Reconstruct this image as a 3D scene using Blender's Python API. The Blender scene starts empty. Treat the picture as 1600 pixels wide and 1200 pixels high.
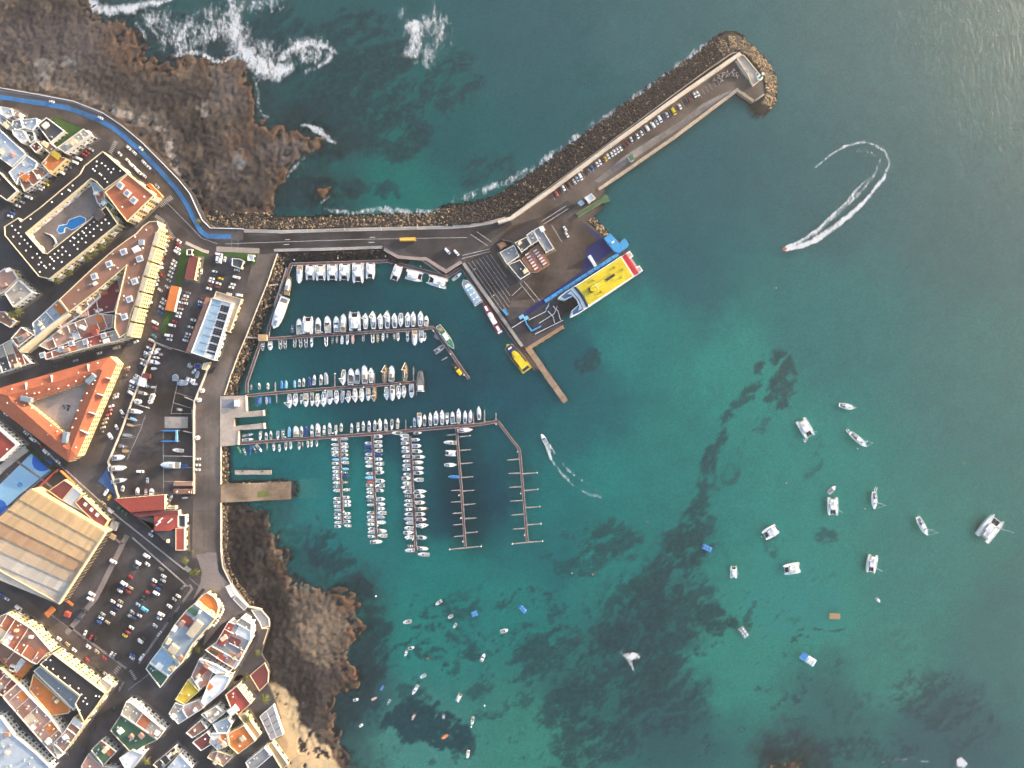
import bpy, bmesh, math, random
import numpy as np
from mathutils import Vector

# ------------------------------------------------------------------ camera, sky, sun, exposure
S = bpy.context.scene
CAM_H = 533.0                       # drone height in metres
MPP = 0.5                           # metres on the sea for one pixel of the 1600 x 1200 survey plan
cd = bpy.data.cameras.new('camera'); cam = bpy.data.objects.new('camera', cd)
S.collection.objects.link(cam)
cam.location = (0, 0, CAM_H); cam.rotation_euler = (0, 0, 0)
cd.sensor_width = 36.0; cd.lens = 36.0 * CAM_H / 800.0
cd.clip_start = 1.0; cd.clip_end = 20000.0
S.camera = cam

SUN_AZ = math.atan2(0.47, 0.88)     # towards the sun, from +X counter-clockwise
SUN_EL = math.radians(10.5)
w = bpy.data.worlds.new('World'); S.world = w; w.use_nodes = True
nt = w.node_tree; nt.nodes.clear()
sky = nt.nodes.new('ShaderNodeTexSky'); sky.sky_type = 'NISHITA'; sky.sun_disc = False
sky.sun_elevation = SUN_EL; sky.sun_rotation = math.pi / 2 - SUN_AZ
sky.air_density = 1.0; sky.dust_density = 1.5; sky.ozone_density = 1.0
bg = nt.nodes.new('ShaderNodeBackground'); bg.inputs[1].default_value = 0.15
wo = nt.nodes.new('ShaderNodeOutputWorld')
nt.links.new(sky.outputs[0], bg.inputs[0]); nt.links.new(bg.outputs[0], wo.inputs[0])
sd = bpy.data.lights.new('sun', 'SUN'); sd.energy = 5.0; sd.angle = math.radians(0.6); sd.color = (1.0, 0.80, 0.56)
so = bpy.data.objects.new('sun', sd); S.collection.objects.link(so)
so.rotation_euler = Vector((-math.cos(SUN_AZ) * math.cos(SUN_EL), -math.sin(SUN_AZ) * math.cos(SUN_EL), -math.sin(SUN_EL))).to_track_quat('-Z', 'Y').to_euler()
so.location = (300, 160, 120)
S.view_settings.view_transform = 'Standard'; S.view_settings.look = 'None'
S.view_settings.exposure = 2.0; S.view_settings.gamma = 1.0
S.view_settings.use_curve_mapping = False
S.render.engine = 'CYCLES'; S.cycles.max_bounces = 4; S.cycles.diffuse_bounces = 2; S.cycles.use_adaptive_sampling = True; S.cycles.adaptive_threshold = 0.04; S.cycles.adaptive_min_samples = 24; S.cycles.volume_bounces = 0; S.cycles.transparent_max_bounces = 8
S.cycles.use_denoising = True; S.cycles.sample_clamp_indirect = 4.0
S.cycles.caustics_reflective = False; S.cycles.caustics_refractive = False

# ------------------------------------------------------------------ helpers
G = 3.0                             # height of the town and the quays above the sea
COL = S.collection
rnd = random.Random(7)

def W(x, y, z=G):
    k = (CAM_H - z) / CAM_H * MPP
    return Vector(((x - 800.0) * k, (600.0 - y) * k, z))

def c6(ox, oy, pts, s=6.0):         # survey tile coordinates -> plan pixels
    return [(ox + p[0] / s, oy + p[1] / s) + tuple(p[2:]) for p in pts]

MATS = {}
def lin(c):
    return tuple((v / 12.92 if v <= 0.04045 else ((v + 0.055) / 1.055) ** 2.4) for v in c)

def mat(name, col, rough=0.8, var=0.18, scale=0.6, metal=0.0, bump=0.0, bscale=3.0, stain=0.0, kind=None, spec=0.3, kscale=1.0):
    """procedural material: base colour broken up by two noises, optional pattern (tiles, sheets, ribs)"""
    if name in MATS: return MATS[name]
    m = bpy.data.materials.new(name); MATS[name] = m; m.use_nodes = True
    n = m.node_tree.nodes; l = m.node_tree.links
    b = n['Principled BSDF']; b.inputs['Roughness'].default_value = rough; b.inputs['Metallic'].default_value = metal
    b.inputs['Specular IOR Level'].default_value = spec
    if var <= 0 and not kind:
        b.inputs['Base Color'].default_value = (*col, 1); return m
    g = n.new('ShaderNodeNewGeometry')
    t = n.new('ShaderNodeTexNoise'); t.inputs['Scale'].default_value = scale; t.inputs['Detail'].default_value = 6
    t.inputs['Roughness'].default_value = 0.65
    l.new(g.outputs['Position'], t.inputs['Vector'])
    r = n.new('ShaderNodeMapRange'); r.inputs[1].default_value = 0.25; r.inputs[2].default_value = 0.75
    r.inputs[3].default_value = 1 - var; r.inputs[4].default_value = 1 + var
    l.new(t.outputs['Fac'], r.inputs[0])
    mx = n.new('ShaderNodeVectorMath'); mx.operation = 'SCALE'; mx.inputs[0].default_value = col
    l.new(r.outputs[0], mx.inputs['Scale'])
    out = mx.outputs[0]
    if stain > 0:
        t2 = n.new('ShaderNodeTexNoise'); t2.inputs['Scale'].default_value = scale * 0.12; t2.inputs['Detail'].default_value = 5
        l.new(g.outputs['Position'], t2.inputs['Vector'])
        r2 = n.new('ShaderNodeMapRange'); r2.inputs[1].default_value = 0.35; r2.inputs[2].default_value = 0.65
        r2.inputs[3].default_value = 1 - stain; r2.inputs[4].default_value = 1 + stain * 0.6
        l.new(t2.outputs['Fac'], r2.inputs[0])
        m2 = n.new('ShaderNodeVectorMath'); m2.operation = 'SCALE'
        l.new(out, m2.inputs[0]); l.new(r2.outputs[0], m2.inputs['Scale']); out = m2.outputs[0]
    hgt = t.outputs['Fac']
    if kind in ('tile', 'rib'):
        tc = n.new('ShaderNodeTexCoord')
        wv = n.new('ShaderNodeTexWave'); wv.inputs['Scale'].default_value = kscale; wv.inputs['Distortion'].default_value = 0.4
        l.new(tc.outputs['Object'], wv.inputs['Vector'])
        r3 = n.new('ShaderNodeMapRange'); r3.inputs[3].default_value = 0.82; r3.inputs[4].default_value = 1.1
        l.new(wv.outputs['Fac'], r3.inputs[0])
        m3 = n.new('ShaderNodeVectorMath'); m3.operation = 'SCALE'
        l.new(out, m3.inputs[0]); l.new(r3.outputs[0], m3.inputs['Scale']); out = m3.outputs[0]
        hgt = wv.outputs['Fac']
    l.new(out, b.inputs['Base Color'])
    if bump > 0:
        bp = n.new('ShaderNodeBump'); bp.inputs['Strength'].default_value = bump; bp.inputs['Distance'].default_value = 0.1
        if kind: l.new(hgt, bp.inputs['Height'])
        else:
            t4 = n.new('ShaderNodeTexNoise'); t4.inputs['Scale'].default_value = bscale; t4.inputs['Detail'].default_value = 4
            l.new(g.outputs['Position'], t4.inputs['Vector']); l.new(t4.outputs['Fac'], bp.inputs['Height'])
        l.new(bp.outputs[0], b.inputs['Normal'])
    return m

def mesh(name, verts, faces, mats=(), fm=None, smooth=False):
    me = bpy.data.meshes.new(name); me.from_pydata([tuple(v) for v in verts], [], faces)
    for m in mats: me.materials.append(m)
    if fm: me.polygons.foreach_set('material_index', fm)
    if smooth: me.polygons.foreach_set('use_smooth', [True] * len(me.polygons))
    me.update()
    return me

def link(name, me, parent=None, loc=None, rz=0.0, scale=None):
    o = bpy.data.objects.new(name, me); COL.objects.link(o)
    if parent is not None: o.parent = parent
    if loc is not None: o.location = loc
    if rz: o.rotation_euler = (0, 0, rz)
    if scale is not None: o.scale = scale
    return o

def tag(o, label=None, cat=None, group=None, kind=None):
    if label: o['label'] = label
    if cat: o['category'] = cat
    if group: o['group'] = group
    if kind: o['kind'] = kind
    return o

def root(name, label, cat, loc=(0, 0, 0), rz=0.0, group=None, scale=None):
    return tag(link(name, None, None, loc, rz, scale), label, cat, group)

class MB:
    """collects faces for one mesh"""
    def __init__(s): s.v = []; s.f = []; s.m = []
    def add(s, verts, faces, mi=0):
        k = len(s.v); s.v += [tuple(v) for v in verts]; s.f += [tuple(i + k for i in f) for f in faces]; s.m += [mi] * len(faces); return s
    def box(s, x0, x1, y0, y1, z0, z1, mi=0, taper=0.0):
        t = taper
        return s.add([(x0, y0, z0), (x1, y0, z0), (x1, y1, z0), (x0, y1, z0), (x0 + t, y0 + t, z1), (x1 - t, y0 + t, z1), (x1 - t, y1 - t, z1), (x0 + t, y1 - t, z1)],
                     [(3, 2, 1, 0), (4, 5, 6, 7), (0, 1, 5, 4), (1, 2, 6, 5), (2, 3, 7, 6), (3, 0, 4, 7)], mi)
    def prism(s, poly, z0, z1, mi=0, inset=0.0, top=True, bottom=False):
        p = ccw(poly); q = offset(p, inset) if inset else p; n = len(p)
        f = [(i, (i + 1) % n, n + (i + 1) % n, n + i) for i in range(n)]
        if top: f.append(tuple(range(n, 2 * n)))
        if bottom: f.append(tuple(range(n - 1, -1, -1)))
        return s.add([(a[0], a[1], z0) for a in p] + [(a[0], a[1], z1) for a in q], f, mi)
    def tube(s, pts, r, mi=0, n=6, r1=None):
        pts = [Vector(p) for p in pts]; k = len(s.v); m = len(pts)
        for i, p in enumerate(pts):
            d = (pts[min(i + 1, m - 1)] - pts[max(i - 1, 0)]).normalized()
            a = d.orthogonal().normalized(); b = d.cross(a)
            rr = r if r1 is None else r + (r1 - r) * i / (m - 1)
            s.v += [tuple(p + (a * math.cos(6.2832 * j / n) + b * math.sin(6.2832 * j / n)) * rr) for j in range(n)]
        for i in range(m - 1):
            for j in range(n):
                s.f.append((k + i * n + j, k + i * n + (j + 1) % n, k + (i + 1) * n + (j + 1) % n, k + (i + 1) * n + j)); s.m.append(mi)
        s.f.append(tuple(k + (m - 1) * n + j for j in range(n))); s.m.append(mi)
        s.f.append(tuple(k + n - 1 - j for j in range(n))); s.m.append(mi)
        return s
    def mesh(s, name, mats, smooth=False): return mesh(name, s.v, s.f, mats if isinstance(mats, (list, tuple)) else [mats], s.m, smooth)
    def build(s, name, mats, parent=None, **k): return link(name, s.mesh(name, mats), parent, **k)

def area(p): return 0.5 * sum(p[i][0] * p[(i + 1) % len(p)][1] - p[(i + 1) % len(p)][0] * p[i][1] for i in range(len(p)))
def ccw(p):
    p = [(a[0], a[1]) for a in p]
    return p if area(p) > 0 else p[::-1]
def offset(p, d):
    """inset a counter-clockwise polygon by d metres"""
    n = len(p); out = []
    for i in range(n):
        a, b, c = Vector(p[i - 1]), Vector(p[i]), Vector(p[(i + 1) % n])
        e1 = (b - a).normalized(); e2 = (c - b).normalized()
        n1 = Vector((-e1.y, e1.x)); n2 = Vector((-e2.y, e2.x))
        m = (n1 + n2); L = m.length
        if L < 0.2: m = n1; k = d
        else: m = m / L; k = d / max(0.45, m.dot(n1))
        out.append((b.x + m.x * k, b.y + m.y * k))
    return out
def wp(poly, z=G): return [tuple(W(p[0], p[1], z))[:2] for p in poly]

def strip_poly(pts, w0, w1=None):
    """ribbon around a polyline of plan pixels, width in pixels"""
    P = [Vector(p) for p in pts]; L = []; R = []; n = len(P)
    for i, p in enumerate(P):
        a = (p - P[i - 1]).normalized() if i else None
        b = (P[i + 1] - p).normalized() if i < n - 1 else None
        t = (a if b is None else b if a is None else (a + b).normalized())
        nn = Vector((-t.y, t.x)); k = 1.0
        if a is not None and b is not None: k = 1 / max(0.5, nn.dot(Vector((-a.y, a.x))))
        wd = w0 if w1 is None else w0 + (w1 - w0) * i / (n - 1)
        L.append(p + nn * wd * k / 2); R.append(p - nn * wd * k / 2)
    return L, R
def strip(mb, pts, wd, z0, z1, mi=0, w1=None):
    """solid ribbon (kerb, wall, walkway) along a polyline"""
    L, R = strip_poly(pts, wd, w1); n = len(L)
    v = [W(p.x, p.y, z1) for p in L] + [W(p.x, p.y, z1) for p in R]
    v += [Vector((q.x, q.y, z0)) for q in v]
    f = []
    for i in range(n - 1):
        f += [(i, i + 1, n + i + 1, n + i), (2 * n + i, 2 * n + i + 1, i + 1, i), (n + i, n + i + 1, 3 * n + i + 1, 3 * n + i)]
    f += [(0, n, 3 * n, 2 * n), (2 * n - 1, n - 1, 3 * n - 1, 4 * n - 1)]
    return mb.add(v, f, mi)
def sheet(name, poly, z, m, kind='structure', parent=None):
    p = ccw(wp(poly, z))
    o = link(name, mesh(name, [(a[0], a[1], z) for a in p], [tuple(range(len(p)))], [m]), parent)
    if kind and parent is None: tag(o, kind=kind)
    return o
def slab(name, poly, z0, z1, m, parent=None, kind='structure', zref=None):
    o = MB().prism(wp(poly, z1 if zref is None else zref), z0, z1).build(name, m, parent)
    if kind and parent is None: tag(o, kind=kind)
    return o

ORD = ['', 'first', 'second', 'third', 'fourth', 'fifth', 'sixth', 'seventh', 'eighth', 'ninth', 'tenth', 'eleventh', 'twelfth', 'thirteenth', 'fourteenth', 'fifteenth', 'sixteenth', 'seventeenth', 'eighteenth', 'nineteenth', 'twentieth'] + \
      ['twenty-' + x for x in ['first', 'second', 'third', 'fourth', 'fifth', 'sixth', 'seventh', 'eighth', 'ninth']] + ['thirtieth'] + \
      ['thirty-' + x for x in ['first', 'second', 'third', 'fourth', 'fifth', 'sixth', 'seventh', 'eighth', 'ninth']] + ['fortieth']

# shared materials
M = dict(
 asphalt=mat('asphalt', (0.072, 0.066, 0.070), 0.9, 0.28, 0.5, stain=0.45, bump=0.3),
 asphalt_dark=mat('asphalt_dark', (0.046, 0.043, 0.047), 0.88, 0.28, 0.5, stain=0.45, bump=0.3),
 quay=mat('quay_concrete', (0.135, 0.112, 0.1), 0.9, 0.3, 0.35, stain=0.5, bump=0.3),
 brownroad=mat('worn_road', (0.105, 0.085, 0.075), 0.9, 0.28, 0.4, stain=0.45, bump=0.3),
 concrete=mat('pale_concrete', (0.36, 0.33, 0.31), 0.9, 0.2, 0.4, stain=0.25, bump=0.2),
 cream_conc=mat('cream_concrete', (0.62, 0.53, 0.43), 0.85, 0.12, 0.4, stain=0.15),
 paving=mat('paving', (0.24, 0.2, 0.19), 0.9, 0.18, 0.6, stain=0.2),
 bluepath=mat('blue_path', (0.04, 0.17, 0.4), 0.8, 0.25, 0.5, stain=0.35),
 white=mat('white_paint', (0.8, 0.79, 0.77), 0.6, 0.06, 0.8, stain=0.05),
 linepaint=mat('line_paint', (0.55, 0.54, 0.53), 0.8, 0.2, 1.2),
 grass=mat('lawn', (0.045, 0.10, 0.028), 0.95, 0.3, 0.9, bump=0.5),
 sand=mat('sand', (0.5, 0.38, 0.23), 0.95, 0.12, 0.5, stain=0.1),
 glass=mat('dark_glass', (0.035, 0.045, 0.055), 0.12, 0.0, spec=0.6),
)
# ------------------------------------------------------------------ terrain, seabed and water
def vnoise(x, y, seed):
    xi = np.floor(x).astype(np.int64); yi = np.floor(y).astype(np.int64)
    fx = x - xi; fy = y - yi; fx = fx * fx * (3 - 2 * fx); fy = fy * fy * (3 - 2 * fy)
    def h(a, b):
        n = (a * 374761393 + b * 668265263 + seed * 974634777) & 0xffffffff
        n = ((n ^ (n >> 13)) * 1274126177) & 0xffffffff
        return ((n ^ (n >> 16)) & 0xffff) / 65535.0
    return (h(xi, yi) * (1 - fx) + h(xi + 1, yi) * fx) * (1 - fy) + (h(xi, yi + 1) * (1 - fx) + h(xi + 1, yi + 1) * fx) * fy
def fbm(x, y, sc, oct=5, seed=1, gain=0.55):
    s = np.zeros_like(x); a = 1.0; t = 0.0; x = x / sc; y = y / sc
    for i in range(oct):
        s += a * vnoise(x, y, seed + i * 17); t += a; a *= gain; x = x * 2.03 + 13.7; y = y * 2.03 + 7.1
    return s / t
def sstep(a, b, x):
    t = np.clip((x - a) / (b - a), 0, 1); return t * t * (3 - 2 * t)

STEP = 1.25
gx = np.concatenate([[-5000, -2000, -900, -600], np.arange(-430, 430.1, STEP), [600, 900, 2000, 5000]])
gy = np.concatenate([[-5000, -2000, -900, -550], np.arange(-330, 330.1, STEP), [550, 900, 2000, 5000]])
GX, GY = np.meshgrid(gx, gy); PX = GX / MPP + 800; PY = 600 - GY / MPP
NY, NX = GX.shape

def seg_d(px, py, a, b):
    ax, ay = a; bx, by = b; dx, dy = bx - ax, by - ay
    t = np.clip(((px - ax) * dx + (py - ay) * dy) / max(1e-9, dx * dx + dy * dy), 0, 1)
    return np.hypot(px - ax - t * dx, py - ay - t * dy), t
def line_d(pts, X=None, Y=None):
    X = PX if X is None else X; Y = PY if Y is None else Y
    d = np.full(X.shape, 1e9)
    for a, b in zip(pts[:-1], pts[1:]): d = np.minimum(d, seg_d(X, Y, a, b)[0])
    return d
def inside(poly, X=None, Y=None):
    X = PX if X is None else X; Y = PY if Y is None else Y
    c = np.zeros(X.shape, bool)
    for (x0, y0), (x1, y1) in zip(poly, poly[1:] + poly[:1]):
        if y0 == y1: continue
        c ^= ((y0 > Y) != (y1 > Y)) & (X < (x1 - x0) * (Y - y0) / (y1 - y0) + x0)
    return c
def sdf(poly, X=None, Y=None):
    d = line_d(poly + poly[:1], X, Y); return np.where(inside(poly, X, Y), d, -d)
def win(pts, m):
    xs = [p[0] for p in pts]; ys = [p[1] for p in pts]
    i0 = np.searchsorted(gx, (min(xs) - m - 800) * MPP); i1 = np.searchsorted(gx, (max(xs) + m - 800) * MPP)
    j0 = np.searchsorted(gy, (600 - max(ys) - m) * MPP); j1 = np.searchsorted(gy, (600 - min(ys) + m) * MPP)
    return slice(max(0, j0), j1 + 1), slice(max(0, i0), i1 + 1)

n1 = fbm(PX, PY, 70, 5, 3); n2 = fbm(PX, PY, 24, 5, 9); n3 = fbm(PX, PY, 7, 4, 21); n4 = fbm(PX, PY, 130, 4, 33)
# long, drawn-out streaks for the weed beds
_wa = PX + (n4 - .5) * 90; _wb = PY + (n1 - .5) * 50
nst = fbm((_wa * .85 - _wb * .5) * .32, _wa * .5 + _wb * .85, 22, 6, 41, .62)
nrow = fbm((_wa * .8 - _wb * .6) * .4, _wa * .6 + _wb * .8, 9, 4, 61, .6)
WX = PX + (n1 - 0.5) * 60 + (n2 - 0.5) * 40; WY = PY + (n4 - 0.5) * 44 + (fbm(PX, PY, 22, 4, 55) - 0.5) * 40

# --- seabed tint as seen through the water, from survey points (plan x, y, r, g, b)
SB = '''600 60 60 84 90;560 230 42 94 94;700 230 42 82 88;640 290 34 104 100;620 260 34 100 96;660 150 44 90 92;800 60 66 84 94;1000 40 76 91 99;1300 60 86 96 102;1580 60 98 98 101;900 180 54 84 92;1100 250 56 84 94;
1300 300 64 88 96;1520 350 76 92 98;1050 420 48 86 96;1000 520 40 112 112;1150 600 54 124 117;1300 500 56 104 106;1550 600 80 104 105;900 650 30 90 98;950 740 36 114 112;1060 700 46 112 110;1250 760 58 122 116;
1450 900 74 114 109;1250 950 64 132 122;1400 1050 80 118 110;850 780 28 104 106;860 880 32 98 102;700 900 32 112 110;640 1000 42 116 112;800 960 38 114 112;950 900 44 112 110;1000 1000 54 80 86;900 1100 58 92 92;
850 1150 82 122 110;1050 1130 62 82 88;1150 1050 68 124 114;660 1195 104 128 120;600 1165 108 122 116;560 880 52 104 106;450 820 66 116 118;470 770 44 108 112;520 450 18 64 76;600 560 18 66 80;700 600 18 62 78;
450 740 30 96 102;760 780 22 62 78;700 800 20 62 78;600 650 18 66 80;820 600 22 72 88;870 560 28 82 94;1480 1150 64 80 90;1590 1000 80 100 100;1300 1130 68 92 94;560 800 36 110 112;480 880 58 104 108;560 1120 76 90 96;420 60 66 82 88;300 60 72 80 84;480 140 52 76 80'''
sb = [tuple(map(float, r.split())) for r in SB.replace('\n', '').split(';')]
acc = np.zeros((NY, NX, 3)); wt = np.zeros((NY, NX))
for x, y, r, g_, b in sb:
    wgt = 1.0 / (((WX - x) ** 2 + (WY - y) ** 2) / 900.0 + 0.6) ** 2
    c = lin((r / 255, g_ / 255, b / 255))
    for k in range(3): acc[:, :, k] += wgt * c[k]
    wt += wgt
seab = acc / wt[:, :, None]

weed = np.zeros((NY, NX))
def weedline(pts, wd, v=1.0):
    global weed
    s = win(pts, max(wd) * 2 + 60)
    for i, (a, b) in enumerate(zip(pts[:-1], pts[1:])):
        d, t = seg_d(WX[s], WY[s], a, b); ww = wd[i] + (wd[i + 1] - wd[i]) * t
        weed[s] = np.maximum(weed[s], v * sstep(1.5, 0.3, d / ww))
def weedblob(x, y, rx, ry, rot=0, v=1.0, sharp=False):
    s = win([(x, y)], max(rx, ry) * 1.6 + 40); c, q = math.cos(math.radians(rot)), math.sin(math.radians(rot))
    X = (WX if not sharp else PX + (n2 - .5) * 12)[s] - x; Y = (WY if not sharp else PY + (n1 - .5) * 14)[s] - y
    d = np.hypot((X * c + Y * q) / rx, (-X * q + Y * c) / ry)
    weed[s] = np.maximum(weed[s], v * sstep(1.25, 0.75, d))
weedline([(1188, 560), (1170, 600), (1140, 660), (1125, 720), (1105, 780), (1090, 830)], [7, 10, 14, 16, 24, 34], 0.72)
weedline([(1090, 830), (1070, 880), (1030, 935), (990, 985), (960, 1040)], [34, 40, 55, 75, 85], 0.9)
weedline([(1200, 650), (1180, 690), (1150, 740)], [7, 10, 14], 0.45)
for a in [(1228, 585, 26, 46, 0, .8), (1222, 628, 30, 12, -20, .75), (925, 556, 26, 16, 0, .6), (945, 850, 55, 36, 10, .62), (900, 880, 50, 22, 0, .5), (980, 1000, 85, 45, -30, .9), (1000, 1060, 60, 70, 0, .8), (900, 1110, 45, 60, 30, .75),
          (1050, 1020, 45, 45, 0, .7), (1090, 960, 30, 50, 30, .65), (1115, 980, 34, 22, 0, .85), (860, 1010, 60, 22, -25, .72), (800, 1000, 50, 14, -25, .6), (830, 1055, 60, 20, -25, .66), (780, 1040, 40, 14, -30, .5), (820, 950, 55, 10, -12, .6),
          (940, 1160, 70, 40, 0, .8), (1060, 1110, 50, 60, 20, .55), (1485, 1110, 90, 60, 30, .55), (1340, 1180, 120, 26, 5, .6), (1250, 1190, 60, 22, 0, .9), (1400, 1010, 60, 20, 20, .2), (560, 930, 26, 30, 0, .85), (500, 860, 26, 40, -40, .8),
          (530, 900, 30, 30, 0, .8), (575, 1040, 26, 90, 15, .85), (560, 1110, 40, 30, 0, .75), (600, 1060, 40, 10, -30, .6), (680, 1000, 55, 5, 10, .7), (640, 1015, 60, 5, -20, .62), (690, 970, 32, 6, 0, .7), (715, 1005, 30, 14, 20, .6), (680, 1032, 30, 9, 15, .66),
          (700, 960, 20, 7, 30, .6), (745, 1030, 30, 14, 10, .66), (790, 1070, 60, 16, -20, .5), (740, 975, 12, 26, 10, .45), (500, 180, 70, 60, 30, .95), (560, 100, 80, 90, 0, .95), (620, 200, 70, 50, 0, .9), (580, 290, 50, 14, 0, .7), (470, 300, 40, 30, 0, .95),
          (640, 215, 60, 14, 8, .8), (700, 130, 60, 50, 0, .7), (430, 60, 60, 60, 0, .8), (760, 260, 50, 30, 0, .55), (300, 50, 70, 45, 0, .8), (1280, 720, 16, 40, 20, .4), (1265, 900, 60, 18, 10, .3), (1310, 840, 26, 14, 0, .5), (1215, 850, 24, 16, 0, .45), (1270, 1010, 40, 5, -30, .6), (1240, 1095, 60, 6, -30, .6), (1300, 1075, 30, 6, -60, .4), (1350, 1120, 70, 30, 0, .35), (420, 305, 30, 30, 0, .5)]:
    weedblob(*a)
weedblob(675, 1145, 54, 28, 8, 1.15); weedblob(632, 1120, 44, 16, -28, .85); weedblob(712, 1150, 32, 22, 0, 1.0); weedblob(690, 1122, 40, 12, 20, .8)
nf = fbm(PX, PY, 3.6, 2, 151)
ww = weed * 1.0 + (nst - 0.5) * 1.9 + (n2 - .5) * .9 + (nrow - 0.5) * 2.3 + (n3 - .5) * 1.3 + (nf - .5) * .9
wf = sstep(0.0, 0.9, ww) * np.clip(weed * 1.9, 0, 1) * np.clip(.6 + weed * .45, 0, 1)
# scattered clumps all over the bay
wf = np.maximum(wf, 0.75 * sstep(0.56, 0.66, n2 * 0.35 + nst * 0.35 + nrow * .3 + (n3 - .5) * .25) * sstep(540, 620, PX) * sstep(880, 960, PY) * sstep(1340, 1180, PX))
wcol = np.array(lin((56 / 255, 64 / 255, 72 / 255))); wdeep = np.array(lin((34 / 255, 50 / 255, 66 / 255)))
wc = np.where((((PX - 668) / 75) ** 2 + ((PY - 1142) / 50) ** 2 < 1)[:, :, None], wdeep, wcol) * (0.42 + 0.85 * nf)[:, :, None]
seab = seab * (0.82 + 0.18 * n2 + .18 * nf)[:, :, None] * (1 - 0.88 * wf[:, :, None]) + wc * 0.88 * wf[:, :, None]
# dredged basin below the outer fingers
dr = sstep(-22, 16, sdf([(676, 668), (740, 690), (762, 850), (735, 880), (705, 862), (690, 800)], WX * .3 + PX * .7, WY * .3 + PY * .7))
seab = seab * (1 - 0.34 * dr)[:, :, None]
# light concrete of the slipway running on under water
rp = sstep(-3, 2, sdf([(436, 753), (512, 748), (512, 778), (436, 782)])) * sstep(520, 450, PX)
seab = seab * (1 - rp[:, :, None] * .6) + np.array([.16, .19, .17]) * rp[:, :, None] * .6
# cool, deep body of water
Z = -4.0 - 2.5 * n4 + 1.2 * wf * n2
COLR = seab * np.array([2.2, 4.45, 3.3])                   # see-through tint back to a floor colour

# --- lava shores and beach
LNW = [(138, -30), (146, 8), (160, 26), (200, 40), (222, 66), (230, 92), (262, 93), (292, 88), (318, 88), (326, 100), (348, 98), (372, 88), (392, 104), (399, 150), (402, 178), (430, 190), (462, 196), (492, 206), (528, 214), (524, 224), (492, 235), (470, 254), (452, 276), (438, 300), (428, 325), (412, 350),
       (330, 362), (296, 310), (246, 258), (186, 202), (112, 166), (0, 148), (-900, 140), (-900, -900), (100, -900)]
LSW = [(340, 775), (385, 789), (402, 801), (420, 802), (420, 830), (436, 832), (448, 850), (450, 868), (446, 880), (468, 902), (474, 918), (486, 912), (500, 916), (530, 920), (562, 932), (566, 946), (548, 968), (566, 976), (567, 988), (558, 1006), (546, 1020), (562, 1030), (570, 1052), (562, 1072), (530, 1090), (522, 1112), (534, 1134),
       (532, 1160), (545, 1190), (575, 1260), (600, 1700), (300, 1700), (300, 1100), (330, 900)]
BEACH = [(424, 1068), (440, 1078), (454, 1086), (458, 1108), (464, 1136), (484, 1148), (492, 1164), (508, 1170), (520, 1190), (540, 1230), (560, 1700), (380, 1700), (400, 1170), (430, 1150)]
ISL = [(494, 296), (504, 290), (522, 292), (524, 300), (512, 310), (508, 320), (500, 316)]
WXs = PX + (n2 - .5) * 40 + (n3 - .5) * 22; WYs = PY + (n1 - .5) * 18 + (fbm(PX, PY, 10, 4, 77) - .5) * 40
dl = np.maximum(np.maximum(sdf(LNW, WXs, WYs), sdf(LSW, WXs, WYs)), np.maximum(sdf(ISL, WXs, WYs) * 1.0, sdf([(1196, 1215), (1205, 1176), (1235, 1182), (1250, 1172), (1262, 1182), (1275, 1215)], WXs, WYs) - 12))
rid = 1 - np.abs(2 * fbm(PX, PY, 16, 5, 91) - 1)
lava_h = np.clip(dl * 0.014 - .22, -1.5, 0.45) + 0.8 * (rid - 0.72) * sstep(0, 12, dl) + 1.1 * (n3 - .5) + 1.2 * (fbm(PX, PY, 3.4, 2, 131) - .5) + 0.2
lava = sstep(-20, 4, dl + (n3 - .5) * 10)
Z = Z * (1 - lava) + lava_h * lava
skirt = sstep(-70, -2, dl + (n2 - .5) * 50) * (1 - lava) * sstep(.26, .6, nst * .5 + n2 * .5 + .06)
COLR = COLR * (1 - .7 * skirt[:, :, None]) + np.array([.13, .125, .12]) * (.6 + .8 * n3)[:, :, None] * .7 * skirt[:, :, None]
db = sdf(BEACH, PX + (n2 - .5) * 22 + (n3 - .5) * 8, PY + (n1 - .5) * 14); db = db + 5; bm_ = sstep(-2, 3, db) * (n3 * .5 + n2 * .5 > .36)
Z = np.where(bm_ > .3, np.maximum(Z, np.clip(db * .06, 0.3, 2.4)), Z)
# colour of the rock: black lava, rust-brown weedy fringe, pale sandy pockets, grey wet flats
rock = np.array([0.06, 0.051, 0.048]); rust = np.array([0.125, 0.068, 0.042]); tan = np.array([0.24, 0.18, 0.13]); flat = np.array([0.088, 0.074, 0.072])
def mixc(a, b, f): return a * (1 - f[:, :, None]) + b * f[:, :, None]
rc = mixc(np.broadcast_to(rock, seab.shape), rust, sstep(30, 5, dl) * sstep(.36, .6, n2 + .25 * n3 - .06) * .9)
rc = mixc(rc, tan, sstep(.56, .72, n2 * .55 + rid * .25 + n1 * .2) * .5)
fl = np.zeros_like(PX)
for x, y, rx, ry, v in [(90, 60, 120, 45, .75), (450, 232, 36, 24, .9), (355, 140, 32, 40, .65), (505, 990, 50, 50, .8), (360, 255, 24, 30, .55), (480, 930, 30, 30, .5), (120, 105, 60, 14, .7), (395, 870, 26, 16, .0)]:
    fl = np.maximum(fl, v * sstep(1.2, .5, np.hypot((WXs - x) / rx, (WYs - y) / ry)))
rc = mixc(rc, np.where((PY > 700)[:, :, None], np.array([.22, .165, .12]), flat * 1.3) * (0.7 + .6 * n3)[:, :, None], fl)
dk = np.zeros_like(PX)
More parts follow.
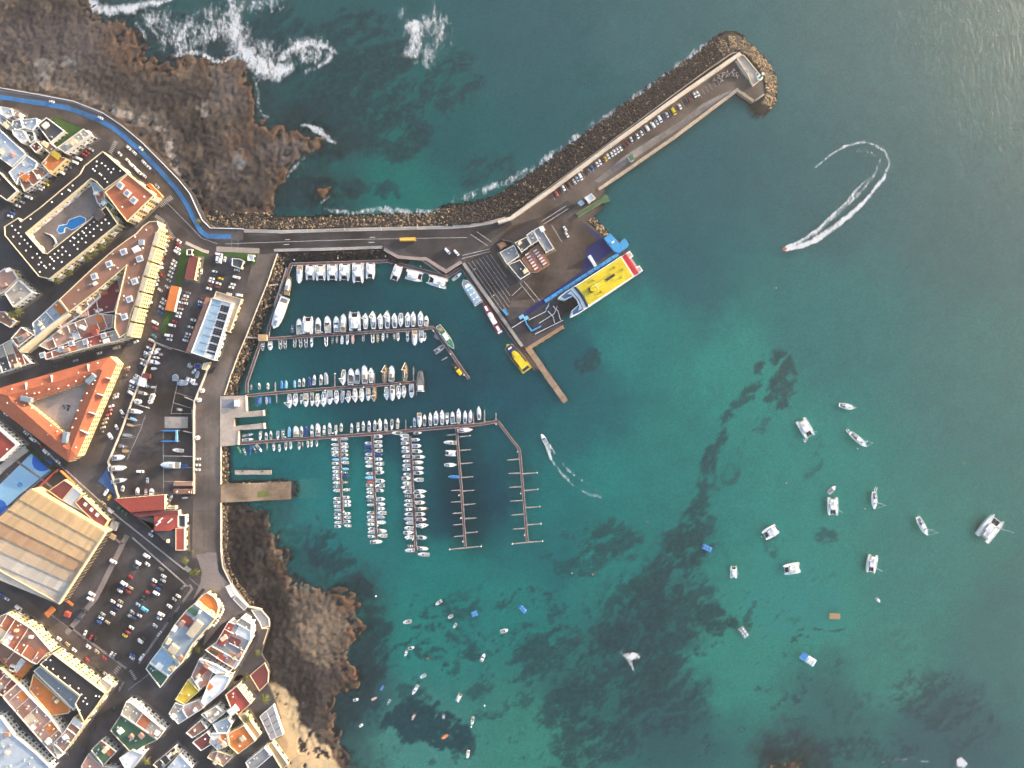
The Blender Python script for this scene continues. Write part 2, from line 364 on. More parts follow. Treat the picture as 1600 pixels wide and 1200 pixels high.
for x, y, rx, ry, v in [(385, 850, 40, 90, .85), (425, 960, 30, 120, .9), (470, 1090, 30, 50, .8), (290, 215, 45, 90, .5), (525, 1005, 20, 16, .55), (60, 30, 70, 18, .4), (460, 1070, 30, 60, .5)]:
    dk = np.maximum(dk, v * sstep(1.2, .4, np.hypot((WXs - x) / rx, (WYs - y) / ry)))
rc = mixc(rc, np.array([0.016, 0.015, 0.017]), dk * sstep(.28, .5, n2 + .2 * n3))
ru2 = np.zeros_like(PX)
for x, y, rx, ry, v in [(200, 75, 50, 40, .7), (390, 140, 14, 40, .8), (415, 190, 40, 12, .7), (370, 230, 30, 40, .45), (545, 940, 26, 16, .9), (555, 1000, 16, 30, .9), (550, 1060, 22, 18, .9), (525, 1120, 12, 30, .8), (508, 300, 14, 12, 1.), (1235, 1195, 50, 20, .9)]:
    ru2 = np.maximum(ru2, v * sstep(1.2, .4, np.hypot((WXs - x) / rx, (WYs - y) / ry)))
rc = mixc(rc, rust * 1.2, ru2 * sstep(.25, .55, n3))
shore_line = [(-60, 122), (0, 118), (50, 126), (110, 140), (165, 165), (205, 178), (245, 195), (262, 215), (268, 240), (276, 268), (292, 300)]
ds = line_d(shore_line, WXs * .5 + PX * .5, WYs * .5 + PY * .5)
rc = mixc(rc, np.array([.58, .5, .43]), sstep(10, 3, ds) * sstep(.38, .55, n3 * .6 + n2 * .4) * .8 * sstep(150, 200, PX))
rc = mixc(rc, np.array([.4, .33, .27]), sstep(10, 3, ds) * sstep(.40, .58, n3 * .6 + n2 * .4) * .7)
rc = mixc(rc, np.array([.19, .15, .12]), sstep(26, 10, ds) * .5)
for x, y, rx, ry in [(72, 104, 16, 9), (62, 120, 14, 5), (108, 98, 10, 8), (322, 172, 10, 8), (368, 248, 12, 16)]:
    rc = mixc(rc, np.array([.30, .28, .26]), sstep(1.2, .5, np.hypot((WXs - x) / rx, (WYs - y) / ry)) * .7)
rc *= (0.24 + 1.2 * fbm(PX, PY, 3.6, 3, 101, .8))[:, :, None]
rc = mixc(rc, np.array([.42, .36, .31]) * (.7 + .6 * nf)[:, :, None], sstep(9, 2, ds) * sstep(.42, .56, n3 * .6 + n2 * .4) * .75 * sstep(120, 190, PX))
rc = mixc(rc, np.array([0.50, 0.37, 0.22]) * (0.86 + .28 * n3)[:, :, None], bm_)
wet = sstep(0.5, -0.9, Z)             # rock under shallow water takes the colour of the sea
rc = mixc(rc, seab * np.array([2.2, 4.45, 3.3]) * .75, wet * .55 * sstep(8, -6, dl))
COLR = mixc(COLR, rc, lava)
# --- rubble mounds under the armour stone
ROCKS = []                           # (polyline of the crest edge, outward width px, crest height, side sign)
MNDS = [([(318, 346), (332, 357), (380, 357), (440, 359), (560, 356), (640, 354), (702, 352)], 24, 2.4, 1, .60),
        ([(702, 352), (730, 350), (762, 345), (800, 331), (860, 290), (950, 222), (1062, 141), (1120, 100), (1142, 80)], 36, 4.0, 1, .98),
        ([(1130, 88), (1142, 80), (1152, 78), (1164, 84), (1180, 100), (1194, 120), (1197, 146), (1188, 160)], 21, 3.2, 1, .98),
        ([(434, 397), (420, 440), (400, 490), (384, 530), (372, 556), (361, 587), (351, 617)], 19, 2.4, 1, .95),
        ([(436, 394), (520, 393), (600, 389), (626, 404)], 14, 2.2, -1, .95),
        ([(346, 697), (346, 757)], 14, 2.2, 1, .95), ([(346, 756), (400, 757), (438, 753)], 5, .9, 1, .9),
        ([(346, 787), (346, 860), (349, 886), (362, 913), (389, 949)], 9, 2.2, 1, .8),
        ([(917, 345), (930, 357), (944, 372)], 14, 2.4, 1, .95)]
for pts, wd, hh, sg, dens in MNDS:
    s = win(pts, wd + 30); X, Y = PX[s], PY[s]; best = np.full(X.shape, 1e9); side = np.zeros(X.shape)
    for a, b in zip(pts[:-1], pts[1:]):
        d, t = seg_d(X, Y, a, b); cr = (b[0] - a[0]) * (Y - a[1]) - (b[1] - a[1]) * (X - a[0])
        u = d < best; best = np.where(u, d, best); side = np.where(u, -np.sign(cr) * sg, side)
    prof = np.where(side > 0, hh - (hh + 1.2) * best / wd, hh - .25 * best)
    hit = prof > np.maximum(Z[s], -1.0); Z[s] = np.where(hit, prof, Z[s])
    COLR[s] = np.where(hit[:, :, None], np.array([.045, .04, .038]), COLR[s])
# keep the ground under the built land out of sight
LANDPX = [(-900, 134), (0, 134.5), (60, 145), (115, 155), (160, 173), (190, 193), (220, 218), (250, 248), (280, 279), (298, 300), (307, 320), (317, 341), (330, 356), (381, 357), (440, 359.5), (560, 356), (640, 354), (702, 352.5), (730, 350.5), (762, 346), (795, 336), (858, 293), (950, 225), (1062, 144), (1120, 104), (1145, 82), (1158, 80),
          (1176, 100), (1192, 126), (1195, 147), (1177, 160), (1152, 142), (1055, 216), (990, 261), (946, 290), (944, 322), (917, 346), (946, 372), (984, 378), (980, 392), (862, 478), (882, 506), (819, 545), (722, 411), (697, 428), (657, 406), (622, 403), (598, 387), (436, 393), (433, 396), (418, 440), (398, 490), (383, 528), (372, 554), (360, 586), (349, 618),
          (345, 620), (345, 700), (345, 860), (347, 886), (360, 913), (388, 949), (408, 953), (420, 967), (422, 978), (412, 1008), (408, 1022), (419, 1040), (421, 1052), (418, 1067), (430, 1095), (443, 1148), (424, 1159), (434, 1172), (446, 1190), (452, 1215), (440, 1700), (-900, 1700)]
ld = sdf(LANDPX)
Z = np.where(ld > 3, np.minimum(Z, -1.5), Z)
# everything west and south-west of the picture is town

def grid_obj(name, Zg, m, attrs):
    me = bpy.data.meshes.new(name); n = NX * NY
    co = np.empty((n, 3), np.float32); co[:, 0] = GX.ravel(); co[:, 1] = GY.ravel(); co[:, 2] = Zg.ravel()
    j, i = np.mgrid[0:NY - 1, 0:NX - 1]; a = (j * NX + i).ravel()
    q = np.stack([a, a + 1, a + NX + 1, a + NX], 1).astype(np.int32)
    me.vertices.add(n); me.vertices.foreach_set('co', co.ravel())
    me.loops.add(q.size); me.loops.foreach_set('vertex_index', q.ravel())
    me.polygons.add(len(q)); me.polygons.foreach_set('loop_start', np.arange(0, q.size, 4, dtype=np.int32))
    me.polygons.foreach_set('use_smooth', np.ones(len(q), bool))
    for nm, arr in attrs.items():
        if arr.ndim == 3:
            at = me.color_attributes.new(nm, 'FLOAT_COLOR', 'POINT')
            at.data.foreach_set('color', np.concatenate([arr, np.ones((NY, NX, 1))], 2).astype(np.float32).ravel())
        else:
            at = me.attributes.new(nm, 'FLOAT', 'POINT'); at.data.foreach_set('value', arr.astype(np.float32).ravel())
    me.materials.append(m); me.update(); me.validate()
    return tag(link(name, me), kind='structure')

def terrain_mat():
    m = bpy.data.materials.new('seabed_and_lava'); m.use_nodes = True; n = m.node_tree.nodes; l = m.node_tree.links
    b = n['Principled BSDF']; b.inputs['Roughness'].default_value = .85; b.inputs['Specular IOR Level'].default_value = .2
    a = n.new('ShaderNodeAttribute'); a.attribute_name = 'tint'
    g = n.new('ShaderNodeNewGeometry'); t = n.new('ShaderNodeTexNoise'); t.inputs['Scale'].default_value = .9; t.inputs['Detail'].default_value = 8; t.inputs['Roughness'].default_value = .7
    l.new(g.outputs['Position'], t.inputs['Vector'])
    r = n.new('ShaderNodeMapRange'); r.inputs[1].default_value = .3; r.inputs[2].default_value = .7; r.inputs[3].default_value = .8; r.inputs[4].default_value = 1.2
    l.new(t.outputs['Fac'], r.inputs[0])
    v = n.new('ShaderNodeVectorMath'); v.operation = 'SCALE'; l.new(a.outputs['Color'], v.inputs[0]); l.new(r.outputs[0], v.inputs['Scale']); l.new(v.outputs[0], b.inputs['Base Color'])
    bp = n.new('ShaderNodeBump'); bp.inputs['Strength'].default_value = .5; bp.inputs['Distance'].default_value = .5; l.new(t.outputs['Fac'], bp.inputs['Height']); l.new(bp.outputs[0], b.inputs['Normal'])
    return m
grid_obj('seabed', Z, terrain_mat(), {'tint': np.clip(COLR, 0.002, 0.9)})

# --- foam and wakes
foam = np.zeros((NY, NX)); soft = np.zeros((NY, NX))
def foamline(pts, wd, v, tgt=None, warp=1.0):
    s = win(pts, max(wd) * 2 + 20); T = foam if tgt is None else tgt
    X = PX[s] + warp * ((n2[s] - .5) * 10 + (n3[s] - .5) * 7); Y = PY[s] + warp * ((n1[s] - .5) * 10 + (nst[s] - .5) * 7)
    for i, (a, b) in enumerate(zip(pts[:-1], pts[1:])):
        d, t = seg_d(X, Y, a, b); wq = wd[i] + (wd[i + 1] - wd[i]) * t; vv = v[i] + (v[i + 1] - v[i]) * t
        T[s] = np.maximum(T[s], vv * sstep(1.25, .0, d / wq))
def foamblob(x, y, rx, ry, v, rot=0):
    s = win([(x, y)], max(rx, ry) + 30); c, q = math.cos(math.radians(rot)), math.sin(math.radians(rot))
    X = PX[s] + (n2[s] - .5) * 22 - x; Y = PY[s] + (nst[s] - .5) * 22 - y
    foam[s] = np.maximum(foam[s], v * sstep(1.15, .3, np.hypot((X * c + Y * q) / rx, (-X * q + Y * c) / ry)))
foamline([(136, -4), (150, 10), (170, 17), (200, 14), (226, 6)], [10, 13, 14, 14, 12], [.9, 1, 1, 1, .9])
foamline([(226, 6), (245, 6), (268, -3)], [10, 8, 8], [.8, .9, .9])
foamline([(362, -5), (366, 25), (372, 50), (378, 78)], [16, 20, 26, 22], [.7, .9, 1, 1])
foamline([(378, 78), (395, 96), (412, 106), (432, 112), (452, 104)], [20, 28, 28, 22, 16], [.95, 1, 1, 1, .95])
foamline([(440, 92), (462, 72), (485, 66), (508, 70), (522, 80)], [14, 12, 12, 14, 10], [.8, .95, .9, .9, .7])
foamline([(480, 112), (505, 100), (516, 88)], [8, 8, 8], [.6, .85, .8])
foamline([(270, 88), (300, 84), (330, 92), (345, 99), (362, 90), (378, 80)], [6, 8, 8, 5, 5, 6], [.75, .85, .9, 1, 1, 1])
foamline([(212, 36), (224, 52), (230, 74)], [7, 8, 6], [.6, .7, .5])
foamblob(290, 55, 80, 42, .58); foamblob(330, 40, 60, 46, .6); foamblob(400, 10, 70, 22, .56); foamblob(410, 85, 46, 34, .66, 0); foamblob(372, 60, 34, 60, .66); foamblob(480, 80, 50, 34, .62); foamblob(250, 30, 50, 30, .52)
foamblob(646, 38, 17, 17, .95); foamblob(643, 82, 20, 20, .85); foamblob(632, 20, 10, 14, .55); foamblob(672, 55, 44, 62, .56); foamblob(650, 60, 26, 46, .7)
foamline([(472, 194), (488, 202), (505, 208), (516, 216), (524, 222)], [5, 6, 8, 8, 6], [.7, .9, .95, .95, .7])
foamline([(399, 112), (402, 140), (404, 170), (420, 182)], [6, 7, 6, 5], [.5, .55, .55, .55])
foamline([(486, 236), (470, 252), (456, 266), (446, 282)], [4, 5, 6, 4], [.5, .6, .7, .7])
foamline([(505, 330), (560, 331), (600, 328), (640, 330), (700, 328)], [7, 8, 9, 8, 6], [.55, .7, .8, .85, .6])
foamline([(706, 316), (740, 304), (790, 287), (850, 252), (900, 214), (980, 164), (1060, 104), (1100, 74), (1130, 62)], [9, 10, 10, 10, 10, 10, 10, 9, 6], [.55, .62, .64, .66, .64, .62, .64, .6, .5])
foamline([(496, 318), (512, 308), (524, 300)], [5, 5, 5], [.5, .55, .5])
foamblob(985, 1024, 14, 11, 1.5, 10); foamline([(974, 1020), (984, 1032), (988, 1044)], [6, 5, 4], [1, 1, .8]); foamblob(1501, 1192, 10, 12, 1.6)
foamline([(1370, 1190), (1410, 1188), (1450, 1192)], [4, 4, 4], [.5, .55, .5])
foamblob(960, 55, 20, 60, .22); foamblob(990, 100, 10, 40, .26)
WK = [(1228, 389), (1250, 385), (1276, 374), (1302, 356), (1330, 336), (1350, 316), (1366, 296), (1382, 278), (1390, 256), (1384, 238), (1368, 226), (1348, 222), (1322, 229), (1298, 242), (1274, 262)]
foamline(WK, [5, 6, 7, 7, 6, 5, 4.5, 4.5, 4, 3.5, 3.5, 3.5, 3.5, 3.5, 3], [1.7, 1.6, 1.5, 1.45, 1.4, 1.3, 1.15, 1.25, 1.05, 1.0, 1.0, 1.0, .9, .9, .8], warp=.3)
foamline([(1228, 387), (1250, 377), (1276, 360), (1300, 338), (1322, 318), (1336, 300), (1352, 282)], [4, 4, 4, 4, 4, 4, 3], [1.6, 1.3, 1.15, 1.1, 1.05, .95, .85], warp=.3)
foamline([(1232, 387), (1270, 366), (1310, 334), (1345, 300), (1368, 270), (1374, 250), (1362, 238), (1340, 236)], [6, 6, 5, 5, 5, 5, 4, 4], [.95, .8, .72, .7, .66, .62, .6, .5], warp=.2)
foamline([(852, 693), (862, 716), (876, 738), (896, 758), (918, 772), (936, 776)], [4, 4, 4, 4, 5, 6], [1.5, 1.0, .78, .72, .7, .6], warp=.3)
foamline([(855, 692), (870, 712), (890, 736), (912, 752), (934, 766)], [3, 3, 3, 3, 3], [1.3, .8, .68, .64, .55], warp=.3)
foamline([(1466, 680), (1470, 690), (1472, 698)], [2, 2, 2], [.4, .45, .4])
foam = np.where((PX < 720) & (PY < 240), foam * 1.15, foam) * (ld < 2)

def water_mat():
    m = bpy.data.materials.new('sea_water'); m.use_nodes = True; n = m.node_tree.nodes; l = m.node_tree.links; n.clear()
    out = n.new('ShaderNodeOutputMaterial'); g = n.new('ShaderNodeNewGeometry')
    def noise(sc, det, rough=.6, stretch=None):
        t = n.new('ShaderNodeTexNoise'); t.inputs['Scale'].default_value = sc; t.inputs['Detail'].default_value = det; t.inputs['Roughness'].default_value = rough
        if stretch:
            mp = n.new('ShaderNodeMapping'); mp.inputs['Rotation'].default_value = (0, 0, stretch[1]); mp.inputs['Scale'].default_value = (1, stretch[0], 1)
            l.new(g.outputs['Position'], mp.inputs['Vector']); l.new(mp.outputs[0], t.inputs['Vector'])
        else: l.new(g.outputs['Position'], t.inputs['Vector'])
        return t
    wv = noise(.3, 7, .66, (.42, .9)); w2 = noise(.045, 3, .5, (.35, -.4))
    b1 = n.new('ShaderNodeBump'); b1.inputs['Strength'].default_value = .8; b1.inputs['Distance'].default_value = .6; l.new(wv.outputs['Fac'], b1.inputs['Height'])
    b2 = n.new('ShaderNodeBump'); b2.inputs['Strength'].default_value = .16; b2.inputs['Distance'].default_value = 2.5; l.new(w2.outputs['Fac'], b2.inputs['Height']); l.new(b1.outputs[0], b2.inputs['Normal'])
    tr = n.new('ShaderNodeBsdfTransparent'); tr.inputs[0].default_value = (.90, .985, .965, 1)
    df = n.new('ShaderNodeBsdfDiffuse'); df.inputs[0].default_value = (.018, .060, .070, 1); l.new(b2.outputs[0], df.inputs['Normal'])
    body = n.new('ShaderNodeMixShader'); body.inputs[0].default_value = .06; l.new(tr.outputs[0], body.inputs[1]); l.new(df.outputs[0], body.inputs[2])
    gl = n.new('ShaderNodeBsdfGlossy'); gl.inputs['Roughness'].default_value = .28; gl.inputs['Color'].default_value = (1, 1, 1, 1); l.new(b2.outputs[0], gl.inputs['Normal'])
    fr = n.new('ShaderNodeFresnel'); fr.inputs['IOR'].default_value = 1.34; l.new(b2.outputs[0], fr.inputs['Normal'])
    sea = n.new('ShaderNodeMixShader'); l.new(fr.outputs[0], sea.inputs[0]); l.new(body.outputs[0], sea.inputs[1]); l.new(gl.outputs[0], sea.inputs[2])
    a = n.new('ShaderNodeAttribute'); a.attribute_name = 'foam'
    f1 = noise(.42, 8, .75, (.6, .5)); f2 = noise(.13, 6, .72, (.4, 2.2))
    ad = n.new('ShaderNodeMath'); ad.operation = 'MULTIPLY_ADD'; ad.inputs[1].default_value = 1.12; l.new(a.outputs['Fac'], ad.inputs[0])
    mm = n.new('ShaderNodeMath'); mm.operation = 'ADD'; l.new(f1.outputs['Fac'], mm.inputs[0]); l.new(f2.outputs['Fac'], mm.inputs[1])
    sb_ = n.new('ShaderNodeMath'); sb_.operation = 'MULTIPLY_ADD'; sb_.inputs[1].default_value = 2.9; sb_.inputs[2].default_value = -2.95; l.new(mm.outputs[0], sb_.inputs[0]); l.new(sb_.outputs[0], ad.inputs[2])
    st = n.new('ShaderNodeMapRange'); st.interpolation_type = 'SMOOTHSTEP'; st.inputs[1].default_value = .35; st.inputs[2].default_value = 1.45; l.new(ad.outputs[0], st.inputs[0])
    on = n.new('ShaderNodeMath'); on.operation = 'GREATER_THAN'; on.inputs[1].default_value = .02; l.new(a.outputs['Fac'], on.inputs[0])
    mk = n.new('ShaderNodeMath'); mk.operation = 'MULTIPLY'; l.new(st.outputs[0], mk.inputs[0]); l.new(on.outputs[0], mk.inputs[1])
    # whole-mask fade so faint foam stays lacy
    fd = n.new('ShaderNodeMapRange'); fd.inputs[1].default_value = 0; fd.inputs[2].default_value = .5; l.new(a.outputs['Fac'], fd.inputs[0])
    mk2 = n.new('ShaderNodeMath'); mk2.operation = 'MULTIPLY'; l.new(mk.outputs[0], mk2.inputs[0]); l.new(fd.outputs[0], mk2.inputs[1])
    wh = n.new('ShaderNodeBsdfDiffuse'); wh.inputs[0].default_value = (.58, .61, .64, 1)
    fin = n.new('ShaderNodeMixShader'); l.new(mk2.outputs[0], fin.inputs[0]); l.new(sea.outputs[0], fin.inputs[1]); l.new(wh.outputs[0], fin.inputs[2])
    l.new(fin.outputs[0], out.inputs[0])
    return m
sw = .12 * (fbm(GX + GY * .4, GY, 26, 3, 5) - .5) * np.clip((PX - 560) / 300, .15, 1)
WZ = sw + .35 * np.clip(foam, 0, 1) * (n3 - .3)
WZ = np.where(ld > 2, -1.2, WZ)
grid_obj('sea', WZ, water_mat(), {'foam': np.clip(foam, 0, 1.7)})

def zat(px, py):
    i = int(np.clip(np.searchsorted(gx, (px - 800) * MPP), 0, NX - 1)); j = int(np.clip(np.searchsorted(gy, (600 - py) * MPP), 0, NY - 1)); return float(Z[j, i])

# --- armour stone: thousands of boulders, one heap per mound
def boulder(r):
    t = (1 + 5 ** .5) / 2
    V = [(-1, t, 0), (1, t, 0), (-1, -t, 0), (1, -t, 0), (0, -1, t), (0, 1, t), (0, -1, -t), (0, 1, -t), (t, 0, -1), (t, 0, 1), (-t, 0, -1), (-t, 0, 1)]
    return [Vector(v).normalized() * r.uniform(.75, 1.2) for v in V]
ICO = [(0, 11, 5), (0, 5, 1), (0, 1, 7), (0, 7, 10), (0, 10, 11), (1, 5, 9), (5, 11, 4), (11, 10, 2), (10, 7, 6), (7, 1, 8), (3, 9, 4), (3, 4, 2), (3, 2, 6), (3, 6, 8), (3, 8, 9), (4, 9, 5), (2, 4, 11), (6, 2, 10), (8, 6, 7), (9, 8, 1)]
ARM = [mat('armour_stone', (.06, .05, .045), .9, .35, .9, bump=.3), mat('armour_stone_pale', (.28, .21, .13), .9, .3, .9, bump=.3), mat('armour_stone_dark', (.025, .023, .025), .9, .3, .9)]
def heap(name, pts, wd, sg, n, size, pale=.12, dark=.3):
    r = random.Random(len(name) * 31 + n); mb = MB(); base = [boulder(r) for _ in range(24)]
    segs = [(Vector(a), Vector(b)) for a, b in zip(pts[:-1], pts[1:])]; L = [(b - a).length for a, b in segs]; tot = sum(L)
    for k in range(n):
        u = r.uniform(0, tot); i = 0
        while u > L[i] and i < len(L) - 1: u -= L[i]; i += 1
        a, b = segs[i]; t = (b - a) / L[i]; nn = Vector((t.y, -t.x)) * sg
        p = a + t * u + nn * (r.random() * wd + 1)
        s = size * r.uniform(.6, 1.25); z = zat(p.x, p.y) + s * .15
        if z < -1.0: continue
        ax, ay, az = r.uniform(.8, 1.3), r.uniform(.7, 1.1), r.uniform(.6, .9); q = r.uniform(0, 6.28); c, sn = math.cos(q), math.sin(q); w_ = W(p.x, p.y, max(z, 0))
        mi = 1 if r.random() < pale else 2 if r.random() < dark else 0
        mb.add([(w_.x + (v.x * ax * c - v.y * ay * sn) * s, w_.y + (v.x * ax * sn + v.y * ay * c) * s, z + v.z * az * s) for v in r.choice(base)], ICO, mi)
    tag(mb.build(name, ARM), name.replace('_', ' ') + ' of dark lava boulders', None, None, 'stuff')
HP = [('coast_road_rock_armour', 0, 2600, .9, .25, .25), ('pier_rock_armour', 1, 6500, .92, .05, .5), ('pier_head_rock_armour', 2, 1400, 1.05, .7, .1), ('west_basin_rock_armour', 3, 900, 1.0, .3, .2), ('north_basin_rock_armour', 4, 500, 1.0, .03, .6),
      ('slip_rock_armour', 5, 170, 1.0, .4, .1), ('ramp_rock_armour', 6, 120, .8, .4, .2), ('sea_wall_rock_armour', 7, 520, .8, .35, .25), ('ferry_quay_rock_armour', 8, 130, 1.1, .55, .1)]  # pale and dark shares paint sunlit and shaded mounds, as pier head and north basin
for nm, i, n_, sz, pl, dk_ in HP:
    heap(nm, MNDS[i][0], MNDS[i][1], MNDS[i][3], n_, sz, pl, dk_)
# ------------------------------------------------------------------ land, quays, roads
lp = [(x if x > -800 else -8500, y if y < 1600 else 10000) for x, y in LANDPX]
lp[0] = (-8500, 134); lp[-1] = (-8500, 10000)
slab('town_ground', lp, -3.0, G, M['asphalt'])
Z1, Z2, Z3 = G + .004, G + .008, G + .012
# wide harbour-side quay (worn concrete) and the pier deck
sheet('harbour_quay', [(398, 398), (434, 396), (418, 440), (398, 490), (383, 528), (372, 554), (360, 586), (349, 618), (345, 622), (345, 860), (347, 884), (338, 872), (300, 872), (302, 775), (302, 628), (316, 598), (345, 566), (378, 470)], Z1, M['quay'])
sheet('pier_deck', [(770, 350), (798, 344), (862, 301), (952, 233), (1063, 152), (1156, 88), (1168, 100), (1190, 127), (1193, 146), (1177, 157), (1152, 139), (1054, 213), (989, 258), (942, 288), (940, 320), (915, 344), (945, 372), (978, 378), (976, 390), (850, 480), (790, 480), (745, 420), (726, 408)], Z1, M['brownroad'])
sheet('marshalling_yard', [(726, 409), (757, 396), (772, 420), (812, 437), (822, 450), (800, 468), (790, 492), (808, 520), (816, 538)], Z2, M['asphalt_dark'])  # dark tone of this sheet stands in for the terminal's shadow
sheet('harbour_road', [(330, 368), (352, 372), (440, 366), (560, 362), (702, 358), (735, 355), (770, 348), (797, 345), (800, 352), (770, 372), (745, 390), (722, 402), (698, 420), (660, 402), (600, 384), (440, 388), (380, 392), (350, 390), (318, 384), (285, 352), (250, 326), (262, 312)], Z2, M['asphalt_dark'])
sheet('pier_loading_bay', [(846, 338), (886, 313), (900, 322), (858, 352)], Z2, M['asphalt_dark'])
BLUE = [(-200, 140), (-20, 149), (0, 151.5), (33, 157), (70, 162), (100, 167.5), (127, 176), (150, 185), (177, 200), (197, 215.5), (222, 238), (250, 267), (275, 295), (292, 320), (303, 343), (313, 361), (324, 369), (361, 369.5)]
OUTER = [(-200, 130), (0, 137), (60, 147.5), (115, 158), (160, 176), (190, 196), (220, 221), (250, 251), (279, 281), (296, 302), (305, 322), (315, 343), (328, 356), (380, 357.5)]
o = strip(MB(), [(a, b + 8) for a, b in OUTER], 20, G - .5, G + .12).build('promenade', mat('promenade', (.10, .09, .092), .9, .2, .5, stain=.2)); tag(o, kind='structure')
o = strip(MB(), BLUE, 7, G - .3, G + .135).build('cycle_path', M['bluepath']); tag(o, kind='structure')
o = strip(MB(), [(-200, 154), (0, 164), (70, 172), (110, 182), (150, 200), (175, 216), (205, 245), (240, 281), (262, 306), (285, 335), (305, 366), (330, 378)], 17, G - .3, G + .006).build('coast_road', M['brownroad']); tag(o, kind='structure')
tag(strip(MB(), [(-200, 135.5), (0, 141), (60, 150.5), (115, 160.5), (160, 178.5)], 3, G - .4, G + .14).build('footway_edge', M['paving']), kind='structure')

sheet('paved_street', [(250, 349), (266, 362), (273, 376), (262, 400), (240, 500), (222, 560), (204, 612), (172, 700), (160, 724), (128, 730), (122, 713), (184, 568), (200, 530), (216, 470), (240, 386)], Z1 + .001, M['brownroad'])
sheet('street_sun_tint', c6(0, 880, [(0, 200), (470, 480), (1060, 900), (1160, 1010), (1010, 1100), (880, 1010), (500, 740), (300, 610), (0, 420)]), Z1 + .001, mat('street_sun_brown', (.095, .078, .072), .9, .22, .4, stain=.3))  # brown sheet paints sunlight onto the street
sheet('paved_lane', c6(200, 860, [(1120, 640), (1250, 560), (1320, 650), (1240, 760), (1180, 900), (1010, 1110), (900, 1250), (1130, 1180), (1300, 1060), (1330, 1150), (1250, 1300), (1120, 1330), (1000, 1280), (940, 1180)]), Z1 + .001, mat('lane_tan', (.2, .15, .115), .9, .2, .5, stain=.2))
sheet('paved_plaza', c6(200, 860, [(640, 40), (830, 20), (850, 200), (960, 330), (1110, 560), (960, 640), (870, 700), (700, 900), (760, 690), (860, 560), (800, 430), (700, 350), (600, 480), (680, 300), (690, 200)]), Z1 + .001, M['paving'])
sheet('patched_strip', [(1146, 140), (1054, 205), (1020, 228), (988, 250), (938, 285), (928, 284), (975, 244), (1010, 222), (1060, 192), (1098, 162), (1130, 146)], Z2, mat('patched_concrete', (.19, .175, .17), .9, .35, .35, stain=.5))
sheet('gravel_car_park', c6(100, 840, [(60, 850), (130, 790), (590, 10), (640, 10), (1150, 465), (700, 1150), (560, 1170), (300, 1000)]), Z1, mat('car_park_tarmac', (.056, .05, .051), .92, .35, .3, stain=.6, bump=.4))
sheet('yard_tarmac', [(243, 540), (298, 556), (326, 568), (314, 598), (301, 628), (301, 772), (257, 772), (186, 776), (170, 722), (206, 628)], Z1, mat('yard_tarmac', (.066, .057, .056), .9, .35, .25, stain=.6, bump=.4))
sheet('terminal_apron', [(758, 396), (800, 353), (846, 339), (858, 353), (908, 345), (944, 373), (914, 402), (908, 424), (850, 466), (800, 470), (823, 450), (812, 436), (772, 420)], Z1 + .002, mat('apron_tarmac', (.066, .053, .047), .9, .4, .3, stain=.6, bump=.3))
# painted lines, each a sheet of its own under its road
def lines(parent_name, segs, wpx=.55, z=Z3 + .004, m=None):
    par = bpy.data.objects.get(parent_name)
    for s in segs:
        strip(MB(), s, wpx, z - .003, z).build('painted_line', m or M['linepaint'], par)
lines('harbour_road', [[(352, 381), (440, 378), (560, 374), (730, 371)], [(262, 318), (290, 346), (315, 372), (340, 381)]], .5, Z3)
lines('harbour_road', [[(445, 374.5), (453, 374.2)], [(443, 382), (452, 381.7)], [(578, 371), (586, 370.6)], [(576, 379), (585, 378.4)]], 1.0, Z3)
lines('marshalling_yard', [[(732 + i * 5.6, 410 - i * 2.2), (732 + i * 5.6 + l_ * .575, 410 - i * 2.2 + l_ * .818)] for i, l_ in enumerate((96, 94, 90, 84, 74, 60, 44))], .45, Z3)
lines('pier_deck', [[(735, 366), (762, 384)], [(745, 362), (768, 378)], [(722, 399), (765, 389)], [(722, 404), (766, 393)], [(846, 346), (884, 322)], [(850, 350), (888, 326)], [(812, 442), (836, 472)], [(819, 440), (844, 470)], [(800, 462), (815, 448)], [(862, 352), (878, 378)]], .7, Z3)
PW = Vector((.866, -.55)).normalized()
lines('pier_deck', [[(p.x, p.y), (p.x + 5.5, p.y + 9.5)] for p in [Vector((862, 303)) + Vector((1084 - 862, 142 - 303)) * (i / 33) for i in range(34)]] + [[(p.x, p.y), (p.x + 5.5, p.y + 9.5)] for p in [Vector((1091, 143)) + Vector((5.6, -4)) * i for i in range(6)]], .4, Z3)
for nm, (x, y), (dx, dy), (bx, by), n_ in [('coast_road', (178, 220), (-1.2, 2.4), (6, 3), 8), ('harbour_road', (245, 335), (1.8, 1.3), (-3, 5), 8), ('harbour_road', (263, 357), (1.6, 1.9), (-5, 4), 8), ('harbour_road', (248, 318), (2.2, -1.6), (5, 6), 9), ('harbour_road', (362, 373.5), (0, 2.0), (.01, .8), 7), ('harbour_road', (372, 373.5), (0, 2.0), (.01, .8), 7),
                                          ('town_ground', (170, 1058), (2.2, -2.9), (5.5, 4), 8), ('town_ground', (206, 1047), (1.5, 2.6), (-4, 2.2), 6), ('town_ground', (287, 889), (1.6, 1.3), (5, -5), 5)]:
    lines(nm, [[(x + dx * i, y + dy * i), (x + dx * i + bx, y + dy * i + by)] for i in range(n_)], .8, Z3)
lines('town_ground', c6(0, 880, [(0, 205), (0, 205)]) and [c6(0, 880, [(0, 215), (470, 500), (900, 830), (1050, 960)]), c6(0, 880, [(470, 475), (1040, 900)]), c6(0, 880, [(1110, 1180), (1160, 1110)]), c6(0, 880, [(1200, 1190), (1500, 960)]), [(186, 1080), (194, 1066)], [(296, 903), (312, 917)]], .45, Z1)
